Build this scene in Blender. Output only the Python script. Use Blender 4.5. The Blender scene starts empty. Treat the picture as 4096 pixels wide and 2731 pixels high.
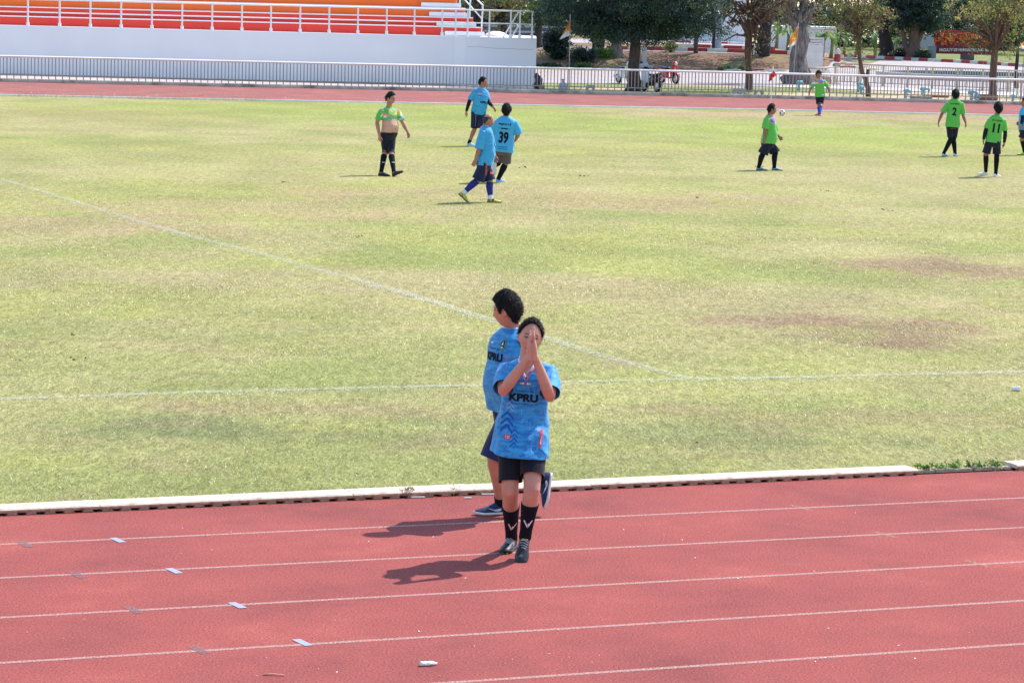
import bpy, bmesh, math, random
import numpy as np
from mathutils import Vector, Matrix, noise
from mathutils.bvhtree import BVHTree

random.seed(7); RNG = np.random.default_rng(7)
SC = bpy.context.scene
COL = SC.collection
PI = math.pi

# ------------------------------------------------------------------ camera
CAM_F, CAM_H, CAM_PITCH, CAM_ROLL = 11700.0, 3.8127, 0.115819, 0.024377   # focal length in photo pixels (4096 wide)
_fw = Vector((0, math.cos(CAM_PITCH), -math.sin(CAM_PITCH)))
_up0 = Vector((0, math.sin(CAM_PITCH), math.cos(CAM_PITCH)))
_rt0 = Vector((1, 0, 0))
_up = math.cos(CAM_ROLL) * _up0 - math.sin(CAM_ROLL) * _rt0
_rt = math.cos(CAM_ROLL) * _rt0 + math.sin(CAM_ROLL) * _up0
_eye = Vector((0, 0, CAM_H))
cam_d = bpy.data.cameras.new('camera')
cam_d.sensor_width = 36.0
cam_d.lens = 36.0 * CAM_F / 4096
cam_d.clip_start = 0.5
cam_d.clip_end = 3000
cam = bpy.data.objects.new('camera', cam_d)
COL.objects.link(cam)
cam.matrix_world = Matrix(((_rt.x, _up.x, -_fw.x, 0), (_rt.y, _up.y, -_fw.y, 0), (_rt.z, _up.z, -_fw.z, CAM_H), (0, 0, 0, 1)))
SC.camera = cam

# ------------------------------------------------------------------ world, sun, exposure
SUN_DIR = Vector((0.92, 0.87, 1.70)).normalized()
sun_el = math.asin(SUN_DIR.z); sun_az = math.atan2(SUN_DIR.x, SUN_DIR.y)
w = bpy.data.worlds.new('World'); SC.world = w; w.use_nodes = True
nt = w.node_tree; nt.nodes.clear()
sky = nt.nodes.new('ShaderNodeTexSky'); sky.sky_type = 'NISHITA'; sky.sun_disc = False
sky.sun_elevation = sun_el; sky.sun_rotation = sun_az
sky.air_density = 1.0; sky.dust_density = 0.6; sky.ozone_density = 1.0
bg = nt.nodes.new('ShaderNodeBackground'); bg.inputs['Strength'].default_value = 0.15
wo = nt.nodes.new('ShaderNodeOutputWorld')
nt.links.new(sky.outputs[0], bg.inputs[0]); nt.links.new(bg.outputs[0], wo.inputs[0])
sd = bpy.data.lights.new('sun', 'SUN'); sd.energy = 3.1; sd.angle = math.radians(0.53); sd.color = (1.0, 0.955, 0.89)
so = bpy.data.objects.new('sun', sd); COL.objects.link(so); so.location = (60, 60, 110)
so.rotation_euler = SUN_DIR.to_track_quat('Z', 'Y').to_euler()
SC.view_settings.view_transform = 'Standard'; SC.view_settings.look = 'None'
SC.view_settings.gamma = 1; SC.view_settings.use_curve_mapping = False
SC.view_settings.exposure = 0.90
SC.render.engine = 'CYCLES'

# ------------------------------------------------------------------ surveying: where a ray from the camera station meets the place
def ray(u, v):
    return _fw + _rt * ((u - 2048) / CAM_F) - _up * ((v - 1365.5) / CAM_F)
def G(u, v, z=0.0):
    d = ray(u, v); return _eye + d * ((z - CAM_H) / d.z)
def P(u, v, Y):
    d = ray(u, v); return _eye + d * (Y / d.y)
def sstep(t):
    t = min(1.0, max(0.0, t)); return t * t * (3 - 2 * t)
def hgt(x, y):
    return 1.0 * sstep((y - 172) / 6) * (1 - sstep((x - 17) / 7))
def GH(u, v):
    d = ray(u, v); y = 100.0; dy = 0.25
    q = _eye
    while y < 500:
        q = _eye + d * (y / d.y)
        if q.z <= hgt(q.x, q.y): return Vector((q.x, q.y, hgt(q.x, q.y)))
        y += dy
    return q

# ------------------------------------------------------------------ object helpers
def link(o, parent=None):
    COL.objects.link(o)
    if parent is not None: o.parent = parent
    return o
def tag(o, label=None, cat=None, group=None, kind=None):
    if label: o['label'] = label
    if cat: o['category'] = cat
    if group: o['group'] = group
    if kind: o['kind'] = kind
    return o
def thing(name, label, cat, loc=(0, 0, 0), rz=0.0, group=None):
    o = bpy.data.objects.new(name, None); o.empty_display_size = 0.2
    link(o); o.location = loc; o.rotation_euler = (0, 0, rz)
    return tag(o, label, cat, group)
def copy_tree(o, parent=None):
    c = o.copy(); COL.objects.link(c)
    if parent is not None: c.parent = parent
    for ch in list(o.children): copy_tree(ch, c)
    return c

class MB:
    """collects shapes into one mesh"""
    def __init__(s): s.v = []; s.f = []; s.m = []; s.c = []
    def add(s, vs, fs, mi=0):
        o = len(s.v); s.v += [tuple(q) for q in vs]; s.f += [tuple(i + o for i in f) for f in fs]; s.m += [mi] * len(fs); return s
    def box(s, x0, y0, z0, x1, y1, z1, mi=0, bev=0.0):
        if bev > 0:
            b = bev; bm = bmesh.new(); bmesh.ops.create_cube(bm, size=1)
            for q in bm.verts: q.co = Vector(((x0 + x1) / 2 + q.co.x * (x1 - x0), (y0 + y1) / 2 + q.co.y * (y1 - y0), (z0 + z1) / 2 + q.co.z * (z1 - z0)))
            bmesh.ops.bevel(bm, geom=bm.edges[:], offset=b, segments=2, affect='EDGES')
            bm.verts.index_update(); s.add([q.co[:] for q in bm.verts], [[q.index for q in f.verts] for f in bm.faces], mi); bm.free(); return s
        vs = [(x0, y0, z0), (x1, y0, z0), (x1, y1, z0), (x0, y1, z0), (x0, y0, z1), (x1, y0, z1), (x1, y1, z1), (x0, y1, z1)]
        return s.add(vs, [(0, 3, 2, 1), (4, 5, 6, 7), (0, 1, 5, 4), (1, 2, 6, 5), (2, 3, 7, 6), (3, 0, 4, 7)], mi)
    def loft(s, rings, mi=0, caps=True, close=True):
        n = len(rings[0]); vs = [q for r in rings for q in r]; fs = []
        for i in range(len(rings) - 1):
            for j in range(n if close else n - 1):
                k = (j + 1) % n; fs.append((i * n + j, i * n + k, (i + 1) * n + k, (i + 1) * n + j))
        if caps:
            fs.append(tuple(range(n - 1, -1, -1))); fs.append(tuple(range((len(rings) - 1) * n, len(rings) * n)))
        return s.add(vs, fs, mi)
    def tube(s, pts, radii, n=10, mi=0, caps=True, squash=1.0, ref=None):
        pts = [Vector(q) for q in pts]
        if not hasattr(radii, '__len__'): radii = [radii] * len(pts)
        rings = []; a = None
        for i, q in enumerate(pts):
            t = (pts[min(i + 1, len(pts) - 1)] - pts[max(i - 1, 0)]).normalized()
            if a is None:
                a = Vector(ref) if ref is not None else (Vector((0, 0, 1)) if abs(t.z) < 0.9 else Vector((1, 0, 0)))
            a = (a - t * a.dot(t)).normalized(); b = t.cross(a)
            rings.append([q + (a * math.cos(2 * PI * j / n) + b * math.sin(2 * PI * j / n) * squash) * radii[i] for j in range(n)])
        return s.loft(rings, mi, caps)
    def lathe(s, prof, n=20, c=(0, 0, 0), mi=0, caps=True):
        return s.loft([[(c[0] + r * math.cos(2 * PI * j / n), c[1] + r * math.sin(2 * PI * j / n), c[2] + z) for j in range(n)] for r, z in prof], mi, caps)
    def ball(s, c, r, n=14, m=10, mi=0, R=None):
        rr = r if hasattr(r, '__len__') else (r, r, r); rings = []
        for i in range(1, m):
            th = PI * i / m
            ring = []
            for j in range(n):
                q = Vector((rr[0] * math.sin(th) * math.cos(2 * PI * j / n), rr[1] * math.sin(th) * math.sin(2 * PI * j / n), -rr[2] * math.cos(th)))
                ring.append((R @ q if R else q) + Vector(c))
            rings.append(ring)
        return s.loft(rings, mi, True)
    def prism(s, poly, d, mi=0):
        n = len(poly); d = Vector(d); a = [Vector(q) for q in poly]; b = [q + d for q in a]
        return s.add(a + b, [tuple(range(n - 1, -1, -1)), tuple(range(n, 2 * n))] + [(i, (i + 1) % n, n + (i + 1) % n, n + i) for i in range(n)], mi)
    def mesh(s, name, smooth=True):
        me = bpy.data.meshes.new(name); me.from_pydata(s.v, [], s.f); me.update()
        me.polygons.foreach_set('material_index', s.m)
        me.polygons.foreach_set('use_smooth', [smooth] * len(s.f))
        return me
    def build(s, name, mats, parent=None, smooth=False, fix=True):
        me = s.mesh(name, smooth)
        if fix:
            bm = bmesh.new(); bm.from_mesh(me); bmesh.ops.recalc_face_normals(bm, faces=bm.faces[:]); bm.to_mesh(me); bm.free()
        for m in (mats if isinstance(mats, (list, tuple)) else [mats]): me.materials.append(m)
        return link(bpy.data.objects.new(name, me), parent)

def np_mesh(name, v, f, mat, cols=None, parent=None, smooth=False):
    """fast mesh from numpy arrays; f is (n,3) or (n,4); cols per vertex rgb"""
    me = bpy.data.meshes.new(name); k = f.shape[1]
    me.vertices.add(len(v)); me.vertices.foreach_set('co', np.asarray(v, np.float32).ravel())
    me.loops.add(f.size); me.loops.foreach_set('vertex_index', f.astype(np.int32).ravel())
    me.polygons.add(len(f)); me.polygons.foreach_set('loop_start', np.arange(0, f.size, k, dtype=np.int32))
    me.polygons.foreach_set('loop_total', np.full(len(f), k, np.int32))
    me.polygons.foreach_set('use_smooth', np.full(len(f), smooth, bool))
    me.update(calc_edges=True); me.validate()
    if cols is not None: set_cols(me, cols)
    me.materials.append(mat)
    o = bpy.data.objects.new(name, me); link(o, parent); return o
def set_cols(me, cols):
    a = me.color_attributes.new('Col', 'FLOAT_COLOR', 'POINT')
    c = np.ones((len(me.vertices), 4), np.float32); c[:, :3] = cols
    a.data.foreach_set('color', c.ravel())

# ------------------------------------------------------------------ materials
def mat(name, col=(0.5, 0.5, 0.5), rough=0.8, spec=0.3, var=0.0, scale=6.0, bump=0.0, bscale=80.0, attr=False, metal=0.0,
        grain=0.0, gscale=300.0, col2=None, thr=0.5, soft=0.08, scale2=3.0, stretch=(1, 1, 1), trans=0.0, sheen=0.0, coat=0.0, bdist=0.02):
    m = bpy.data.materials.new(name); m.use_nodes = True; nt = m.node_tree; N = nt.nodes; L = nt.links
    b = N['Principled BSDF']; b.inputs['Roughness'].default_value = rough; b.inputs['Specular IOR Level'].default_value = spec
    b.inputs['Metallic'].default_value = metal
    if sheen: b.inputs['Sheen Weight'].default_value = sheen
    if coat: b.inputs['Coat Weight'].default_value = coat
    tc = N.new('ShaderNodeTexCoord'); mp = N.new('ShaderNodeMapping'); mp.inputs['Scale'].default_value = stretch
    L.new(tc.outputs['Object'], mp.inputs[0])
    if attr:
        a = N.new('ShaderNodeAttribute'); a.attribute_name = 'Col'; c = a.outputs['Color']
    else:
        a = N.new('ShaderNodeRGB'); a.outputs[0].default_value = (*col, 1); c = a.outputs[0]
    def nz(sc, det=4, rgh=0.55):
        n = N.new('ShaderNodeTexNoise'); n.inputs['Scale'].default_value = sc; n.inputs['Detail'].default_value = det; n.inputs['Roughness'].default_value = rgh
        L.new(mp.outputs[0], n.inputs['Vector']); return n.outputs['Fac']
    def remap(f, lo, hi, a0, a1):
        r = N.new('ShaderNodeMapRange'); r.inputs[1].default_value = lo; r.inputs[2].default_value = hi; r.inputs[3].default_value = a0; r.inputs[4].default_value = a1
        L.new(f, r.inputs[0]); return r.outputs[0]
    def mul(c, f):
        x = N.new('ShaderNodeMix'); x.data_type = 'RGBA'; x.blend_type = 'MULTIPLY'; x.inputs[0].default_value = 1.0
        L.new(c, x.inputs[6]); L.new(f, x.inputs[7]); return x.outputs[2]
    if col2 is not None:
        x = N.new('ShaderNodeMix'); x.data_type = 'RGBA'; x.inputs[7].default_value = (*col2, 1)
        L.new(remap(nz(scale2, 6, 0.62), thr - soft, thr + soft, 0, 1), x.inputs[0]); L.new(c, x.inputs[6]); c = x.outputs[2]
    if var: c = mul(c, remap(nz(scale), 0.28, 0.72, 1 - var, 1 + var))
    if grain: c = mul(c, remap(nz(gscale, 2), 0.3, 0.7, 1 - grain, 1 + grain))
    L.new(c, b.inputs['Base Color'])
    if bump:
        bn = N.new('ShaderNodeBump'); bn.inputs['Strength'].default_value = bump; bn.inputs['Distance'].default_value = bdist
        L.new(nz(bscale, 4), bn.inputs['Height']); L.new(bn.outputs[0], b.inputs['Normal'])
    if trans:
        t = N.new('ShaderNodeBsdfTranslucent'); L.new(c, t.inputs[0]); mx = N.new('ShaderNodeMixShader'); mx.inputs[0].default_value = trans
        L.new(b.outputs[0], mx.inputs[1]); L.new(t.outputs[0], mx.inputs[2]); L.new(mx.outputs[0], N['Material Output'].inputs[0])
    return m

M = {}
def solid(key, col, **k):
    if key not in M: M[key] = mat(key, col, **k)
    return M[key]

# ------------------------------------------------------------------ numpy value noise
def vnoise(x, y, seed=0):
    x = np.asarray(x, float); y = np.asarray(y, float); xi = np.floor(x).astype(np.int64); yi = np.floor(y).astype(np.int64)
    fx = x - xi; fy = y - yi; fx = fx * fx * (3 - 2 * fx); fy = fy * fy * (3 - 2 * fy)
    def h(i, j):
        k = (i * 374761393 + j * 668265263 + seed * 1442695041) & 0x7fffffff
        k = ((k ^ (k >> 13)) * 1274126177) & 0x7fffffff
        return ((k ^ (k >> 16)) & 0xffff) / 65535.0
    return (h(xi, yi) * (1 - fx) + h(xi + 1, yi) * fx) * (1 - fy) + (h(xi, yi + 1) * (1 - fx) + h(xi + 1, yi + 1) * fx) * fy
def fbm(x, y, seed=0, o=4):
    s = 0; a = 0.5; t = 0
    for i in range(o):
        s = s + a * vnoise(x * 2 ** i, y * 2 ** i, seed + i); t += a; a *= 0.55
    return s / t
# ================================================================== SETTING: ground, track, field
M['earth'] = mat('earth', (0.30, 0.24, 0.17), 0.95, 0.1, var=0.25, scale=0.4, col2=(0.20, 0.22, 0.08), thr=0.52, scale2=0.5, soft=0.12, grain=0.25, gscale=9)
mb = MB(); mb.add([(-700, -60, -0.03), (700, -60, -0.03), (700, 170, -0.03), (-700, 170, -0.03)], [(0, 1, 2, 3)])
tag(mb.build('ground', M['earth']), kind='structure')

K0 = G(0, 2064); K1 = G(3675, 1900)
KD = (K1 - K0); KD.z = 0; KD.normalize(); KN = Vector((-KD.y, KD.x, 0))       # along the near kerb, and across it towards the field
def kpt(s, n, z=0.0):                                                           # s metres along kerb from its right-hand end, n metres towards field
    q = K1 + KD * s + KN * n; return Vector((q.x, q.y, z))

def track_mat(name, k=1.0, gb=1.0):
    m = bpy.data.materials.new(name); m.use_nodes = True; N = m.node_tree.nodes; L = m.node_tree.links; b = N['Principled BSDF']
    b.inputs['Roughness'].default_value = 0.92; b.inputs['Specular IOR Level'].default_value = 0.10
    tc = N.new('ShaderNodeTexCoord')
    def nz(sc, det, r=0.55, st=None):
        n = N.new('ShaderNodeTexNoise'); n.inputs['Scale'].default_value = sc; n.inputs['Detail'].default_value = det; n.inputs['Roughness'].default_value = r
        if st:
            mp = N.new('ShaderNodeMapping'); mp.inputs['Scale'].default_value = st; mp.inputs['Rotation'].default_value = (0, 0, -math.atan2(KD.y, KD.x))
            L.new(tc.outputs['Object'], mp.inputs[0]); L.new(mp.outputs[0], n.inputs['Vector'])
        else: L.new(tc.outputs['Object'], n.inputs['Vector'])
        return n.outputs['Fac']
    def ramp(f, st):
        r = N.new('ShaderNodeValToRGB'); e = r.color_ramp.elements
        e[0].position, e[0].color = st[0][0], (*st[0][1], 1); e[1].position, e[1].color = st[-1][0], (*st[-1][1], 1)
        for p, c in st[1:-1]: q = e.new(p); q.color = (*c, 1)
        L.new(f, r.inputs[0]); return r.outputs[0]
    def mix(a, c, f=1.0, ty='MULTIPLY'):
        x = N.new('ShaderNodeMix'); x.data_type = 'RGBA'; x.blend_type = ty
        if isinstance(f, float): x.inputs[0].default_value = f
        else: L.new(f, x.inputs[0])
        L.new(a, x.inputs[6])
        if isinstance(c, tuple): x.inputs[7].default_value = (*c, 1)
        else: L.new(c, x.inputs[7])
        return x.outputs[2]
    c = ramp(nz(0.8, 6, 0.66, (0.8, 0.7, 1)), [(0.28, (0.22 * k, 0.061 * k * gb, 0.057 * k * gb)), (0.46, (0.295 * k, 0.077 * k * gb, 0.068 * k * gb)), (0.56, (0.325 * k, 0.083 * k * gb, 0.072 * k * gb)), (0.72, (0.40 * k, 0.109 * k * gb, 0.090 * k * gb))])
    c = mix(c, ramp(nz(70, 4, 0.8), [(0.34, (0.42, 0.40, 0.40)), (0.5, (1, 1, 1)), (0.66, (1.6, 1.66, 1.66))]))
    c = mix(c, ramp(nz(240, 1), [(0.35, (0.8, 0.8, 0.8)), (0.65, (1.2, 1.2, 1.2))]))
    c = mix(c, (0.33, 0.13, 0.12), ramp(nz(3.1, 6, 0.7, (0.7, 0.7, 1)), [(0.60, (0, 0, 0)), (0.78, (0.45, 0.45, 0.45))]), 'MIX')
    c = mix(c, (0.12, 0.055, 0.05), ramp(nz(1.5, 6, 0.7, (0.8, 0.6, 1)), [(0.56, (0, 0, 0)), (0.78, (0.4, 0.4, 0.4))]), 'MIX')
    L.new(c, b.inputs['Base Color'])
    bp = N.new('ShaderNodeBump'); bp.inputs['Strength'].default_value = 0.5; bp.inputs['Distance'].default_value = 0.004
    L.new(nz(110, 3, 0.7), bp.inputs['Height']); L.new(bp.outputs[0], b.inputs['Normal'])
    return m
M['track'] = track_mat('track_rubber')
mb = MB(); mb.add([kpt(-45, -14), kpt(40, -14), kpt(40, 0.03), kpt(-45, 0.03)], [(0, 1, 2, 3)])
tag(mb.build('running_track', M['track']), kind='structure')

# lane lines: worn paint, sheets 4 mm above the rubber
def worn(name, col, thr=0.45, soft=0.12, sc=60, under=None):
    m = bpy.data.materials.new(name); m.use_nodes = True; N = m.node_tree.nodes; L = m.node_tree.links; b = N['Principled BSDF']
    b.inputs['Base Color'].default_value = (*col, 1); b.inputs['Roughness'].default_value = 0.8; b.inputs['Specular IOR Level'].default_value = 0.2
    tc = N.new('ShaderNodeTexCoord'); n = N.new('ShaderNodeTexNoise'); n.inputs['Scale'].default_value = sc; n.inputs['Detail'].default_value = 5; n.inputs['Roughness'].default_value = 0.7
    L.new(tc.outputs['Object'], n.inputs['Vector'])
    r = N.new('ShaderNodeMapRange'); r.inputs[1].default_value = thr - soft; r.inputs[2].default_value = thr + soft; L.new(n.outputs['Fac'], r.inputs[0])
    t = N.new('ShaderNodeBsdfTransparent'); x = N.new('ShaderNodeMixShader')
    L.new(r.outputs[0], x.inputs[0]); L.new(t.outputs[0], x.inputs[1]); L.new(b.outputs[0], x.inputs[2]); L.new(x.outputs[0], N['Material Output'].inputs[0])
    return m
M['lane_paint'] = worn('lane_paint', (0.52, 0.31, 0.27), 0.46, 0.12, 75)
M['field_paint'] = worn('field_paint', (0.58, 0.58, 0.53), 0.62, 0.16, 26)
kk = 1.74149
for a, c in (((0, 1250), (2352, 1143)), ((0, 1327), (2352, 1211)), ((0, 1418), (2352, 1290)), ((0, 1522), (2352, 1379)), ((1020, 1568), (2352, 1478))):
    A = G(a[0] * kk, a[1] * kk); B = G(c[0] * kk, c[1] * kk); mid = (A + B) / 2
    n = (mid - K1).dot(KN)
    d = (B - A).normalized(); nn = Vector((-d.y, d.x, 0))
    mb = MB(); q0 = mid - d * 28; q1 = mid + d * 28; h = 0.024
    ps = []; S = 56
    for i in range(S + 1):
        q = q0.lerp(q1, i / S); ps += [(q - nn * h).to_tuple()[:2] + (0.0015,), (q + nn * h).to_tuple()[:2] + (0.0015,)]
    mb.add(ps, [(2 * i, 2 * i + 2, 2 * i + 3, 2 * i + 1) for i in range(S)])
    tag(mb.build('lane_line', M['lane_paint']), kind='structure')
# ticks across the lane lines: fresh blue-grey tape, worn grey tape, faded paint
def tape(u, v, L_, W_, ang, m, name, z, label=None):
    c = G(u * kk, v * kk); d = Vector((math.cos(ang), math.sin(ang), 0)); nn = Vector((-d.y, d.x, 0)); mb = MB()
    mb.add([(c + d * sx * L_ / 2 + nn * sy * W_ / 2)[:2] + (z,) for sx, sy in ((-1, -1), (0, -1), (1, -1), (1, 1), (0, 1), (-1, 1))], [(0, 1, 4, 5), (1, 2, 3, 4)])
    o = mb.build(name, m)
    return o
M['tape'] = mat('tape', (0.33, 0.34, 0.42), 0.6, 0.3, var=0.08, scale=30)
M['old_tape'] = worn('old_tape', (0.27, 0.15, 0.155), 0.46, 0.2, 60)
M['tick_paint'] = worn('tick_paint', (0.50, 0.31, 0.22), 0.53, 0.1, 70)
def pxang(u0, v0, u1, v1): q = G(u1, v1) - G(u0, v0); return math.atan2(q.y, q.x)
aT = pxang(447, 2153, 484, 2170); aK = pxang(3161, 2022, 3233, 2041)
where = ('on the lane line nearest the kerb', 'on the second lane line from the kerb', 'on the third lane line from the kerb', 'on the fourth lane line, nearest the crumpled bottle')
for i, (u, v) in enumerate(((270.5, 1240.5), (399.5, 1311), (545, 1390), (695, 1475.5))):
    tag(tape(u, v, 0.185, 0.055, aT, M['tape'], 'tape_strip', 0.0035), 'pale blue tape strip across the track, ' + where[i], 'tape', 'blue tape strips across the lane lines')
for i, (u, v) in enumerate(((57, 1250), (178, 1320), (306, 1400), (457, 1492))):
    tag(tape(u, v, 0.22, 0.065, aT, M['old_tape'], 'old_tape_mark', 0.0025), 'worn grey tape mark, ' + where[i].replace(', nearest the crumpled bottle', ' from the kerb'), 'tape mark', 'worn grey tape marks on the track')
for i, (u, v) in enumerate(((1838, 1166), (2033, 1228), (2243, 1294))):
    tag(tape(u, v, 0.25, 0.04, aK, M['tick_paint'], 'painted_tick', 0.0025), 'faded yellow tick at right, ' + where[i], 'track mark', 'faded painted ticks on the track')

# ------------------------------------------------------------------ playing field
far_px = ((-700, 368), (0, 384), (1100, 405.5), (2264, 428), (2950, 440.5), (3450, 452), (4096, 467.5), (4800, 484))
FAR = [G(u, v) for u, v in far_px]
FAR = [FAR[0] - (FAR[1] - FAR[0]) * 2.5] + FAR + [FAR[-1] + (FAR[-1] - FAR[-2]) * 3]
def poly_at(pl, t):
    s = [0.0]
    for a, b in zip(pl, pl[1:]): s.append(s[-1] + (b - a).length)
    t *= s[-1]
    for i in range(len(pl) - 1):
        if t <= s[i + 1] or i == len(pl) - 2: return pl[i].lerp(pl[i + 1], (t - s[i]) / (s[i + 1] - s[i]))
def ell(u, v, ru, rv, col, st):
    c = G(u * kk, v * kk); return (c.x, c.y, ru, rv, np.array(col), st)
GR_DRY = np.array((0.325, 0.305, 0.140)); GR_GRN = np.array((0.225, 0.260, 0.085)); GR_YEL = np.array((0.285, 0.300, 0.095)); GR_BRN = np.array((0.265, 0.195, 0.12)); GR_DEEP = np.array((0.155, 0.18, 0.075))
PATCH = [ell(2000, 752, 1.5, 1.9, GR_BRN * 0.95, 0.95), ell(2150, 775, 1.1, 1.3, GR_BRN, 0.6), ell(1760, 742, 1.0, 0.8, GR_BRN, 0.6), ell(2200, 625, 1.7, 2.2, GR_BRN, 0.85), ell(2010, 605, 1.4, .8, GR_BRN, 0.5),
         ell(330, 985, 1.1, 0.8, GR_DEEP, 0.8), ell(700, 940, 1.4, 0.5, GR_BRN, 0.45), ell(1500, 1000, 2.2, 0.9, GR_DEEP, 0.5), ell(900, 1010, 2.0, 0.6, GR_DEEP, 0.5), ell(60, 1060, 0.8, 0.5, GR_YEL, 0.6),
         ell(80, 690, 1.6, 2.5, GR_YEL, 0.7), ell(560, 705, 1.5, 2.0, GR_YEL, 0.5), ell(1900, 310, 9, 6.5, GR_YEL * (0.92, 1.06, 0.9), 0.95), ell(1500, 285, 9, 6, GR_YEL * (0.92, 1.06, 0.9), 0.6), ell(700, 262, 9, 9, GR_YEL * (0.88, 1.0, 0.9), 0.7), ell(1050, 265, 6, 7, GR_YEL * (0.88, 1.0, 0.9), 0.7),
         ell(2100, 272, 8, 3.2, GR_BRN * (1.25, 1.3, 1.3), 0.9), ell(1620, 262, 5, 2.2, GR_BRN * (1.3, 1.4, 1.3), 0.7), ell(30, 262, 8, 5.5, GR_BRN * (1.1, 1.35, 1.0), 0.75), ell(1300, 455, 6, 2.5, GR_BRN * (1.3, 1.35, 1.25), 0.6), ell(600, 480, 5, 2.5, GR_BRN * (1.3, 1.35, 1.25), 0.5), ell(250, 520, 3, 2, GR_BRN * 1.2, 0.5), ell(400, 395, 6, 4, GR_DRY, 0.8), ell(2000, 400, 6, 4, GR_DRY, 0.7), ell(1150, 380, 6, 5, GR_DRY, 0.7), ell(2000, 960, 2.2, .7, GR_BRN, .4), ell(450, 850, 1.5, 1.5, GR_GRN, .6), ell(1500, 845, 2, 1.2, GR_GRN, .4)]
def tint(x, y):
    x = np.asarray(x, float); y = np.asarray(y, float)
    a = fbm(x * 0.16, y * 0.11, 3, 4)[..., None]; b = fbm(x * 0.55, y * 0.4, 11, 4)[..., None]; c2 = fbm(x * 2.1, y * 1.5, 23, 3)[..., None]
    ss = lambda t, lo, hi: np.clip((t - lo) / (hi - lo), 0, 1)
    c = GR_DRY * (1 - ss(a, 0.42, 0.6)) + GR_YEL * ss(a, 0.42, 0.6)
    k = 0.75 * ss(b, 0.40, 0.66); c = c * (1 - k) + GR_GRN * k
    tb = (np.clip((fbm(x * 0.05, y * 0.16, 133, 3) - .42) * 5, 0, 1) * np.clip((y - 30) / 8, 0, 1) * np.clip((76 - y) / 12, 0, 1))[..., None] * .75; c = c * (1 - tb) + np.array((0.33, 0.285, 0.155)) * tb
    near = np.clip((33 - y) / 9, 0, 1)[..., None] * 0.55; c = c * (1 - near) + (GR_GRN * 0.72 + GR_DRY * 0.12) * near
    for px, py, ru, rv, col, st in PATCH:
        d = ((x - px) / ru) ** 2 + ((y - py) / rv) ** 2
        e = (np.clip(1.35 - d + (fbm(x * 1.1, y * 0.9, 41, 3) - 0.5) * 2.6, 0, 1) * st)[..., None]; c = c * (1 - e) + col * e
    k = 0.30 * ss(c2, 0.62, 0.78); c = c * (1 - k) + GR_BRN * k
    k = 0.5 * ss(fbm(x * 1.7, y * 1.2, 57, 3)[..., None], 0.56, 0.72); c = c * (1 - k) + GR_YEL * k
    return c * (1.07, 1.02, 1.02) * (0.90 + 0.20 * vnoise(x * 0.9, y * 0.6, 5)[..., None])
NU, NV = 330, 260
vs = np.zeros((NV, NU, 3))
for i in range(NU):
    t = i / (NU - 1); a = kpt(-38 + 66 * t, 0.06); tt = 0.5 + 0.5 * (2 * t - 1) * (0.55 + 0.45 * abs(2 * t - 1)); b = poly_at(FAR, tt)
    a = Vector((a.x, a.y, 0)); s = (np.exp(np.linspace(0, 1, NV) * 1.9) - 1) / (math.exp(1.9) - 1)
    vs[:, i, 0] = a.x + (b.x - a.x) * s; vs[:, i, 1] = a.y + (b.y - a.y) * s
vs[..., 2] = 0.006 + 0.02 * (fbm(vs[..., 0] * 0.8, vs[..., 1] * 0.8, 77, 3) - 0.5) * np.clip((vs[..., 1] - 24) / 6, 0, 1)
idx = np.arange(NU * NV).reshape(NV, NU)
fq = np.stack([idx[:-1, :-1], idx[:-1, 1:], idx[1:, 1:], idx[1:, :-1]], -1).reshape(-1, 4)
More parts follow.
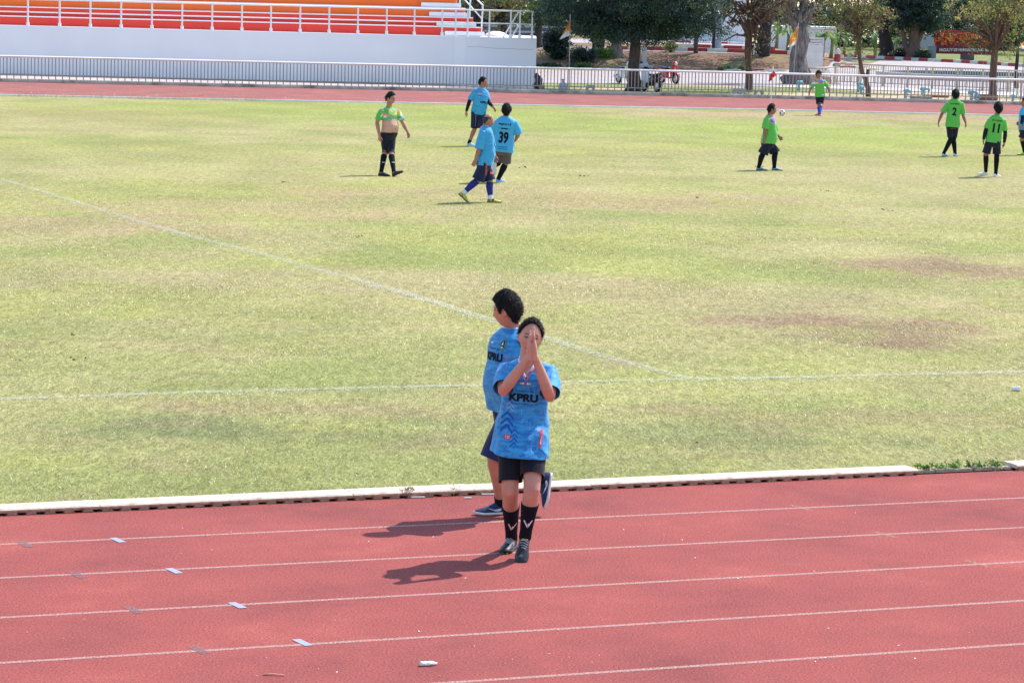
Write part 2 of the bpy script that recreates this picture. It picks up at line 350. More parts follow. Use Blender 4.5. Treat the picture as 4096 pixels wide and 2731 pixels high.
def turf_mat():
    m = bpy.data.materials.new('turf'); m.use_nodes = True; N = m.node_tree.nodes; L = m.node_tree.links; b = N['Principled BSDF']
    b.inputs['Roughness'].default_value = 0.95; b.inputs['Specular IOR Level'].default_value = 0.05
    tc = N.new('ShaderNodeTexCoord'); a = N.new('ShaderNodeAttribute'); a.attribute_name = 'Col'
    def nz(sc, det, r, st=(1, 1, 1)):
        mp = N.new('ShaderNodeMapping'); mp.inputs['Scale'].default_value = st; L.new(tc.outputs['Object'], mp.inputs[0])
        n = N.new('ShaderNodeTexNoise'); n.inputs['Scale'].default_value = sc; n.inputs['Detail'].default_value = det; n.inputs['Roughness'].default_value = r
        L.new(mp.outputs[0], n.inputs['Vector']); return n.outputs['Fac']
    def rmp(f, st):
        r = N.new('ShaderNodeValToRGB'); e = r.color_ramp.elements; e[0].position, e[0].color = st[0][0], (*st[0][1], 1); e[1].position, e[1].color = st[-1][0], (*st[-1][1], 1)
        for p, c in st[1:-1]: q = e.new(p); q.color = (*c, 1)
        L.new(f, r.inputs[0]); return r.outputs[0]
    def mul(x, y):
        q = N.new('ShaderNodeMix'); q.data_type = 'RGBA'; q.blend_type = 'MULTIPLY'; q.inputs[0].default_value = 1; L.new(x, q.inputs[6]); L.new(y, q.inputs[7]); return q.outputs[2]
    c = mul(a.outputs['Color'], rmp(nz(9, 7, 0.75, (1, 0.28, 1)), [(0.3, (0.66, 0.66, 0.62)), (0.5, (1.0, 1.0, 1)), (0.7, (1.34, 1.3, 1.34))]))
    c = mul(c, rmp(nz(42, 5, 0.85, (1, 0.2, 1)), [(0.34, (0.52, 0.53, 0.47)), (0.5, (1.0, 1.0, 1)), (0.66, (1.6, 1.52, 1.6))]))
    x = N.new('ShaderNodeMix'); x.data_type = 'RGBA'; x.inputs[7].default_value = (0.11, 0.075, 0.05, 1)
    L.new(rmp(nz(3.3, 9, 0.82, (1, 0.35, 1)), [(0.63, (0, 0, 0)), (0.72, (0.6, 0.6, 0.6))]), x.inputs[0]); L.new(c, x.inputs[6]); c = x.outputs[2]
    L.new(c, b.inputs['Base Color'])
    bp = N.new('ShaderNodeBump'); bp.inputs['Strength'].default_value = 0.45; bp.inputs['Distance'].default_value = 0.03
    L.new(nz(30, 5, 0.75, (1, 0.2, 1)), bp.inputs['Height']); L.new(bp.outputs[0], b.inputs['Normal'])
    return m
M['turf'] = turf_mat()
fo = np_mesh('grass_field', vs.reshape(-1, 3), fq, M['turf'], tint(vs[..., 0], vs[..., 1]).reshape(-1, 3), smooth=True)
tag(fo, kind='structure')

# painted field lines, as polylines on the turf
FIELD_LINES = [
    ([(-60, 922), (0, 920), (400, 906), (760, 896), (1130, 887), (1300, 880), (1600, 874), (1900, 868), (2352, 856), (2420, 854)], 0.085),
    ([(-60, 398), (0, 413), (130, 452), (300, 505), (450, 548), (600, 585), (760, 630), (905, 668), (1020, 703), (1130, 739), (1255, 779), (1390, 822), (1500, 852), (1610, 880)], 0.085),
    ([(1797, 264), (1830, 275), (1981, 288), (2067, 297), (2177, 306), (2300, 317), (2420, 330)], 0.07),
    ([(1480, 303), (1694, 305.5), (1980, 308), (2263, 316), (2352, 319), (2420, 322)], 0.08),
    ([(1520, 304), (1600, 313), (1694, 326), (1860, 343), (1981, 359), (2100, 373)], 0.06)]
LINE_SEGS = []
for pl, h in FIELD_LINES:
    W_ = [G(u * kk, v * kk) for u, v in pl]; pts = []
    for a, b in zip(W_, W_[1:]):
        n = max(1, int((b - a).length / 0.6)); pts += [a.lerp(b, i / n) for i in range(n)]
        LINE_SEGS.append((a.x, a.y, b.x, b.y, h))
    pts.append(W_[-1]); q = []
    for i, p in enumerate(pts):
        d = (pts[min(i + 1, len(pts) - 1)] - pts[max(i - 1, 0)]).normalized(); n = Vector((-d.y, d.x, 0)); ww = h * (0.9 + 0.35 * (noise.noise(p * 1.3)))
        q += [(p - n * ww)[:2] + (0.02,), (p + n * ww)[:2] + (0.02,)]
    mb = MB(); mb.add(q, [(2 * i, 2 * i + 2, 2 * i + 3, 2 * i + 1) for i in range(len(pts) - 1)])
    tag(mb.build('field_line', M['field_paint']), kind='structure')

# ------------------------------------------------------------------ grass blades standing on the nearer turf
def line_dist(x, y):
    d = np.full(x.shape, 9.0)
    for ax, ay, bx, by, h in LINE_SEGS:
        L2 = (bx - ax) ** 2 + (by - ay) ** 2; t = np.clip(((x - ax) * (bx - ax) + (y - ay) * (by - ay)) / L2, 0, 1)
        d = np.minimum(d, np.hypot(x - ax - t * (bx - ax), y - ay - t * (by - ay)) / h)
    return d
NB = 900000
yy = 20.5 + (RNG.random(NB) ** 1.55) * 40; xx = (RNG.random(NB) * 2 - 1) * (yy * 0.185 + 0.9)
side = (xx - K1.x) * KN.x + (yy - K1.y) * KN.y
keep = side > 0.26 - 0.07 * RNG.random(NB) ** 2
cl = fbm(xx * 3.2, yy * 2.6, 91, 2); keep &= (RNG.random(NB) < np.clip((cl - 0.24) * 2.8, 0.30, 1)) & (RNG.random(NB) < np.clip((62 - yy) / 14, 0, 1))
xx, yy = xx[keep], yy[keep]; nb = len(xx)
ht = (0.009 + 0.020 * RNG.random(nb) ** 1.5); ang = RNG.random(nb) * 2 * PI; lean = ht * (0.5 + 1.5 * RNG.random(nb))
wd = (0.0022 + 0.0026 * RNG.random(nb) ** 2) * (1 + np.clip((yy - 22) / 20, 0, 1.2)); pa = ang + PI / 2 + RNG.normal(0, 0.3, nb)
base = np.stack([xx, yy, np.full(nb, 0.0)], 1); ld = np.stack([np.cos(ang), np.sin(ang), np.zeros(nb)], 1); wv = np.stack([np.cos(pa), np.sin(pa), np.zeros(nb)], 1)
bv = np.stack([base - wv * wd[:, None], base + wv * wd[:, None], base + ld * lean[:, None] + np.array([0, 0, 1]) * ht[:, None]], 1).reshape(-1, 3)
bf = np.arange(nb * 3).reshape(-1, 3)
bc = tint(xx, yy); r = RNG.random(nb)[:, None]
bc = np.where(r < 0.34, bc * 0.4 + np.array((0.54, 0.47, 0.26)) * 0.6, np.where(r < 0.41, np.array((0.74, 0.69, 0.50)), np.where(r < 0.66, bc * 0.5 + np.array((0.20, 0.30, 0.05)) * 0.55, bc))) * (0.95 + 0.8 * RNG.random(nb)[:, None])
ldst = line_dist(xx, yy); wm = ((ldst < 1.5) & (RNG.random(nb) < 0.5 * np.clip(1.9 - ldst, 0, 1)))[:, None]; bc = np.where(wm, np.array((0.80, 0.82, 0.78)), bc)
M['blade'] = mat('grass_blade', attr=True, rough=0.5, spec=0.3, trans=0.42)
tag(np_mesh('grass_blades', bv, bf, M['blade'], np.repeat(bc, 3, 0)), 'short mown grass blades on the near part of the pitch', 'grass', kind='stuff')

# ------------------------------------------------------------------ near kerb of moulded blocks with drainage notches
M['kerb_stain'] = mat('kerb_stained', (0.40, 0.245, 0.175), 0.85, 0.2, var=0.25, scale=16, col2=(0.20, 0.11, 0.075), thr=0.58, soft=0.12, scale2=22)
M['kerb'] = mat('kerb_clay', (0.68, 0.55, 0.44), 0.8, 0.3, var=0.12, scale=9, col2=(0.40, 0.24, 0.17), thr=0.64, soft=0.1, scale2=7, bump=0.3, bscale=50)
def kerb_block_mesh():
    mb = MB(); L_, Wd, H0, H1 = 0.985, 0.24, 0.016, 0.050
    prof = [(0.004, H0), (0.0, H0 + 0.012), (0.004, H1 - 0.012), (0.016, H1 - 0.002), (0.03, H1), (Wd - 0.02, H1), (Wd, H1 - 0.012), (Wd, 0.002), (Wd - 0.02, 0.002), (Wd - 0.02, H0)]
    xs = [0, 0.006, 0.02, L_ - 0.02, L_ - 0.006, L_]; rings = []
    for i, x in enumerate(xs):
        k = (0.975, 0.99, 1, 1, 0.99, 0.975)[i]; rings.append([(x, Wd / 2 + (y - Wd / 2) * k, z * (k if z > H0 else 1)) for y, z in prof])
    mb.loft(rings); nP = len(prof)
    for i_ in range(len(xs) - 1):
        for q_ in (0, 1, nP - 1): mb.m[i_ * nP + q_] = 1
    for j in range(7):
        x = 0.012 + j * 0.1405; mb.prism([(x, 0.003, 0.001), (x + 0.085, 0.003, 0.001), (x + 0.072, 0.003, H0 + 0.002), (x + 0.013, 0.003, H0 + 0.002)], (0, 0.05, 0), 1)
    return mb
kerb = thing('track_kerb', 'pale clay kerb with drainage notches along the inner edge of the track', 'kerb', kpt(0, 0), math.atan2(KD.y, KD.x))
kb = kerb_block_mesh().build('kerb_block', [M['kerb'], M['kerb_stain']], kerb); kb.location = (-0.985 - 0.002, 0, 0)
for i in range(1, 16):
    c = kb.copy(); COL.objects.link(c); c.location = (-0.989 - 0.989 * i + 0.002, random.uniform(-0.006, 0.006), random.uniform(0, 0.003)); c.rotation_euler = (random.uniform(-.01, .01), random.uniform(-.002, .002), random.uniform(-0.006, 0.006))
gap = (G(4037, 1873) - K1).dot(KD)
kerb2 = thing('track_kerb', 'single pale kerb block beyond the weedy gap at right edge', 'kerb', kpt(gap, 0.0), math.atan2(KD.y, KD.x))
for i in range(5):
    c = kb.copy(); COL.objects.link(c); c.parent = kerb2; c.location = (0.989 * i, 0, 0)
M['stone_edge'] = mat('stone_edge', (0.36, 0.30, 0.25), 0.9, 0.2, var=0.3, scale=14, bump=0.5, bscale=40)
sv = []; sc_ = []
for i in range(900):
    s_ = -16 + RNG.random() * (16.2 + gap); n_ = -abs(RNG.normal()) * .035 - .004 if RNG.random() < .8 else RNG.random() * .24; z_ = .005 if n_ < 0 else .052
    if n_ > 0 and 0 < s_ < gap: continue
    q = kpt(s_, n_, z_); a_ = RNG.random() * 6.28; l_ = .012 + .045 * RNG.random() ** 2; w_ = .0022; d_ = Vector((math.cos(a_), math.sin(a_), .25 * RNG.random())); e_ = Vector((-d_.y, d_.x, 0)) * w_
    sv += [q - e_, q + e_, q + d_ * l_]; cc_ = np.array((0.50, 0.40, 0.24)) * (.4 + .8 * RNG.random()); sc_ += [cc_] * 3
tag(np_mesh('straw', np.array([v_[:] for v_ in sv]), np.arange(len(sv)).reshape(-1, 3), M['blade'], np.array(sc_)), 'dry straw and clippings strewn along the kerb', 'straw', kind='stuff')
edge = thing('stone_edging', 'low weathered stone edging left bare in the kerb gap', 'edging', kpt(0.01, 0.05), math.atan2(KD.y, KD.x))
n = 5
for i in range(n):
    b = MB(); b.box(0.004 + i * (gap - 0.02) / n, 0.02, 0, (i + 1) * (gap - 0.02) / n, 0.10, 0.024 + 0.006 * (i % 2), bev=0.005); b.build('stone', M['stone_edge'], edge)

# far track, its white inner kerb, and the fence foot beam
M['track_far'] = track_mat('far_track_rubber', 1.02, 1.45)
beam_px = ((-900, 309), (0, 327), (1000, 349), (2100, 371), (3000, 391), (4096, 420), (5000, 445))
BEAM = [G(u, v) for u, v in beam_px]; BEAM = [BEAM[0] - (BEAM[1] - BEAM[0]) * 1.5] + BEAM + [BEAM[-1] + (BEAM[-1] - BEAM[-2]) * 2]
mb = MB(); S = 60; ps = []
for i in range(S + 1):
    a = poly_at(FAR, i / S); b = poly_at(BEAM, i / S); ps += [(a.x, a.y + 0.02, 0.0), (b.x, b.y + 0.05, 0.0)]
mb.add(ps, [(2 * i, 2 * i + 2, 2 * i + 3, 2 * i + 1) for i in range(S)])
tag(mb.build('far_track', M['track_far']), kind='structure')
M['white_conc'] = mat('white_painted_concrete', (0.84, 0.82, 0.78), 0.8, 0.3, var=0.1, scale=2)
def run(pl, prof, m, name, parent=None, step=2.0, t0=0.0, t1=1.0):
    mb = MB(); tot = sum((b - a).length for a, b in zip(pl, pl[1:])); S = max(2, int(tot * (t1 - t0) / step)); rings = []
    for i in range(S + 1):
        t = t0 + (t1 - t0) * i / S; c = poly_at(pl, t); e = poly_at(pl, min(1, t + 0.002)) - poly_at(pl, max(0, t - 0.002)); e.z = 0; e.normalize(); nn = Vector((-e.y, e.x, 0))
        rings.append([(c.x + nn.x * y, c.y + nn.y * y, c.z + z) for y, z in prof])
    mb.loft(rings); return mb.build(name, m, parent)
rc = lambda y0, y1, z0, z1: [(y0, z0), (y1, z0), (y1, z1), (y0, z1)]
o = run(FAR, rc(-0.06, 0.06, 0, 0.06), M['white_conc'], 'far_track_kerb'); tag(o, 'thin white kerb between the far grass and far track', 'kerb')
# ================================================================== BEYOND THE TRACK: terrain, roads
def zone(name, pa, pb, m, dz, nu=50, nv=8, cols=None, margin=0):
    A = [GH(u, v) for u, v in pa]; B = [GH(u, v) for u, v in pb]
    v = []
    for j in range(nv + 1):
        for i in range(nu + 1):
            q = poly_at(A, i / nu).lerp(poly_at(B, i / nu), j / nv); v.append((q.x, q.y, hgt(q.x, q.y) + dz))
    f = [(j * (nu + 1) + i, j * (nu + 1) + i + 1, (j + 1) * (nu + 1) + i + 1, (j + 1) * (nu + 1) + i) for j in range(nv) for i in range(nu)]
    mb = MB(); mb.add(v, f); o = mb.build(name, m, smooth=True); return tag(o, kind='structure')
gx = np.arange(-130, 131, 1.3); gy = np.concatenate([np.arange(121, 170, 1.5), np.arange(170, 182, 0.6), np.arange(182, 330, 4)])
X, Y = np.meshgrid(gx, gy); Z = np.vectorize(hgt)(X, Y) - 0.012
idx = np.arange(X.size).reshape(X.shape); fq = np.stack([idx[:-1, :-1], idx[:-1, 1:], idx[1:, 1:], idx[1:, :-1]], -1).reshape(-1, 4)
n1 = fbm(X * 0.22, Y * 0.12, 301, 4)[..., None]; n2 = fbm(X * 0.8, Y * 0.5, 305, 3)[..., None]
tan = np.array((0.47, 0.37, 0.25)); grs = np.array((0.22, 0.25, 0.09)); brn = np.array((0.25, 0.155, 0.10)); grs2 = np.array((0.20, 0.26, 0.07))
c = tan + (grs - tan) * np.clip((n1 - 0.53) * 7, 0, 1)
bank = np.clip((Y - 168) / 5, 0, 1)[..., None] * np.clip((26 - X) / 4, 0, 1)[..., None]
cb = brn + (grs * 0.8 - brn) * np.clip((n2 - 0.5) * 5, 0, 1); c = c + (cb - c) * bank
foot = (np.exp(-((Y - 168.5) / 2.0) ** 2) * (X < 12))[..., None]; c = c + (grs2 - c) * foot * 0.9
rgt = np.clip((X - 24) / 4, 0, 1)[..., None] * np.clip((Y - 176) / 8, 0, 1)[..., None]; c = c + (grs2 * .75 - c) * rgt * 0.8
c = c * (0.75 + 0.5 * n2)
M['verge'] = mat('verge', attr=True, rough=0.95, spec=0.1, var=0.3, scale=2.2, grain=0.3, gscale=9, bump=0.6, bscale=5, bdist=0.06)
tag(np_mesh('verge', np.stack([X, Y, Z], -1).reshape(-1, 3), fq, M['verge'], c.reshape(-1, 3), smooth=True), kind='structure')
M['asphalt'] = mat('pale_asphalt', (0.43, 0.375, 0.365), 0.9, 0.2, var=0.12, scale=0.5, grain=0.15, gscale=6)
M['asphalt2'] = mat('grey_asphalt', (0.33, 0.32, 0.34), 0.9, 0.2, var=0.12, scale=0.5, grain=0.15, gscale=6)
M['conc_path'] = mat('path_concrete', (0.58, 0.52, 0.46), 0.9, 0.2, var=0.12, scale=0.8, grain=0.12, gscale=5)
M['pink_dirt'] = mat('pale_dirt', (0.50, 0.42, 0.39), 0.95, 0.1, var=0.18, scale=0.9, grain=0.15, gscale=7)
zone('stand_apron', [(-700, 306), (0, 321), (1000, 343), (2150, 366)], [(-700, 284), (0, 300), (1000, 326), (2150, 352)], M['pink_dirt'], 0.0, nv=3)
zone('service_road', [(1700, 326), (2140, 333), (2600, 336), (3000, 341), (3345, 349), (4096, 372), (4700, 392)], [(1700, 279), (2140, 284), (2600, 284), (2900, 282), (3150, 283), (3340, 272), (3520, 244), (3700, 247)], M['asphalt'], 0.004, nu=80, nv=24)
zone('side_road', [(3720, 292), (3900, 296), (4096, 300), (4700, 312)], [(3600, 243), (3800, 251), (4096, 270), (4700, 305)], M['asphalt'], 0.008, nu=40, nv=12)
zone('upper_road', [(1900, 203), (2440, 206), (2760, 212), (3100, 221), (3340, 229), (3520, 238)], [(1900, 186), (2440, 189), (2760, 198), (3100, 211), (3340, 220), (3520, 228)], M['asphalt2'], 0.004, nv=5)
zone('back_road', [(1900, 168), (2500, 175), (2990, 185), (3300, 192)], [(1900, 150), (2500, 160), (2990, 170), (3300, 176)], M['asphalt'], 0.006, nv=5)
zone('footpath', [(2960, 345), (3150, 351), (3345, 357), (3700, 369), (4096, 388), (4600, 412)], [(2960, 338), (3150, 342), (3345, 346), (3700, 356), (4096, 372), (4600, 394)], M['conc_path'], 0.012, nv=3)

# red and white painted kerbs along the roads: each stone its own piece
M['kred'] = mat('kerb_red', (0.42, 0.05, 0.06), 0.7, 0.3, var=0.25, scale=3)
M['kwhite'] = mat('kerb_white', (0.66, 0.63, 0.58), 0.7, 0.3, var=0.18, scale=3)
def road_kerb(px, h, wd, seg, label, phase=0):
    pl = [GH(u, v) for u, v in px]; tot = sum((b - a).length for a, b in zip(pl, pl[1:])); n = int(tot / seg)
    t = thing('road_kerb', label, 'kerb', pl[0]); base = {}
    for i in range(n):
        a = poly_at(pl, i / n); b = poly_at(pl, (i + 1) / n); L_ = (b - a).length; k = (i + phase) % 2
        if k not in base:
            mb = MB(); mb.box(0.02, 0, -0.1, seg - 0.02, wd, h, bev=0.03); me = mb.mesh('kerb_stone', False); me.materials.append(M['kred'] if k == 0 else M['kwhite']); base[k] = me
        o = bpy.data.objects.new('kerb_stone', base[k]); link(o, t); o.location = a - pl[0]; d = b - a
        o.rotation_euler = (0, -math.atan2(d.z, math.hypot(d.x, d.y)), math.atan2(d.y, d.x)); o.scale = (L_ / seg, 1, 1)
    return t
road_kerb([(2430, 199), (2700, 204), (2990, 213), (3080, 216), (3200, 220), (3340, 228), (3420, 231), (3500, 235), (3600, 240), (3700, 246), (3800, 250), (3950, 259), (4096, 269), (4250, 279)], 0.22, 0.3, 1.3, 'red and white painted kerb along the far side of the road, running the full width')
road_kerb([(2700, 187), (2800, 190), (2900, 194), (2990, 197), (3090, 201)], 0.2, 0.3, 1.3, 'red and white kerb of the back road behind the big dark tree', 1)
road_kerb([(2690, 171), (2850, 175), (2975, 179)], 0.15, 0.25, 1.2, 'small red and white kerb in front of the white building')
road_kerb([(2880, 285), (2960, 285), (3060, 286), (3150, 287)], 0.10, 0.3, 1.3, 'low chipped red and white kerb at the foot of the brown bank', 1)
road_kerb([(3300, 278), (3340, 276), (3440, 274), (3500, 272)], 0.12, 0.3, 1.2, 'low chipped red and white kerb behind the cream gate fence', 1)

# ------------------------------------------------------------------ trackside fence with alternate long balusters on a concrete foot beam
M['beam'] = mat('beam_concrete', (0.52, 0.47, 0.38), 0.9, 0.2, var=0.3, scale=1.2, col2=(0.20, 0.19, 0.16), thr=0.56, scale2=1.1, bump=0.4, bscale=12)
M['fence'] = mat('fence_paint', (0.30, 0.28, 0.25), 0.6, 0.4, var=0.15, scale=4)
M['rail'] = mat('fence_rail', (0.84, 0.83, 0.80), 0.4, 0.5, var=0.12, scale=0.8)
fence = thing('trackside_fence', 'long cream tubular fence with upright bars beside the far track', 'fence', (0, 0, 0))
cut = lambda pl, t0, t1: (pl, t0, t1)
run(BEAM, [(-0.13, 0), (-0.13, 0.10), (-0.10, 0.135), (0.15, 0.135), (0.18, 0.10), (0.18, 0)], M['beam'], 'foot_beam', fence, 1.5)
def pipe(pl, y, z, r, m, name, parent, step=2.0, sq=1.0):
    return run(pl, [(y + sq * r * math.cos(2 * PI * j / 12), z + r * math.sin(2 * PI * j / 12)) for j in range(12)], m, name, parent, step)
o = pipe(BEAM, 0.08, 1.04, 0.046, M['rail'], 'top_rail', fence, sq=2.0)
for p_ in o.data.polygons: p_.use_smooth = True
pipe(BEAM, 0.08, 0.29, 0.02, M['fence'], 'lower_rail', fence)
tot = sum((b - a).length for a, b in zip(BEAM, BEAM[1:])); ts = [0.0]
mL = MB().box(-0.019, -0.019, 0.13, 0.019, 0.019, 1.0).mesh('baluster', False); mS = MB().box(-0.017, -0.017, 0.29, 0.017, 0.017, 1.0).mesh('baluster', False)
for me in (mL, mS): me.materials.append(M['fence'])
sp = 0.142; nbar = int(tot / sp); pos = []
for i in range(nbar):
    q = poly_at(BEAM, i * sp / tot); e = poly_at(BEAM, min(1, i * sp / tot + 0.002)) - q; e.normalize(); pos.append((q + Vector((-e.y, e.x, 0)) * 0.08, math.atan2(e.y, e.x), i))
pos.sort(key=lambda q: abs(q[0].x)); extra = MB()
for k, (q, a, i) in enumerate(pos):
    if k < 300:
        o = bpy.data.objects.new('baluster', mL if i % 2 else mS); link(o, fence); o.location = q; o.rotation_euler = (0, 0, a)
    else:
        z0 = 0.13 if i % 2 else 0.29; extra.box(q.x - .018, q.y - .018, z0, q.x + .018, q.y + .018, 1.0)
tag(extra.build('balusters', M['fence'], fence), kind='stuff')

# ------------------------------------------------------------------ grandstand end with red and orange steps
M['wall'] = mat('stand_white', (0.83, 0.83, 0.86), 0.75, 0.3, var=0.03, scale=0.5)
M['swhite'] = mat('stand_gloss_white', (0.80, 0.80, 0.81), 0.5, 0.4, var=0.03, scale=2)
M['red'] = mat('step_red', (0.76, 0.060, 0.040), 0.7, 0.3, var=0.05, scale=1.0)
M['orange'] = mat('step_orange', (0.95, 0.165, 0.03), 0.7, 0.3, var=0.05, scale=1.0)
SY = 130.65; wx = lambda u, v=150, y=SY: P(u, v, y).x
HW = 2.19; XL = -46.0; xe = P(2143, 300, SY).x
st = thing('grandstand', 'white walled grandstand end with red and orange seating steps', 'grandstand', (0, 0, 0))
xa, xb = wx(1814, 200), wx(1860, 200)
mb = MB(); mb.prism([(XL, SY + .12, 0), (xa, SY + .12, 0), (xa, SY + 9, 0), (XL, SY + 9, 0)], (0, 0, HW)); mb.build('front_wall', M['wall'], st)
mb = MB(); mb.prism([(xa + .004, SY + .12, 0), (xb, SY, 0), (xe, SY, 0), (xe, SY + 9, 0), (xa + .004, SY + 9, 0)], (0, 0, HW - .01)); mb.build('end_block', M['wall'], st)
M['crack'] = mat('crack', (0.30, 0.28, 0.30), 0.9, 0.1)
mb = MB(); cp = [(1816, 187), (1850, 188), (1880, 189), (1915, 188), (1950, 192), (1980, 194), (2020, 195), (2060, 197), (2100, 198), (2125, 201), (2143, 193)]
cp2 = []
for (u0, v0), (u1, v1) in zip(cp, cp[1:]): cp2 += [(u0 + (u1 - u0) * i / 3, v0 + (v1 - v0) * i / 3 + random.uniform(-.9, .9)) for i in range(3)]
cp2 = [c for c in cp2 if c[0] > 1862]
ps = []
for u, v in cp2: q = P(u, v, SY - 0.003); ps += [(q.x, q.y, q.z - .006), (q.x, q.y, q.z + .006)]
mb.add(ps, [(2 * i, 2 * i + 2, 2 * i + 3, 2 * i + 1) for i in range(len(cp2) - 1)]); mb.build('wall_crack', M['crack'], st)
mb = MB(); mb.box(XL, SY - 0.12, 0.0, xa - .1, SY + .12, 0.05); mb.build('wall_foot', M['beam'], st)
rh = 0.415; tr = 0.78
ends = (1921, 1890, 1859, 1825, 1792, 1760, 1728)
for i in range(7):
    y0 = SY + 1.05 + i * tr; z0 = HW + (i * rh if i else -.02); x1 = P(ends[i], 100, y0).x
    MB().box(XL, y0, z0, x1, y0 + tr * (1 if i < 6 else 2), HW + (i + 1) * rh - 0.045).build('red_step' if i < 2 else 'orange_step', M['red'] if i < 2 else M['orange'], st)
    MB().box(XL, y0 - 0.02, HW + (i + 1) * rh - 0.045, x1 + .004, y0 + tr * (1 if i < 6 else 2) - .024, HW + (i + 1) * rh, bev=0.008).build('step_nosing', M['swhite'], st)
ab = ((1780, 1939), (1747, 1905), (1717, 1867), (1684, 1842), (1650, 1810), (1617, 1776))
for i, (u0, u1) in enumerate(ab):
    y1 = SY + 1.05 + i * tr - .024; z0 = HW + i * rh; x0 = P(u0, 100, y1).x; x1 = P(u1, 100, y1).x
    MB().box(x0, y1 - .36, z0 + (0.004), x1, y1, z0 + rh * 0.5, bev=0.02).build('aisle_step', M['swhite'], st)
# front railing
rl = MB(); yR = SY + 0.30
rz = lambda z: HW + z
topr = MB().tube([(XL, yR, rz(1.17)), (P(2135, 40, yR).x, yR, rz(1.17))], 0.036, 10)
ro = topr.build('railing', M['swhite'], st, smooth=True)
MB().tube([(XL, yR, rz(.60)), (P(2128, 90, yR).x, yR, rz(.60))], 0.026, 8).build('rail', M['swhite'], ro, smooth=True)
pm = MB().box(-.035, -.035, 0, .035, .035, 1.16); pm.box(-.065, -.065, -.01, .065, .065, .16, bev=.012)
post0 = pm.build('post', M['swhite'], ro)
us = [111 - 127 * k for k in range(3, 0, -1)] + [111, 238, 361, 484, 607, 728, 848, 967, 1083, 1200, 1316, 1431, 1546, 1657, 1768, 1822, 1870, 1957, 2042, 2079, 2128]
for i, u in enumerate(us):
    q = post0 if i == 0 else post0.copy()
    if i: COL.objects.link(q)
    q.location = (P(u, 130, yR).x, yR, HW)
def bar(pts, Y, r=0.032):
    return MB().tube([P(u, v, Y) for u, v in pts], r, 8).build('brace', M['swhite'], ro, smooth=True)
bar([(2077, 44), (2012, 152)], yR + .05); bar([(2077, 100), (2044, 153)], yR + .05)
yH = SY + 1.6
h1 = MB().tube([P(1900, -10, yH + 2.0), P(1931, 22, yH), P(1931, 20, yH), P(1925, 138, yH)], 0.035, 8).build('aisle_handrail', M['swhite'], st, smooth=True)
MB().tube([P(1850, -10, yH + 2.0), P(1927, 75, yH)], 0.03, 8).build('rail', M['swhite'], h1, smooth=True)
for u0, v0, u1, v1, y in ((1882, 0, 1878, 88, yH + .8), (1841, -8, 1839, 22, yH + 1.6)):
    MB().tube([P(u0, v0 - 20, y), P(u1, v1, y)], 0.034, 8).build('post', M['swhite'], h1, smooth=True)
mb = MB(); q = P(1985, 153, SY + 3); mb.ball((q.x, q.y, HW - .01), (0.55, 1.2, 0.24), 20, 10); o = mb.build('sunlit_floor_mound', M['swhite'], st, smooth=True)  # rounded stand-in for a bright, sunlit stretch of sloping floor

# ------------------------------------------------------------------ buildings far behind
M['far_white'] = mat('far_wall_white', (0.74, 0.75, 0.80), 0.8, 0.3, var=0.05, scale=0.3)
M['far_grey'] = mat('far_grey', (0.42, 0.43, 0.47), 0.8, 0.3, var=0.1, scale=0.3)
M['dark_glass'] = mat('dark_glass', (0.03, 0.035, 0.045), 0.15, 0.5)
def bldg(label, u0, u1, v0, vb, Y, depth, wm, roofm=None, windows=(), bands=0, zt=None):
    a = P(u0, vb, Y); b = P(u1, vb, Y); z0 = hgt(a.x, Y) - .3; z1 = P(u0, v0, Y).z if zt is None else zt
    t = thing('building', label, 'building', (0, 0, 0))
    MB().box(a.x, Y, z0, b.x, Y + depth, z1).build('wall', wm, t)
    MB().box(a.x - .4, Y - .5, z1 + .003, b.x + .4, Y + depth + .4, z1 + .18).build('roof', roofm or wm, t)
    for (wu0, wv0, wu1, wv1) in windows:
        p = P(wu0, wv0, Y); q = P(wu1, wv1, Y)
        f = MB().box(p.x - .06, Y - .05, q.z - .06, q.x + .06, Y - .003, p.z + .06).build('window', M['swhite'], t)
        MB().box(p.x, Y - .065, q.z, q.x, Y - .052, p.z).build('pane', M['dark_glass'], f)
    for i in range(bands):
        z = z0 + (z1 - z0) * (i + 1) / (bands + 1); MB().box(a.x, Y - .12, z, b.x, Y - .004, z + .09).build('ledge', M['swhite'], t)
    return t
bldg('white building with stacked ledges seen between the trees', 2690, 2985, 0, 165, 236, 10, M['far_white'], bands=2, zt=6.5, windows=((2760, 60, 2790, 100), (2830, 60, 2860, 100)))
bldg('low pale blue building behind the banana plants', 3070, 3345, 112, 190, 240, 8, M['far_white'], M['far_white'])
bldg('pale building behind the dark trees at right', 3560, 4300, 175, 215, 300, 9, M['far_white'], M['far_grey'], zt=3.2)
M['bl_shaded'] = mat('bleacher_shaded', (0.16, 0.165, 0.18), .9, .2, var=.15); M['bl_slab'] = mat('bleacher_slab', (0.36, 0.37, 0.41), .9, .2, var=.15)  # both greys are darkened to carry the shade of the trees
bl = thing('bleacher', 'concrete bleacher tiers toned dark grey for shade, behind the end of the white stand', 'bleacher', (0, 0, 0))
for i in range(4):
    y = 187 + i * 0.8; x0 = P(1880, 150, y).x; x1 = P(2262, 150, y).x
    MB().box(x0, y, 0.5, x1, y + .8, 1.22 + 0.34 * i - .12).build('tier', M['bl_shaded'], bl)
    MB().box(x0 - .05, y - .12, 1.22 + .34 * i - .117, x1 + .05, y + .79, 1.22 + 0.34 * i).build('seat_slab', M['bl_slab'], bl)

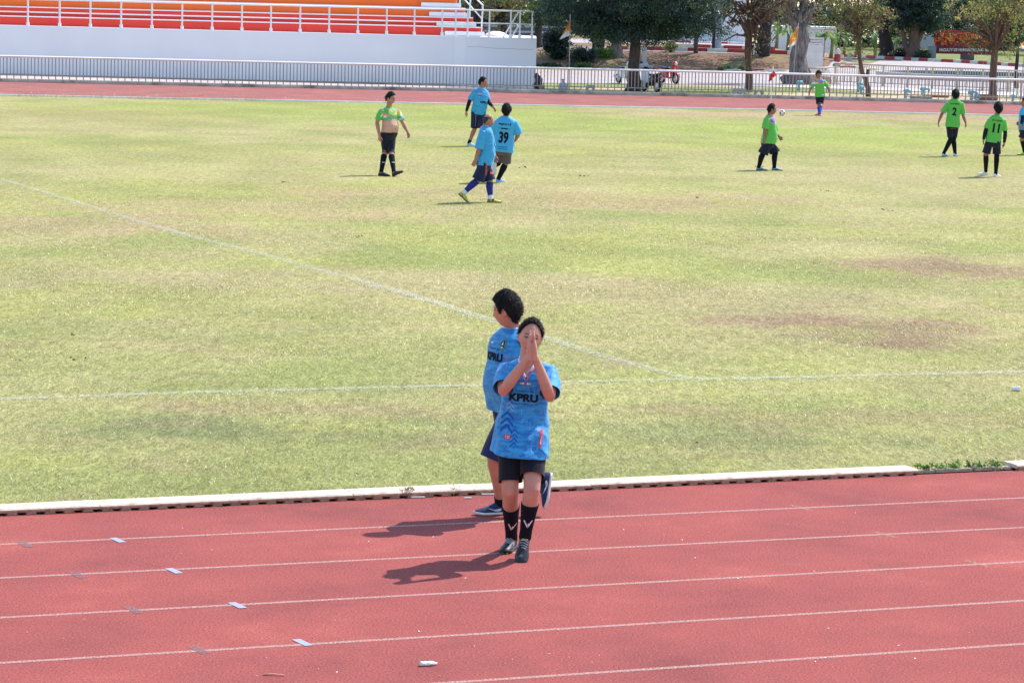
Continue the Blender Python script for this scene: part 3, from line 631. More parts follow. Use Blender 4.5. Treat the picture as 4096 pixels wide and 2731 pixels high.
# sign: faculty name board with big orange characters on a maroon beam
M['maroon'] = mat('sign_maroon', (0.20, 0.025, 0.06), 0.6, 0.3, var=0.06)
M['sign_orange'] = mat('sign_orange', (0.70, 0.11, 0.03), 0.6, 0.3, var=0.08)
M['sign_red'] = mat('sign_red', (0.40, 0.05, 0.03), 0.6, 0.3, var=0.15); M['letter_white'] = mat('letter_white', (0.78, 0.78, 0.78), 0.6, 0.3)
M['dark_conc'] = mat('dark_concrete', (0.14, 0.12, 0.13), 0.9, 0.2, var=0.2)
M['blue_grey'] = mat('blue_grey_paint', (0.24, 0.29, 0.36), 0.8, 0.3, var=0.1)
YS = GH(3730, 238).y
fs = thing('faculty_sign', 'maroon faculty sign beam under big orange characters, beyond the road', 'sign', (0, 0, 0))
def pbox(u0, v0, u1, v1, Y, d, m, name, parent, bev=0.0):
    a = P(u0, v1, Y); b = P(u1, v0, Y); return MB().box(a.x, Y, a.z, b.x, Y + d, b.z, bev=bev).build(name, m, parent)
pbox(3746, 186, 3990, 215, YS, .5, M['maroon'], 'name_beam', fs)
pbox(3712, 184, 3745.5, 245, YS - .1, .8, M['blue_grey'], 'end_pillar', fs)
pbox(3844, 215.5, 3897, 245, YS + .05, .5, M['dark_conc'], 'plinth', fs)
def text_mesh(s, h, bold=0.0, wscale=1.0, spacing=1.0):
    c = bpy.data.curves.new('lettering', 'FONT'); c.body = s; c.size = 1; c.offset = bold; c.space_character = spacing; c.align_x = 'CENTER'
    o = bpy.data.objects.new('lettering', c); COL.objects.link(o)
    me = bpy.data.meshes.new_from_object(o.evaluated_get(bpy.context.evaluated_depsgraph_get())); bpy.data.objects.remove(o); bpy.data.curves.remove(c)
    v = np.array([q.co for q in me.vertices]); 
    if len(v) == 0: return me
    cy = (v[:, 1].min() + v[:, 1].max()) / 2; hh = v[:, 1].max() - v[:, 1].min()
    for q in me.vertices: q.co = Vector((q.co.x * h / hh * wscale, (q.co.y - cy) * h / hh, 0))
    return me
def flat_text(s, u0, u1, vc, hpx, Y, m, parent, bold=0.02, name='lettering', depth=0.0):
    a = P(u0, vc, Y); b = P(u1, vc, Y); me = text_mesh(s, hpx / CAM_F * Y, bold)
    xs = [q.co.x for q in me.vertices]; k = (b.x - a.x) / (max(xs) - min(xs)); x0 = min(xs)
    me.materials.append(m); o = bpy.data.objects.new(name, me); link(o, parent)
    for q in me.vertices: q.co = Vector((a.x + (q.co.x - x0) * k, Y, a.z + (b.z - a.z) * ((q.co.x - x0) * k / (b.x - a.x)) + q.co.y))
    if depth:
        bm = bmesh.new(); bm.from_mesh(me); r = bmesh.ops.extrude_face_region(bm, geom=bm.faces[:]); bmesh.ops.translate(bm, vec=(0, -depth, 0), verts=[g for g in r['geom'] if isinstance(g, bmesh.types.BMVert)]); bmesh.ops.recalc_face_normals(bm, faces=bm.faces[:]); bm.to_mesh(me); bm.free()
    return o
flat_text('FACULTY OF HUMANITIES AND SOCIAL', 3758, 3984, 200.5, 12, YS - .04, M['letter_white'], fs, 0.035)
flat_text('มนุษยศาสตร์', 3735, 3975, 154, 66, YS + .25, M['sign_orange'], fs, 0.055, 'big_lettering', 0.3)
pbox(3740, 126, 3990, 184.5, YS + .35, .12, M['sign_red'], 'back_panel', fs)
M['hole'] = mat('white_window_panel', (0.7, 0.68, 0.64), 0.6, 0.3)
pbox(3764, 168, 3777, 184, YS + .22, .1, M['hole'], 'panel', fs); pbox(3895, 165, 3918, 171, YS + .22, .1, M['hole'], 'panel', fs)
pbox(3764, 163, 3800, 184, YS + .27, .05, M['maroon'], 'panel', fs)

# white slatted notice board beside the big grey trunk
Yb = 160.0
nbd = thing('notice_board', 'tall white slatted notice board beside the thick grey trunk', 'sign', (0, 0, 0))
M['board'] = mat('board_white', (0.66, 0.63, 0.60), 0.7, 0.3, var=0.08, scale=3)
M['board_post'] = mat('board_post', (0.42, 0.36, 0.30), 0.8, 0.3, var=0.2)
pbox(3232, 152, 3296, 178, Yb, .06, M['board'], 'header', nbd)
M['brown_txt'] = mat('brown_text', (0.18, 0.13, 0.10), 0.8, 0.2)
flat_text('มหาวิทยาลัยราชภัฏ', 3238, 3290, 160, 6.5, Yb - .012, M['brown_txt'], nbd, 0.02); flat_text('กำแพงเพชร', 3238, 3290, 170, 6, Yb - .012, M['brown_txt'], nbd, 0.02)
q = P(3229, 161, Yb); mb = MB(); mb.lathe([(0.001, -.02), (.16, -.02), (.16, .02), (.001, .02)], 20); o = mb.build('seal', M['brown_txt'], nbd); o.location = (q.x, Yb - .02, q.z); o.rotation_euler = (PI / 2, 0, 0)
mb = MB(); mb.lathe([(0.001, -.02), (.09, -.02), (.09, .02), (.001, .02)], 16); o2 = mb.build('seal_centre', M['board'], o); o2.location = (0, 0, .03)
for i in range(8):
    v0 = 182 + i * 11.6; sx = i * -.55; pbox(3222 + sx, v0, 3295 + sx, v0 + 9.3, Yb, .05, M['board'], 'slat', nbd)
pbox(3291, 150, 3294, 292, Yb + .07, .1, M['board_post'], 'post', nbd); pbox(3224, 178, 3227, 292, Yb + .07, .1, M['board_post'], 'post', nbd)

# second fence and leaning gate
M['cream'] = mat('cream_paint', (0.48, 0.42, 0.32), 0.6, 0.4, var=0.1)
f2 = thing('path_fence', 'cream bar fence with square end post behind the blue standpipes', 'fence', (0, 0, 0))
A = G(3340, 338); B = G(4200, 377); L_ = (B - A).length; n = int(L_ / .145); d = (B - A) / n; ang2 = math.atan2(d.y, d.x)
for z, r, nm in ((1.05, .035, 'top_rail'), (.16, .022, 'lower_rail')):
    MB().tube([A + Vector((0, 0, z)), B + Vector((0, 0, z))], r, 8).build(nm, M['cream'], f2, smooth=True)
mB = MB().box(-.014, -.014, .14, .014, .014, 1.03).mesh('baluster', False); mP = MB().box(-.04, -.04, 0, .04, .04, 1.04).mesh('post', False)
for me in (mB, mP): me.materials.append(M['cream'])
for i in range(n + 1):
    o = bpy.data.objects.new('post' if i % 10 == 0 else 'baluster', mP if i % 10 == 0 else mB); link(o, f2); o.location = A + d * i; o.rotation_euler = (0, 0, ang2)
gt = thing('leaning_gate', 'spare white barrier panel leaning against a thick grey trunk', 'barrier', (0, 0, 0))
Yg = 147.0
MB().tube([P(3212, 273, Yg), P(3310, 274, Yg)], .05, 8).build('top_bar', M['cream'], gt, smooth=True)
for i in range(15):
    a = P(3214 + i * 6.7, 274, Yg); b = P(3232 + i * 6.7, 340, Yg); b = Vector((b.x + .35, Yg - .45, 0.10)); o = MB().tube([a, b], .018, 6).build('bar', M['cream'], gt)
MB().tube([Vector((P(3232, 340, Yg).x + .35, Yg - .45, .1)), Vector((P(3332, 340, Yg).x + .3, Yg - .45, .1))], .03, 8).build('foot_bar', M['cream'], gt, smooth=True)
M['red_plastic'] = mat('red_plastic', (0.45, 0.07, 0.05), 0.5, 0.4)
rb = thing('red_barrier', 'dull red plastic barrier lying behind the leaning white panel', 'barrier', (0, 0, 0))
a = G(3210, 331); mb = MB(); mb.prism([(a.x, 149.2, 0), (a.x + 1.35, 149.2, 0), (a.x + 1.25, 149.2, .35), (a.x + .2, 149.2, .42), (a.x + .05, 149.2, .6)], (0, .35, 0)); mb.build('shell', M['red_plastic'], rb); MB().box(a.x + .1, 149.19, -.0, a.x + .35, 149.56, .06).build('foot', M['far_grey'], rb)

# round raised pool with spray heads
M['pool_rim'] = mat('pool_rim', (0.55, 0.53, 0.52), 0.8, 0.3, var=0.1)
M['pool_in'] = mat('pool_lining', (0.16, 0.20, 0.23), 0.7, 0.3, var=0.15)
M['pool_water'] = mat('pool_water', (0.10, 0.13, 0.13), 0.08, 0.5)
c0 = P(3509, 297, 168.0); R_ = 6.6; cx, cy = c0.x + R_, 168.0
pool = thing('fountain_pool', 'round raised concrete fountain pool beside the road at right', 'fountain', (cx, cy, 0))
MB().lathe([(R_ - .5, -.2), (R_ + .02, -.2), (R_ + .02, .22), (R_ + .07, .23), (R_ + .07, .33), (R_ - .45, .33), (R_ - .45, -.1), (R_ - .5, -.1)], 72, caps=False).build('rim_wall', M['pool_rim'], pool)
MB().lathe([(0.01, .02), (R_ - .46, .02)], 60, caps=False).build('water', M['pool_water'], pool)
MB().lathe([(R_ - .465, .022), (R_ - .455, .325)], 60, caps=False).build('lining', M['pool_in'], pool)
for i in range(5):
    h = MB().tube([(-4 + 2 * i, -1.5 + .3 * i, .0), (-4 + 2 * i, -1.5 + .3 * i, .5)], .05, 8).build('spray_pipe', M['far_grey'], pool)
    MB().ball((-4 + 2 * i, -1.5 + .3 * i, .55), .09, 10, 8).build('nozzle', M['swhite'], h)
# ================================================================== TREES AND PLANTS
M['leaf'] = mat('foliage', attr=True, rough=0.42, spec=0.5, trans=0.40)
M['bark'] = mat('bark', (0.095, 0.072, 0.062), 0.95, 0.1, var=0.35, scale=5, bump=1.0, bscale=9, stretch=(3, 3, 0.5), bdist=0.05)
M['bark_grey'] = mat('bark_grey', (0.20, 0.175, 0.165), 0.95, 0.1, var=0.65, scale=4.5, bump=1.0, bscale=6, stretch=(2.2, 2.2, 0.45), bdist=0.12)
M['bark_dark'] = mat('bark_dark', (0.05, 0.043, 0.042), 0.95, 0.1, var=0.35, scale=4, bump=1.0, bscale=7, stretch=(3, 3, 0.5), bdist=0.06)
M['bark_red'] = mat('bark_red', (0.15, 0.095, 0.078), 0.95, 0.1, var=0.35, scale=4, bump=1.0, bscale=7, stretch=(3, 3, 0.5), bdist=0.05)
TEAL = [((0.034, 0.078, 0.066), 5), ((0.055, 0.112, 0.080), 3), ((0.11, 0.16, 0.06), 1)]
OLIVE = [((0.19, 0.22, 0.075), 4), ((0.28, 0.29, 0.10), 3), ((0.28, 0.235, 0.08), 2), ((0.22, 0.145, 0.08), 1.5)]
YELLOW = [((0.28, 0.31, 0.085), 4), ((0.42, 0.38, 0.11), 3), ((0.16, 0.20, 0.07), 3), ((0.24, 0.17, 0.09), 1)]
BROWNY = [((0.17, 0.145, 0.075), 3), ((0.17, 0.11, 0.075), 3), ((0.09, 0.11, 0.04), 3), ((0.2, 0.16, 0.12), 1)]
DARKG = [((0.020, 0.046, 0.040), 5), ((0.034, 0.072, 0.045), 3)]
GREEN = [((0.06, 0.12, 0.03), 4), ((0.10, 0.17, 0.04), 3), ((0.16, 0.22, 0.05), 1)]
BRIGHT = [((0.16, 0.28, 0.05), 4), ((0.10, 0.2, 0.04), 3), ((0.28, 0.32, 0.08), 2)]
def foliage(blobs, n, size, cols, parent, name='crown', clump=0.45, aspect=0.42, droop=0.5, seed=1, clumps=None):
    """blobs: (centre, (rx, ry, rz), density). Leaf-sized faces in clumps spread through each blob."""
    g = np.random.default_rng(seed); wts = np.array([b[1][0] * b[1][1] * b[1][2] * b[2] for b in blobs]) ** 0.8; wts /= wts.sum()
    V = []; C = []; cw = np.array([c[1] for c in cols], float); cw /= cw.sum(); ca = np.array([c[0] for c in cols])
    for (c, r, _), wt in zip(blobs, wts):
        m = max(12, int(n * wt)); k = max(5, int(m / 40)) if clumps is None else clumps
        d = g.normal(size=(k, 3)); d /= np.linalg.norm(d, axis=1)[:, None]; cc = np.array(c) + d * np.array(r) * (g.random((k, 1)) ** 0.45)
        cr = (clump * (0.5 + g.random(k)))[:, None]; cc_col = ca[g.choice(len(ca), k, p=cw)] * (0.55 + 1.1 * g.random((k, 1)) ** 1.6)  # brightness spread puts clump highlights into the leaf colour
        w_ = g.integers(0, k, m); p = cc[w_] + g.normal(size=(m, 3)) * cr[w_] * np.array((0.62, 0.62, 0.42))
        L_ = size * (0.6 + 0.8 * g.random(m))[:, None]; a = g.normal(size=(m, 3)) + np.array((0, 0, -droop)); a /= np.linalg.norm(a, axis=1)[:, None]
        b = np.cross(a, g.normal(size=(m, 3))); b /= np.linalg.norm(b, axis=1)[:, None]
        q = np.stack([p - a * L_ * .5, p + b * L_ * aspect * .5, p + a * L_ * .5, p - b * L_ * aspect * .5], 1); V.append(q.reshape(-1, 3))
        col = cc_col[w_] * (0.7 + 0.6 * g.random((m, 1))); C.append(np.repeat(col, 4, 0))
    V = np.concatenate(V); C = np.concatenate(C); f = np.arange(len(V)).reshape(-1, 4)
    return np_mesh(name, V, f, M['leaf'], C, parent)
def wood(paths, bark, name, parent, n=9, seed=0):
    mb = MB()
    for pts in paths:
        c = [Vector(q[:3]) for q in pts]; r = [q[3] for q in pts]; P2 = []; R2 = []
        for i in range(len(c) - 1):
            S = max(2, int((c[i + 1] - c[i]).length / 0.5))
            for j in range(S):
                t = j / S; q = c[i].lerp(c[i + 1], t); rr = r[i] + (r[i + 1] - r[i]) * t
                q = q + Vector((noise.noise(q * .7 + Vector((seed, 0, 0))), noise.noise(q * .7 + Vector((0, seed, 3))), 0)) * rr * .8; P2.append(q); R2.append(rr * (1 + .18 * noise.noise(q * 2 + Vector((seed, seed, 0)))))
        P2.append(c[-1]); R2.append(r[-1]); mb.tube(P2, R2, n)
    return mb.build(name, bark, parent, smooth=True)
TREE_SEED = [10]
def tree(label, name, base, trunk, blobs, upper, n, leaf, cols, bark, limbs=(), group=None, clump=0.5, Y=None, depth_r=1.0, nlimb=3, flare=1.5, extra_cols=None, droop=.5, limb_from=2):
    TREE_SEED[0] += 1; sd_ = TREE_SEED[0]; rg = random.Random(sd_)
    b = GH(*base) if Y is None else P(base[0], base[1], Y); Y = b.y
    t = thing(name, label, 'tree', b, 0, group)
    def L(q): return Vector(q) - b
    tp = [(*L((b.x, Y, b.z - .15)), trunk[0][2] * flare), (*L((b.x, Y, b.z + .35)), trunk[0][2] * (1 + (flare - 1) * .35))]
    for u, v, r in trunk: q = L(P(u, v, Y)); tp.append((q.x, q.y, max(q.z, .7), r))
    top = Vector(tp[-1][:3]); r_top = tp[-1][3]
    B = []
    for u, v, ru, rv, dn in blobs:
        q = L(P(u, v, Y)); k = Y / CAM_F; B.append((Vector((q.x, q.y + rg.uniform(-.4, .4) * depth_r * ru * k, q.z)), (ru * k, ru * k * depth_r, rv * k), dn))
    for dx, dy, z, rx, ry, rz_, dn in upper: B.append((Vector((dx, dy, z)), (rx, ry, rz_), dn))
    paths = [tp]
    for lb in limbs:
        paths.append([(*L(P(u, v, Y + dy)), r) for u, v, dy, r in lb])
    for c, r, dn in B:
        for j in range(nlimb):
            e = c + Vector((rg.uniform(-.6, .6) * r[0], rg.uniform(-.6, .6) * r[1], rg.uniform(-.3, .6) * r[2])); s = Vector(tp[rg.randrange(max(1, len(tp) - limb_from), len(tp))][:3]) ; m_ = s.lerp(e, .5) + Vector((rg.uniform(-.3, .3), rg.uniform(-.3, .3), .25))
            paths.append([(*s, r_top * .5), (*m_, r_top * .3), (*e, r_top * .1)])
    wood(paths, bark, 'trunk', t, seed=sd_)
    foliage(B, n, leaf, cols, t, clump=clump, seed=sd_, droop=droop)
    return t
tree('large dark green spreading tree with drooping feathery foliage, just behind the fence', 'shade_tree', (2532, 364), [(2534, 300, .27), (2536, 230, .25), (2538, 170, .23), (2542, 90, .20)],
     [(2520, 60, 200, 70, 1), (2320, 55, 170, 62, 1), (2270, 30, 130, 60, .8), (2700, 60, 190, 65, 1), (2620, 110, 160, 45, 1.1), (2450, 105, 170, 48, 1.1), (2400, 118, 90, 26, .9), (2790, 95, 90, 42, .7), (2850, 110, 55, 32, .6), (2680, 140, 60, 34, 1), (2540, 135, 130, 34, 1.2), (2470, 140, 70, 30, 1), (2620, 140, 70, 32, 1), (2360, 110, 110, 34, 1), (2440, 152, 80, 26, 1), (2390, 140, 70, 28, 1), (2600, 160, 60, 26, 1), (2655, 166, 45, 26, 1), (2320, 120, 80, 30, 1), (2500, 165, 50, 22, 1), (2730, 135, 70, 36, 1), (2220, 90, 50, 40, .9), (2770, 120, 70, 40, 1), (2890, 120, 50, 34, .7), (2240, 70, 60, 45, .5), (2580, 20, 230, 60, 1)],
     [(0, 0, 6.5, 4.6, 4.4, 2.6, .9), (-2.4, .5, 5.2, 3.2, 3.4, 1.8, .8), (2.4, -.4, 5.4, 3.2, 3.4, 1.9, .8)], 150000, .105, TEAL, M['bark'], clump=.30, nlimb=1, limbs=[[(2540, 130, .2, .16), (2500, 90, .3, .12), (2430, 60, .4, .07)], [(2544, 130, .3, .16), (2590, 90, .4, .11), (2680, 50, .4, .06)]], droop=1.1, limb_from=1)
tree('slim tree with reddish bark, bare twigs and a green tuft on its trunk', 'twiggy_tree', (2993, 367), [(2993, 300, .16), (2992, 210, .155), (2996, 120, .14), (3000, 50, .12)],
     [(3000, 60, 90, 50, .35), (2900, 60, 60, 50, .25), (3090, 50, 90, 45, .3), (3010, 200, 30, 42, .7), (3000, 235, 18, 22, .8), (3070, 165, 30, 22, .5), (2930, 110, 35, 22, .3), (2880, 15, 60, 35, .4), (3110, 80, 40, 30, .35)],
     [(0, 0, 6.2, 2.6, 2.4, 1.8, .35), (1.5, .3, 5.2, 1.6, 1.6, 1.2, .3)], 5200, .16, BROWNY, M['bark_red'], nlimb=5, clump=.34,
     limbs=[[(2994, 140, 0, .12), (2965, 95, -.1, .08), (2940, 20, -.2, .05), (2925, -20, -.2, .04)], [(2996, 120, 0, .11), (3060, 55, .1, .08), (3130, 10, .2, .06), (3180, -10, .2, .04)], [(2990, 145, 0, .06), (2940, 140, -.1, .04), (2895, 165, -.2, .02)], [(2994, 150, .0, .07), (3030, 100, .1, .05), (3060, 40, .1, .03)], [(2985, 110, .0, .05), (2950, 60, .1, .03), (2945, 30, .1, .015)]])
tree('massive grey pollarded trunk with flared base and sparse brownish regrowth', 'old_tree', (3190, 338), [(3186, 300, .52), (3192, 220, .42), (3200, 150, .40), (3205, 100, .36)],
     [(3160, 50, 70, 45, .35), (3235, 50, 60, 45, .35), (3200, 20, 100, 40, .45), (3140, 90, 30, 20, .3)], [(0, 0, 6.4, 2.6, 2.4, 1.6, .4), (-1.2, 0, 5.0, 1.6, 1.6, 1, .3)], 5200, .16, BROWNY, M['bark_grey'], nlimb=5, flare=1.9, clump=.34,
     limbs=[[(3205, 120, 0, .30), (3240, 62, 0, .2), (3255, 10, 0, .12)], [(3195, 130, 0, .30), (3178, 80, 0, .22), (3160, 20, 0, .14)], [(3204, 100, 0, .12), (3205, 20, 0, .08), (3207, -30, 0, .06)]])
tree('small olive-leaved tree with a leaning slender trunk and cut stump branch', 'young_tree', (3473, 387), [(3466, 340, .105), (3450, 290, .10), (3440, 230, .09), (3438, 150, .08), (3436, 110, .07)],
     [(3440, 60, 120, 50, .8), (3350, 60, 80, 55, .6), (3380, 120, 80, 50, .6), (3540, 45, 70, 40, .55), (3320, 100, 45, 50, .35), (3420, 200, 60, 32, .6), (3480, 205, 40, 26, .45), (3500, 90, 60, 35, .5), (3360, 175, 45, 28, .35), (3395, 15, 110, 35, .7), (3535, 60, 45, 30, .5)],
     [(0, 0, 5.6, 2.2, 2, 1.4, .8), (-1.3, 0, 4.8, 1.6, 1.6, 1.2, .7)], 11500, .10, OLIVE, M['bark_red'], nlimb=3, clump=.26, flare=1.2,
     limbs=[[(3462, 315, 0, .09), (3472, 300, 0, .09), (3474, 278, 0, .07)], [(3437, 120, 0, .08), (3480, 60, 0, .06), (3500, 10, 0, .04)], [(3438, 150, 0, .06), (3470, 75, 0, .04), (3490, 30, 0, .02)]])
tree('black-barked thick trunk standing behind the red and white kerb', 'dark_tree', (3545, 236), [(3547, 215, .62), (3545, 170, .50), (3535, 115, .45), (3535, 60, .4)],
     [(3560, 20, 110, 40, 1), (3640, 40, 70, 40, .8)], [(0, 0, 7.6, 4, 4, 2.4, 1), (2, 0, 5.6, 3, 3, 1.8, 1)], 9000, .26, DARKG, M['bark_dark'], clump=.5, nlimb=2, flare=1.35)
tree('twin-stemmed reddish trunk under a dense dark blue-green crown', 'dark_tree', (3655, 240), [(3656, 200, .55), (3658, 140, .42), (3672, 80, .35), (3685, 10, .3)],
     [(3640, 50, 110, 62, 1), (3740, 55, 75, 65, 1), (3700, 90, 80, 40, .9), (3610, 95, 60, 35, .9), (3740, 130, 40, 40, .7), (3650, 10, 130, 40, 1)], [(0, 0, 8.2, 4.5, 4.4, 2.6, 1)], 22000, .24, DARKG, M['bark_red'], clump=.5, nlimb=3, flare=1.35,
     limbs=[[(3645, 225, 0, .3), (3618, 180, 0, .22), (3610, 130, 0, .18), (3600, 80, 0, .1)], [(3660, 180, 0, .3), (3690, 120, .3, .22), (3720, 60, .4, .14)]])
tree('forked tree with yellow-olive leaves standing at the fence on the right', 'roadside_tree', (3969, 402), [(3968, 340, .17), (3974, 270, .155), (3982, 210, .15), (3988, 160, .14)],
     [(3960, 60, 140, 60, .8), (3850, 50, 90, 45, .6), (3800, 125, 50, 25, .45), (3860, 150, 60, 35, .5), (3930, 160, 70, 45, .6), (4050, 170, 50, 55, .7), (3990, 130, 70, 50, .6), (4070, 60, 70, 60, .6), (4040, 215, 40, 28, .5), (3945, 210, 28, 25, .35), (3900, 110, 70, 40, .5), (3960, 15, 170, 40, .8), (3880, 195, 35, 20, .3)],
     [(0, 0, 5.8, 3, 2.6, 1.6, .8), (1.6, 0, 5.0, 2, 2, 1.4, .7)], 14000, .10, YELLOW, M['bark_red'], nlimb=3, clump=.28, flare=1.25,
     limbs=[[(3986, 180, 0, .13), (4010, 110, 0, .11), (4050, 40, 0, .09), (4090, -20, 0, .07)], [(3986, 175, 0, .1), (3975, 110, 0, .08), (3965, 20, 0, .06)], [(3986, 140, 0, .04), (3920, 130, 0, .03), (3830, 128, 0, .015)]])
tree('thin dark-stemmed tree at the right edge behind the pool', 'roadside_tree', (4066, 360), [(4066, 290, .09), (4070, 220, .085), (4075, 150, .08), (4080, 90, .07)],
     [(4100, 80, 60, 60, .7), (4140, 40, 60, 60, .7), (4070, 130, 25, 30, .4)], [(0.4, 0, 5.5, 2, 2, 1.5, .8)], 6000, .13, OLIVE, M['bark_dark'], nlimb=3, clump=.3, flare=1.2)
# trees along the bank and upper road
tree('thick grey trunk on the brown bank left of the big tree', 'bank_tree', (2461, 228), [(2461, 205, .30), (2462, 180, .27), (2464, 140, .25)], [(2440, 90, 90, 45, 1)], [(0, 0, 7.0, 3.6, 3.4, 2, 1), (2, 0, 8.5, 3, 3, 1.8, 1)], 11000, .2, TEAL, M['bark_grey'], group=None, flare=2.0)
tree('double trunk among green shrubs at the left end of the bank', 'bank_tree', (2388, 212), [(2386, 190, .30), (2380, 160, .28), (2378, 120, .25)], [(2380, 60, 110, 50, 1), (2300, 60, 80, 50, .9)], [(0, 0, 7.0, 3.6, 3.4, 2, 1), (-2, 0, 8.5, 3, 3, 1.8, 1)], 11000, .22, TEAL, M['bark_dark'], limbs=[[(2398, 205, 0, .25), (2405, 170, 0, .2), (2412, 110, 0, .15)]], flare=1.3)
tree('slim pale trunk beside the striped kerb, right of the big tree', 'bank_tree', (2783, 213), [(2784, 190, .13), (2786, 165, .12), (2790, 110, .11)], [(2790, 60, 80, 50, .9)], [(0, 0, 6.5, 3.2, 3, 2, 1), (1.5, 0, 8.5, 3, 3, 1.6, 1)], 9000, .2, TEAL, M['bark'], flare=1.2)
tree('dark trunk behind the blue-grey lamp post', 'bank_tree', (2861, 203), [(2862, 180, .2), (2864, 150, .2), (2868, 90, .18)], [(2860, 40, 90, 50, .8), (2910, 40, 60, 40, .4)], [(0, 0, 6.5, 3, 3, 2, 1), (2, 0, 8, 3, 3, 1.6, 1)], 9000, .2, GREEN, M['bark_dark'], flare=1.2)
tree('broad dark trunk on the bank between the twiggy tree and the old trunk', 'bank_tree', (3048, 224), [(3050, 200, .42), (3056, 150, .40), (3062, 90, .36), (3070, 30, .3)], [(3080, 40, 80, 40, .45), (3020, 35, 70, 40, .4), (3110, 70, 40, 30, .4)], [(0, 0, 7, 3.4, 3.2, 2, 1), (3, 0, 8, 3, 3, 1.6, 1)], 9000, .2, BROWNY, M['bark_dark'], flare=1.2)
# tree masses behind the stand's end and far behind, each tree its own
for i, (u, v, blobs, cols, lab) in enumerate((
        (1905, 175, [(1890, 50, 60, 60, .9), (1900, 0, 70, 50, 1), (1925, 110, 35, 30, .6)], BROWNY, 'brownish green tree directly behind the handrails of the stand'),
        (2010, 178, [(2000, 60, 75, 55, .9), (2030, 10, 90, 50, 1), (2000, 118, 45, 22, .6)], OLIVE, 'olive green tree behind the end railing of the stand'),
        (2150, 182, [(2140, 40, 80, 55, .9), (2110, 75, 45, 40, .7), (2170, 85, 50, 35, .7)], GREEN, 'light green tree between the stand and the orange and white flag'))):
    tree(lab, 'broadleaf_tree', (u, v), [(u, v - 20, .2), (u + 3, v - 70, .18), (u, v - 110, .15)], blobs, [(0, 0, 5.6, 2.8, 2.6, 2, 1)], 11000, .16, cols, M['bark_dark'], Y=157 + i * 3, clump=.36)
far_lab = ['tall dark tree of the far backdrop, at left behind the grandstand', 'dark backdrop tree behind the stand handrail', 'dark backdrop tree above the bleacher', 'backdrop tree above the left part of the big dark crown', 'backdrop tree filling in behind the big dark crown',
           'backdrop tree rising over the white ledged building', 'pale green backdrop tree behind the twiggy tree', 'backdrop tree over the banana plants', 'backdrop tree left of the black trunk', 'backdrop tree behind the black trunk', 'backdrop tree above the orange sign', 'backdrop tree right of the orange sign', 'backdrop tree at the far right edge']
for i, lab in enumerate(far_lab):
    u = 1500 + i * 230; YY = 268 + (i * 37) % 21; cols = (TEAL, GREEN, DARKG, OLIVE)[(i * 3) % 4] if i not in (6, 7) else GREEN
    tree(lab, 'backdrop_tree', (u, 160), [(u, 140, .3), (u, 100, .28), (u, 40, .2)], [(u - 40, 70, 110, 55, 1), (u + 60, 60, 110, 60, 1), (u, 110, 130, 40, 1)] if i not in (5,) else [(u, 30, 100, 40, 1)], [(0, 0, 7.5, 4.2, 3.6, 2.6, 1), (0, 0, 10, 3.4, 3, 2, 1)], 5200, .42, cols, M['bark_dark'], group='trees of the far backdrop', Y=YY, nlimb=1, clump=.8)

wood_cols = [((0.035, 0.07, 0.035), 4), ((0.06, 0.10, 0.04), 3), ((0.10, 0.13, 0.05), 2)]
wl = foliage([(Vector((x_, 296 + (i * 7) % 9, 3.0)), (7, 4, 4.5), 1) for i, x_ in enumerate(range(-45, 75, 6))], 52000, .6, wood_cols, None, 'far_woodland', clump=1.0, seed=77)
tag(wl, 'far dark woodland closing off the view behind the road trees', 'woodland', kind='stuff')
def shrub(label, name, base, ru, rv, n, leaf, cols, cat='shrub', Y=None, clump=.22, group=None):
    TREE_SEED[0] += 1; b = GH(*base) if Y is None else P(*base, Y); k = b.y / CAM_F
    t = thing(name, label, cat, b, 0, group)
    wood([[(0, 0, -.05, .03), (random.uniform(-.2, .2), 0, rv * k * 1.2, .015)] for _ in range(3)], M['bark_dark'], 'stem', t, 6)
    foliage([(Vector((0, 0, rv * k)), (ru * k, ru * k * .8, rv * k), 1)], n, leaf, cols, t, 'foliage', clump, seed=TREE_SEED[0]); return t
shrub('dark shrub beyond the orange and white flag', 'shrub', (2225, 238), 52, 62, 9000, .14, DARKG)
shrub('dense dark creeper clump beside the flag pole on the bank', 'shrub', (2330, 252), 55, 28, 3500, .12, DARKG)
shrub('bright green weeds climbing the bank left of the thick grey trunk', 'shrub', (2415, 232), 45, 16, 2600, .10, BRIGHT)
shrub('clipped round dark hedge beside the twin-stemmed trunk', 'hedge', (3603, 238), 24, 20, 4000, .12, DARKG, 'hedge')
shrub('drooping yellow-green bush under the big dark crown by the striped kerb', 'shrub', (2680, 208), 22, 18, 900, .14, YELLOW)
shrub('low dark hedge beside the blue-grey sign pillar', 'hedge', (3690, 244), 34, 22, 3500, .12, DARKG, 'hedge')
for i, (u, v, ru) in enumerate(((2200, 270, 60), (2330, 274, 70), (2880, 286, 10), (2912, 282, 12), (2965, 284, 12), (3345, 272, 10))):
    lab = ('tall green grass clump at the foot of the bank near the stand', 'green grass clump at the foot of the bank by the flag pole', 'small weed tuft at the left end of the low kerb', 'weed tuft on the low chipped kerb left of the twiggy tree', 'weed tuft on the low chipped kerb behind the twiggy trunk', 'weed tuft by the spare barrier panel')[i]
    shrub(lab, 'weed_clump', (u, v), ru, 8, 1400 if ru > 30 else 260, .12, BRIGHT if i > 1 else GREEN, 'weeds', clump=.12)
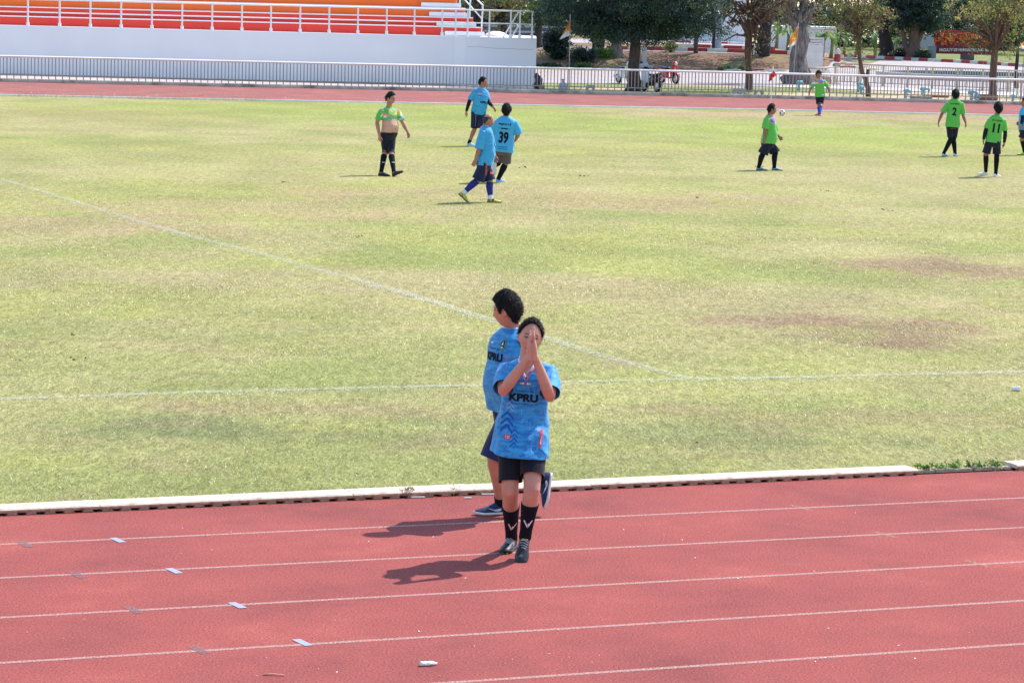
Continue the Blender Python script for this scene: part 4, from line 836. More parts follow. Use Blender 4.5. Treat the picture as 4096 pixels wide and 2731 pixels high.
# banana plants
M['banana'] = mat('banana_leaf', attr=True, rough=0.5, spec=0.4, trans=0.35)
M['banana_stem'] = mat('banana_stem', (0.26, 0.24, 0.10), 0.8, 0.2, var=0.3)
def banana(label, u, v, h, nl, Y, seed, dry=False):
    h *= .82
    g = random.Random(seed); b = P(u, v, Y); b.z = hgt(b.x, Y); t = thing('banana_plant', label, 'banana plant', b, 0, 'banana plants behind the striped kerb')
    MB().tube([(0, 0, -.1), (.05, 0, h * .5), (0, 0, h * .8)], [.14, .11, .07], 9).build('stem', M['banana_stem'], t, smooth=True)
    for i in range(nl):
        a = 2 * PI * i / nl + g.uniform(-.4, .4); L_ = h * g.uniform(.6, .95); up = g.uniform(.35, .95); wd = g.uniform(.17, .27) * h / 2
        vs_ = []; S = 7
        for j in range(S + 1):
            s = j / S; q = Vector((math.cos(a) * L_ * s * .85, math.sin(a) * L_ * s * .85, h * .72 + L_ * (up * s - 0.95 * s * s))); nn = Vector((-math.sin(a), math.cos(a), 0)); ww = wd * math.sin(PI * min(1, .08 + s * .92)) ** .6
            vs_ += [q - nn * ww + Vector((0, 0, .05 * math.sin(j * 2))), q + Vector((0, 0, -.05)), q + nn * ww]
        f = []
        for j in range(S): f += [(3 * j, 3 * j + 1, 3 * j + 4, 3 * j + 3), (3 * j + 1, 3 * j + 2, 3 * j + 5, 3 * j + 4)]
        me = bpy.data.meshes.new('leaf'); me.from_pydata([tuple(q) for q in vs_], [], f); me.update()
        c = np.array((0.42, 0.26, 0.06)) if (dry and i == 0) else np.array((0.10, 0.20, 0.045)) * g.uniform(.6, 1.5); set_cols(me, np.tile(c, (len(vs_), 1))); me.materials.append(M['banana']); link(bpy.data.objects.new('leaf', me), t)
for i, (u, v, h, nl, Y_, lab) in enumerate(((3105, 200, 2.6, 7, 212, 'banana plant just right of the broad dark trunk'), (3150, 202, 2.2, 7, 214, 'banana plant beside the orange flag'), (3290, 208, 2.6, 8, 210, 'banana plant right behind the white notice board'), (3325, 210, 2.8, 8, 212, 'banana plant right of the white notice board'),
        (3375, 214, 2.6, 7, 247, 'banana plant behind the leaning slender trunk'), (3425, 216, 2.4, 7, 247, 'banana plant hidden behind the olive-leaved tree'), (3500, 222, 2.8, 7, 247, 'banana plant with a dry yellow leaf left of the black trunk'), (3585, 226, 2.2, 6, 247, 'small banana plant between the black trunk and the hedge'))):
    banana(lab, u, v, h, nl, Y_, 50 + i, dry=(i == 6))

# dry seed-headed grass sprigs along the far edge of the pitch
bv = []; bc = []
for i in range(260):
    t = RNG.random(); u = (60 + 1000 * RNG.random()) if i < 330 else RNG.random() * 4000; q = poly_at(FAR, 0); 
    q = G(u, 386 + 0.0205 * u); h = 0.1 + 0.4 * RNG.random() ** 2; a = RNG.random() * 6.28; w_ = .007
    e = q + Vector((math.cos(a) * h * .6, math.sin(a) * h * .2, h)); bv += [(q.x - w_, q.y - .1, 0), (q.x + w_, q.y - .1, 0), (e.x, e.y, e.z)]; bc += [(0.5, 0.42, 0.24)] * 3
tag(np_mesh('dry_grass', np.array(bv), np.arange(len(bv)).reshape(-1, 3), M['blade'], np.array(bc)), 'thin dry grass stalks along the far edge of the pitch', 'grass', kind='stuff')

# ================================================================== FLAGS, POLES, SMALL THINGS BEHIND THE FENCE
M['pole'] = mat('pole_grey', (0.36, 0.30, 0.29), 0.6, 0.4, var=0.15)
M['cloth_or'] = mat('flag_orange', (0.85, 0.36, 0.06), 0.8, 0.2, trans=0.5); M['cloth_w'] = mat('flag_white', (0.85, 0.83, 0.84), 0.8, 0.2, trans=0.5); M['cloth_red'] = mat('flag_red', (0.62, 0.05, 0.04), 0.7, 0.3, trans=0.25)
def flag(label, pole, corners, Y, split=None, mats=None, r=.022, cat='flag', name='flag', group=None, wave=.12, dark=None, diag=None):
    b = P(*pole[0], Y); b.z = 0; t = thing(name, label, cat, b, 0, group)
    pts = [Vector((0, 0, 0))] + [P(u, v, Y) - b for u, v in pole[1:]]
    MB().tube(pts, r, 8).build('pole', M['pole'] if dark is None else dark, t, smooth=True)
    A, B, C_, D = [P(u, v, Y) - b for u, v in corners]     # pole-top, pole-bottom, tip-bottom, tip-top
    nu, nv = 14, 18; V = []; F = []; mi = []
    for j in range(nv + 1):
        s = j / nv; p0 = A.lerp(B, s); p1 = D.lerp(C_, s)
        for i in range(nu + 1):
            q = p0.lerp(p1, i / nu); V.append(q + Vector((0, wave * math.sin(i * .75 + s * 3.2) * (i / nu) ** .7 + .04 * math.sin(s * 9 + i * .3), 0)))
    for j in range(nv):
        for i in range(nu):
            F.append((j * (nu + 1) + i, j * (nu + 1) + i + 1, (j + 1) * (nu + 1) + i + 1, (j + 1) * (nu + 1) + i)); s = (j + .5) / nv; x = (i + .5) / nu
            mi.append(0 if split is None else int((s > split) if diag is None else (s + diag * (abs(x - .5) * 2) > split)))
    me = bpy.data.meshes.new('cloth'); me.from_pydata([tuple(q) for q in V], [], F); me.update(); me.polygons.foreach_set('material_index', mi); me.polygons.foreach_set('use_smooth', [True] * len(F))
    for m in mats: me.materials.append(m)
    link(bpy.data.objects.new('cloth', me), t); return t
flag('orange and white pennant on a thin pole near the end of the stand', [(2276, 366), (2278, 200), (2281, 58)], [(2282.5, 72), (2281, 142), (2238, 160), (2281, 84)], 127.5, .62, [M['cloth_or'], M['cloth_w']], diag=-.15, group='orange and white flags along the fence')
flag('orange flag with white foot on a leaning pole before the thick grey trunk', [(3167, 384), (3178, 240), (3194, 94)], [(3193, 100), (3183, 180), (3152, 190), (3160, 158)], 129.5, .78, [M['cloth_or'], M['cloth_w']], group='orange and white flags along the fence')
flag('orange and white flag half cut off by the right edge of the picture', [(4085, 398), (4092, 280), (4104, 150)], [(4102, 162), (4100, 200), (4078, 192), (4082, 178)], 131, .55, [M['cloth_or'], M['cloth_w']], group='orange and white flags along the fence')
M['white_pole'] = mat('white_pole', (0.75, 0.72, 0.72), 0.5, 0.4)
flag('red corner flag drooping on a slim white pole', [(3081, 442), (3086, 360), (3092, 268)], [(3092, 281), (3088, 322), (3074, 326), (3078, 306)], 108.5, None, [M['cloth_red']], r=.016, name='corner_flag', wave=.16, dark=M['white_pole'])
co = [o for o in bpy.data.objects if o.name == 'corner_flag'][0]
extra_b = G(3081, 442)
fl2 = [P(u, v, 108.45) - co.location for u, v in ((3092, 281), (3090, 312), (3106, 303), (3101, 290))]
mb = MB(); mb.loft([[fl2[0] + (fl2[1] - fl2[0]) * s + (fl2[3] + (fl2[2] - fl2[3]) * s - fl2[0] - (fl2[1] - fl2[0]) * s) * (i / 5) + Vector((0, -.12 * math.sin(i * 1.1), 0)) for i in range(6)] for s in (0, .35, .7, 1)], caps=False, close=False); mb.build('cloth', M['cloth_red'], co, smooth=True, fix=False)

M['lamp_blue'] = mat('lamp_post_blue', (0.27, 0.33, 0.40), 0.6, 0.4, var=0.1)
def post(label, name, px, r, m, cat, Y=None, group=None, parts=None):
    b = GH(*px[0]) if Y is None else P(*px[0], Y); t = thing(name, label, cat, b, 0, group)
    pts = [Vector((0, 0, -.05))] + [P(u, v, b.y) - b for u, v in px[1:]]
    MB().tube(pts, r, 12).build('post', m, t, smooth=True); return t, b
t, b = post('blue-grey lamp post rising out of frame beside the slim trees', 'lamp_post', [(2871, 208), (2874, 150), (2880, 20), (2885, -120)], .20, M['lamp_blue'], 'lamp post')
q = P(2885, -120, b.y) - b; MB().tube([q, q + Vector((.8, -.3, .5)), q + Vector((1.7, -.6, .55))], [.1, .07, .06], 8).build('arm', M['lamp_blue'], t, smooth=True); MB().ball(q + Vector((2.0, -.7, .52)), (.42, .18, .1), 12, 8).build('lamp_head', M['far_grey'], t, smooth=True)
MB().box(-.45, -.4, -.1, .45, .4, .12, bev=.03).build('footing', M['far_grey'], t)
# broken concrete post on its footing
b = GH(2577, 279); t = thing('concrete_post', 'broken concrete post with rusty top on a block footing, right of the big trunk', 'post', b)
M['conc_grey'] = mat('concrete_grey', (0.40, 0.40, 0.40), 0.9, 0.2, var=0.15); M['rust'] = mat('rust', (0.30, 0.12, 0.06), 0.9, 0.2, var=0.3)
top = P(2579, 188, b.y) - b
MB().loft([[(x * w_ + top.x * k, y * w_, top.z * k) for x, y in ((-1, -1), (1, -1), (1, 1), (-1, 1))] for k, w_ in ((0.12, .34), (.3, .17), (.75, .13), (1, .11))]).build('shaft', M['conc_grey'], t)
MB().box(-.5, -.4, -.1, .5, .4, .24, bev=.03).build('footing', M['conc_grey'], t); MB().tube([top * .8, top * 1.08 + Vector((.1, 0, 0))], .05, 6).build('exposed_bar', M['rust'], t)
b = GH(3349, 246); t = thing('bollard', 'white-topped dark red bollard post by the road corner', 'bollard', b); k = b.y / CAM_F
MB().lathe([(.20, -.05), (.20, .28 + 8 * k), (.001, .281 + 8 * k)], 12).build('base', M['kred'], t); MB().lathe([(.16, .285 + 8 * k), (.15, 48 * k), (.001, 50 * k)], 12).build('top', M['kwhite'], t)
t, b = post('thin black post with a small lantern beside the red bollard', 'garden_lamp', [(3357, 242), (3360, 170), (3364, 110)], .045, M['dark_glass'], 'lamp'); q = P(3364, 108, b.y) - b; MB().ball(q, (.16, .16, .22), 10, 8).build('lantern', M['dark_glass'], t, smooth=True)
b = GH(3397, 246); t = thing('concrete_post', 'short tapered concrete stump on a slab near the road corner', 'post', b); MB().loft([[(x * w_, y * w_, z) for x, y in ((-1, -1), (1, -1), (1, 1), (-1, 1))] for z, w_ in ((-.05, .22), (.55, .10))]).build('shaft', M['conc_grey'], t); MB().box(-.42, -.4, -.1, .5, .4, .06).build('footing', M['conc_grey'], t)

# standpipes
M['pipe_blue'] = mat('pipe_blue', (0.22, 0.50, 0.60), 0.45, 0.4, var=0.08)
pl_ = ('blue standpipe in front of the thick grey trunk', 'blue standpipe left of the leaning slender trunk', 'short blue standpipe touching the leaning slender trunk', 'blue standpipe with a white tap at its foot, left of the number 2 player', 'blue standpipe just left of the head of the number 2 player', 'blue standpipe right of the number 2 player', 'short hooked blue standpipe beside a brown block', 'small blue standpipe at the right edge behind the fence')
for i, (u, v, vt, dx) in enumerate(((3193, 362, 329, .22), (3434, 367, 334, .2), (3447, 378, 350, -.18), (3623, 393, 362, .2), (3692, 388, 355, .3), (3884, 400, 368, .28), (3904, 405, 384, .16), (4050, 405, 384, .15))):
    b = G(u, v); h = (v - vt) * b.y / CAM_F; t = thing('standpipe', pl_[i], 'standpipe', b, 0, 'blue standpipes behind the fence')
    MB().tube([(0, 0, -.05), (0, 0, h - .06)], .05, 10).build('riser', M['pipe_blue'], t, smooth=True)
    e = MB().tube([(-dx * .5, 0, h - .05), (0, 0, h), (dx * .7, 0, h - .01), (dx, 0, h - .10)], [.06, .075, .07, .06], 10).build('elbow', M['pipe_blue'], t, smooth=True)
    MB().tube([(0, -.02, .10), (.12, -.1, .07)], .035, 8).build('tap', M['swhite'], t, smooth=True)
    if i in (4, 5, 3): 
        c = thing('ground_cover_slab', ('brown slab lying at the foot of the white-tapped standpipe', 'reddish slab right of the standpipe beside the number 2 head', 'brown block at the foot of the right-hand standpipe')[i - 3], 'slab', b + Vector((.65, .1, 0))); MB().box(-.45, -.25, 0, .5, .25, .10 + (i == 5) * .15, bev=.02).build('slab', M['rust'] if i != 3 else M['stone_edge'], c)
# culvert blocks
M['culvert'] = mat('culvert_grey', (0.42, 0.43, 0.45), 0.85, 0.3, var=0.12)
def culvert(label, u, v, Wd, H_, arches):
    b = G(u, v); t = thing('drain_block', label, 'concrete block', b, 0, 'grey arched drain blocks by the fence'); poly = [(-Wd / 2, 0)]; n = arches; aw = Wd * .55 / n
    for a in range(n):
        c = -Wd / 2 + Wd * (a + .5) / n
        for j in range(9): th = PI - PI * j / 8; poly.append((c + aw / 2 * math.cos(th), .03 + aw * .55 * math.sin(th)))
    poly += [(Wd / 2, 0), (Wd / 2 - .03, H_), (-Wd / 2 + .03, H_)]
    mb = MB(); mb.prism([(x, 0, z) for x, z in poly], (0, .6, 0)); mb.build('shell', M['culvert'], t)
culvert('grey arched drain block left of the big tree', 2361, 367, .40, .26, 1); culvert('grey double-arched drain block at the foot of the twiggy tree', 2959, 380, .60, .28, 2); culvert('grey single-arched drain block right of the twiggy tree', 3037, 382, .42, .24, 1)
# sack, rubbish pile, cardboard box
M['sack'] = mat('sack', (0.52, 0.50, 0.52), 0.9, 0.2, var=0.15, bump=.8, bscale=12, bdist=.05)
b = G(2252, 363); t = thing('sack', 'stuffed pale sack tied at the neck, under the orange and white pennant', 'sack', b)
MB().lathe([(.001, 0), (.19, .0), (.21, .1), (.19, .25), (.12, .33), (.045, .37), (.07, .44), (.09, .50), (.001, .49)], 14).build('bag', M['sack'], t, smooth=True); MB().tube([(-.05, -.04, .36), (.05, -.05, .37)], .02, 6).build('tie', M['rust'], t)
b = G(2150, 357); t = thing('rubbish_pile', 'pile of dark bags and sticks leaning on the end of the stand wall', 'rubbish', b); M['bag_dark'] = mat('dark_bag', (0.03, 0.035, 0.06), 0.6, 0.4); M['bag_brown'] = mat('brown_bag', (0.09, 0.05, 0.04), 0.8, 0.2, var=.3)
for c, r, m in (((-.02, .2, .16), (.2, .2, .18), 'bag_brown'), ((.05, .22, .38), (.17, .2, .2), 'bag_dark'), ((-.05, .25, .55), (.11, .12, .14), 'bag_brown'), ((.1, .15, .2), (.12, .1, .12), 'bag_dark')):
    me = MB().ball(c, r, 12, 9); o = me.build('bag', M[m], t, smooth=True)
    for q in o.data.vertices: q.co += q.co.normalized() * .05 * noise.noise(q.co * 9)
MB().tube([(.2, .1, 0), (.12, .25, .75)], .018, 6).build('stick', M['board_post'], t); MB().tube([(.24, .15, 0), (.3, .3, .6)], .015, 6).build('stick', M['board_post'], t)
M['card'] = mat('cardboard', (0.38, 0.22, 0.16), 0.9, 0.1, var=.1); b = G(2166, 359); t = thing('cardboard_box', 'small brown cardboard box beside the dark bags', 'box', b); MB().box(-.13, 0, 0, .14, .25, .19).build('carton', M['card'], t); MB().box(-.13, -.04, .18, .14, -.002, .195).build('flap', M['card'], t)
# white bench at right edge
b = G(4082, 398); t = thing('bench', 'white slatted bench cut off by the right edge, behind the fence', 'bench', b)
for i in range(3): MB().box(-.35, .1 + i * .14, .42, 1.2, .22 + i * .14, .45).build('slat', M['swhite'], t)
for x in (-.1, 1.0): MB().tube([(x - .1, .12, 0), (x, .3, .42)], .025, 6).build('leg', M['swhite'], t); MB().tube([(x + .1, .45, 0), (x, .3, .42)], .025, 6).build('leg', M['swhite'], t)

# motor scooters
M['tyre'] = mat('tyre', (0.02, 0.02, 0.022), 0.8, 0.2); M['chrome'] = mat('chrome', (0.55, 0.56, 0.58), 0.3, 0.5, metal=.7); M['mc_white'] = mat('scooter_white', (0.72, 0.74, 0.78), 0.3, 0.5); M['mc_red'] = mat('scooter_red', (0.45, 0.03, 0.04), 0.3, 0.5); M['mc_black'] = mat('scooter_black', (0.02, 0.02, 0.025), 0.4, 0.4); M['lampglass'] = mat('lamp_glass', (0.6, 0.6, 0.6), .15, .6)
def scooter(label, px, rz_, body, accent, Y=None):
    b = G(*px); t = thing('scooter', label, 'motor scooter', b, rz_, 'motor scooters parked behind the fence')    # local: +x forward
    for x, nm in ((-.62, 0), (.62, 1)):
        wv_ = MB(); wv_.loft([[(x + r * math.cos(2 * PI * j / 20), y, .27 + r * math.sin(2 * PI * j / 20)) for j in range(20)] for y, r in ((-.05, .19), (-.055, .25), (0, .275), (.055, .25), (.05, .19), (-.05, .19))], caps=False)
        wo_ = wv_.build('wheel', M['tyre'], t, smooth=True)
        mb = MB(); mb.loft([[(x + r * math.cos(2 * PI * j / 16), y, .27 + r * math.sin(2 * PI * j / 16)) for j in range(16)] for y, r in ((-.045, .05), (-.03, .185), (.03, .185), (.045, .05))]); mb.build('rim', M['chrome'], wo_)
    def sec(x, w0, z0, z1): return [(x, -w0, z0), (x, -w0 * .8, z1 * .5 + z0 * .5), (x, -w0 * .6, z1), (x, w0 * .6, z1), (x, w0 * .8, z1 * .5 + z0 * .5), (x, w0, z0)]
    MB().loft([sec(-.85, .06, .60, .70), sec(-.6, .14, .48, .74), sec(-.25, .17, .36, .72), (sec(0, .16, .28, .60)), sec(.08, .14, .26, .34), sec(.3, .13, .26, .33), sec(.38, .12, .26, .40)]).build('body_shell', body, t, smooth=True)
    MB().loft([[(.32 + .16 * k, y * w_, .30 + .62 * k) for y in (-1, -.4, .4, 1)] + [(.40 + .14 * k, y * w_, .30 + .62 * k) for y in (1, .4, -.4, -1)] for k, w_ in ((0, .14), (.4, .21), (.8, .19), (1, .12))]).build('leg_shield', accent, t, smooth=True)
    MB().loft([[(x, y, z + (.045 if abs(y) < .1 else 0)) for y in (-.13, -.06, .06, .13)] + [(x, y, z - .05) for y in (.13, -.13)] for x, z in ((-.8, .80), (-.55, .78), (-.25, .74), (0, .76))]).build('seat', M['mc_black'], t, smooth=True)
    MB().loft([[(.62 + r * math.cos(a), y, .27 + r * math.sin(a)) for y, r in ((-.08, .29), (-.05, .31), (.05, .31), (.08, .29))] for a in [math.radians(d) for d in range(15, 166, 25)]], close=False, caps=False).build('front_fender', body, t, smooth=True)
    MB().tube([(.62, 0, .27), (.50, 0, .70), (.42, 0, 1.0)], .04, 8).build('fork', M['chrome'], t, smooth=True)
    h = MB().tube([(.30, -.34, 1.02), (.40, -.15, 1.03), (.42, 0, 1.0), (.40, .15, 1.03), (.30, .34, 1.02)], .02, 8).build('handlebar', M['mc_black'], t, smooth=True)
    for s in (-1, 1):
        m_ = MB().tube([(.36, s * .22, 1.03), (.34, s * .30, 1.22)], .009, 6).build('mirror_stem', M['chrome'], t); MB().ball((.34, s * .31, 1.27), (.03, .075, .05), 10, 8).build('mirror', accent if accent == M['mc_red'] else M['mc_black'], m_, smooth=True)
    MB().ball((.50, 0, .98), (.12, .15, .12), 14, 10).build('headlight_cowl', body, t, smooth=True); MB().ball((.585, 0, .97), (.05, .09, .07), 12, 8).build('headlight', M['lampglass'], t, smooth=True)
    MB().ball((-.86, 0, .68), (.05, .08, .05), 10, 8).build('tail_light', M['mc_red'], t, smooth=True)
    MB().tube([(-.1, -.16, .25), (-.75, -.19, .36)], [.04, .06], 8).build('exhaust', M['chrome'], t, smooth=True)
    MB().tube([(-.05, .1, .28), (-.12, .24, 0.0)], .014, 6).build('kick_stand', M['mc_black'], t); return t
scooter('white scooter half hidden behind the big dark tree trunk', (2498, 336), -1.15, M['mc_white'], M['mc_white'])
scooter('white and black scooter seen end-on right of the big trunk', (2602, 369), 2.0, M['mc_black'], M['mc_white'])
scooter('red and white scooter with round red mirrors, farther onto the road', (2675, 336), -1.05, M['mc_red'], M['mc_red'])

# ================================================================== BALL AND LITTER ON THE PITCH AND TRACK
M['ball'] = mat('ball_white', (0.78, 0.78, 0.76), 0.4, 0.4); M['ball_red'] = mat('ball_red', (0.28, 0.03, 0.04), 0.4, 0.4)
b = G(3128, 464); t = thing('football', 'white football with dark red panels at the corner arc', 'football', b)
MB().ball((0, 0, .112), .11, 24, 16).build('casing', M['ball'], t, smooth=True)
for a, e in ((-2.35, -.15), (-.85, -.15), (-1.6, .75), (0.4, .2), (2.4, .2)):
    d = Vector((math.cos(a) * math.cos(e), math.sin(a) * math.cos(e), math.sin(e))); x = d.cross(Vector((0, 0, 1))).normalized(); y = d.cross(x)
    vs_ = [Vector((0, 0, .112)) + (d + x * .42 * px_ + y * .5 * py_).normalized() * .1125 for px_, py_ in ((0, -1), (.8, -.3), (.6, .6), (0, .9), (-.6, .6), (-.8, -.3))]; vs_.append(Vector((0, 0, .112)) + d * .1135)
    mb = MB(); mb.add(vs_, [(i, (i + 1) % 6, 6) for i in range(6)]); mb.build('panel', M['ball_red'], t)
M['plastic'] = mat('clear_plastic', (0.80, 0.79, 0.82), 0.2, 0.5, var=.08, scale=25, bump=.6, bscale=40, bdist=.01, coat=.3)
b = G(983 * kk, 1528 * kk); t = thing('crumpled_bottle', 'crumpled white plastic bottle lying on the track near the bottom', 'bottle', b, math.radians(18)); t.scale = (.56, .56, .56)
mb = MB(); rings = []
for i in range(15):
    s = i / 14; r = .030 * (1 - .35 * (s < .06)) * (1 if s < .78 else max(.4, 1 - (s - .78) * 2.6)); rings.append([(-.085 + .17 * s + .005 * noise.noise(Vector((i, j, 1))), r * math.cos(2 * PI * j / 14) * 1.2 * (1 + .3 * noise.noise(Vector((s * 9, j * .9, 0)))), .024 + r * .8 * math.sin(2 * PI * j / 14) * (1 + .35 * noise.noise(Vector((s * 7, j * .8, 5))))) for j in range(14)])
mb.loft(rings); mb.build('body', M['plastic'], t, smooth=True); MB().tube([(.083, 0, .02), (.10, 0, .02)], .013, 10).build('cap', M['swhite'], t)
b = G(628 * kk, 1551 * kk); t = thing('stick', 'short reddish stick lying on the track near the bottom edge', 'stick', b); M['stick'] = mat('stick_wood', (0.75, 0.30, 0.22), .8, .2)
MB().tube([(-.058, .0, .006), (0, .002, .009), (.06, -.006, .006)], [.006, .0055, .004], 8).build('twig', M['stick'], t, smooth=True)
b = G(2333 * kk, 899 * kk); t = thing('plastic_cup', 'clear plastic cup tipped over in the grass near the right edge', 'cup', b); t.scale = (.72, .72, .72)
mb = MB(); mb.loft([[(x, r * math.cos(2 * PI * j / 16), .04 + r * math.sin(2 * PI * j / 16)) for j in range(16)] for x, r in ((-.055, .026), (-.05, .029), (.05, .038), (.055, .041), (.05, .036), (-.045, .027))], caps=True); mb.build('cup', M['plastic'], t, smooth=True)
# scraps and dark divots
M['scrap'] = mat('paper_scrap', (0.70, 0.66, 0.62), .9, .2)
mb = MB()
for i in range(150):
    far_ = i > 105
    if far_: u, v = RNG.random() * 4096, 0; q = G(u, 394 + .0205 * u - RNG.random() ** .5 * 30 + 0.002 * u); s = .03 + .04 * RNG.random()
    else: u, v = RNG.random() * 4096, 2050 + 660 * RNG.random(); q = G(u, v); s = .004 + .008 * RNG.random() ** 2
    if (not far_) and (q - K1).dot(KN) > -.05: continue
    a = RNG.random() * 6; c, n_ = math.cos(a) * s, math.sin(a) * s; mb.add([(q.x - c, q.y - n_, .004), (q.x + n_ * .5, q.y - c * .5, .005), (q.x + c, q.y + n_, .004 + s * .4), (q.x - n_ * .5, q.y + c * .5, .006)], [(0, 1, 2, 3)])
tag(mb.build('scraps', M['scrap']), 'tiny pale scraps and chips scattered on the track', 'litter', kind='stuff')
b = G(2100 * 1.0, 2000); 
for i, (u, v, ln) in enumerate(((1672, 1991, .055), (1872, 1994, .03), (1960, 1979, .07))):
    q = G(u, v); q.z = .0; t = thing('paper_strip', ('white paper strip by the kerb left of the runners', 'small white paper chip on the track near the kerb', 'white paper strip at the kerb beside the dark blue shoe')[i], 'paper', q, .25); MB().box(-ln, -.008, .003, ln, .01, .012, bev=.003).build('strip', M['scrap'], t)
M['soil'] = mat('soil_clod', (0.11, 0.08, 0.055), .95, .1, var=.3)
mb = MB()
for u, v, s in ((190, 822, .05), (172, 772, .04), (183, 855, .03), (2031, 484, .08), (300, 740, .03), (345, 745, .03), (565, 1040, .03), (700, 790, .03), (640, 800, .03), (1290, 575, .05), (1108, 460, .05), (870, 575, .04), (820, 545, .05), (380, 520, .05), (120, 790, .03), (1200, 385, .08), (1340, 405, .1), (650, 420, .08), (1750, 385, .07), (2290, 382, .06), (1900, 440, .06), (1600, 455, .06), (40, 830, .03), (1600, 1018, .03)):
    for k in range(7):
        q = G(u * kk, v * kk) + Vector((RNG.normal() * s * .8, RNG.normal() * s * 2.2, 0)); r = s * (.07 + .26 * RNG.random() ** 2); mb.ball((q.x, q.y, .014), (r, r * 1.2, r * .5), 7, 5)
tag(mb.build('soil_clods', M['soil'], smooth=True), 'dark soil clods and divots dotted over the pitch', 'soil', kind='stuff')
# weeds at the near kerb
def weed(label, u, v, n, h, cols, spread, name='weed', Y=None):
    q = G(u, v); q.z = 0; TREE_SEED[0] += 1; t = thing(name, label, 'weed', q)
    foliage([(Vector((0, 0, h * .5)), (spread, spread * .5, h * .5), 1)], n, h * .5, cols, t, 'leaves', clump=h * .5, seed=TREE_SEED[0], aspect=.3, droop=-.3, clumps=6)
    wood([[(x * spread, 0, -.01, .003), (x * spread * 1.2, .0, h, .001)] for x in (-.6, -.2, .3, .7)], M['banana_stem'], 'stem', t, 5); return t
DRYW = [((0.34, 0.26, 0.14), 3), ((0.18, 0.16, 0.06), 2), ((0.5, 0.42, 0.3), 1)]
weed('dry brown weed tuft at the foot of the kerb left of the runners', 1622, 1988, 90, .07, DRYW, .07)
weed('second dry weed tuft at the kerb, closer to the runners', 1812, 1980, 90, .055, DRYW, .08)
for i in range(6):
    q = kpt(gap * (.15 + .14 * i), .14); q.z = 0; TREE_SEED[0] += 1
    t = thing('weed', ('low green weed at the left end of the kerb gap', 'second green weed from the left in the kerb gap', 'third green weed from the left in the kerb gap', 'fourth green weed from the left in the kerb gap', 'fifth green weed from the left in the kerb gap', 'green weed beside the last kerb block at right')[i], 'weed', q, 0, 'green weeds in the kerb gap')
    foliage([(Vector((0, 0, .035)), (.09, .06, .028), 1)], 80, .040, BRIGHT, t, 'leaves', clump=.03, seed=TREE_SEED[0], aspect=.4, droop=-.4, clumps=7)
# ================================================================== PEOPLE
def ell_ring(c, lat, fwd, a, b, n=26, ex=2.4):
    r = []
    for j in range(n):
        t = 2 * PI * j / n; ct, st_ = math.cos(t), math.sin(t)
        r.append(c + lat * (a * math.copysign(abs(ct) ** (2 / ex), ct)) + fwd * (b * math.copysign(abs(st_) ** (2 / ex), st_)))
    return r
def remesh(mb, voxel, smooth=3, name='tmp'):
    me = mb.mesh(name); o = bpy.data.objects.new(name, me); COL.objects.link(o)
    m = o.modifiers.new('r', 'REMESH'); m.mode = 'VOXEL'; m.voxel_size = voxel; m.use_smooth_shade = True
    if smooth: s = o.modifiers.new('s', 'SMOOTH'); s.factor = 0.5; s.iterations = smooth
    dg = bpy.context.evaluated_depsgraph_get(); out = bpy.data.meshes.new_from_object(o.evaluated_get(dg))
    bpy.data.objects.remove(o); bpy.data.meshes.remove(me); out.name = name
    out.polygons.foreach_set('use_smooth', [True] * len(out.polygons)); return out
def get_co(me): a = np.empty(len(me.vertices) * 3); me.vertices.foreach_get('co', a); return a.reshape(-1, 3)
def get_no(me): a = np.empty(len(me.vertices) * 3); me.vertices.foreach_get('normal', a); return a.reshape(-1, 3)
def set_co(me, v): me.vertices.foreach_set('co', np.ascontiguousarray(v, dtype=np.float32).ravel()); me.update()
def gs(x, c, w): return np.exp(-((x - c) / w) ** 2)
def head_shape(d):
    """d: (n,3) unit directions in face space (x side, y forward, z up) -> surface points of a head about 0.235 m tall"""
    x, y, z = d[:, 0] * .074, d[:, 1] * .095, d[:, 2] * .117
    zl = np.clip(-z / .117, 0, 1); zl = zl * zl * (3 - 2 * zl)
    x = x * (1 - .30 * zl); back = np.clip(-d[:, 1], 0, 1); y = np.where(y < 0, y * (1 - .45 * zl), y * (1 - .04 * zl))
    fr = np.clip(d[:, 1] * 1.6, 0, 1); y = y - fr * .006 * (1 - zl)
    y = y + fr * (.022 * gs(x, 0, .011) * np.clip((.018 - z) / .045, 0, 1) * np.clip((z + .050) / .012, 0, 1))
    y = y + fr * (.006 * gs(z, .026, .012) * gs(x, 0, .05) - .009 * gs(np.abs(x), .031, .014) * gs(z, .008, .011) + .007 * gs(x, 0, .022) * gs(z, -.064, .012) - .003 * gs(x, 0, .02) * gs(z, -.080, .006) + .009 * gs(x, 0, .022) * gs(z, -.102, .016) + .005 * gs(np.abs(x), .045, .018) * gs(z, -.022, .018))
    return np.stack([x, y, z], 1)
def sphere_dirs(n, m):
    th = np.linspace(0.02, PI - 0.02, m); ph = np.linspace(0, 2 * PI, n, endpoint=False); T, Pp = np.meshgrid(th, ph, indexing='ij')
    return np.stack([np.sin(T) * np.cos(Pp), np.sin(T) * np.sin(Pp), -np.cos(T)], -1).reshape(-1, 3)
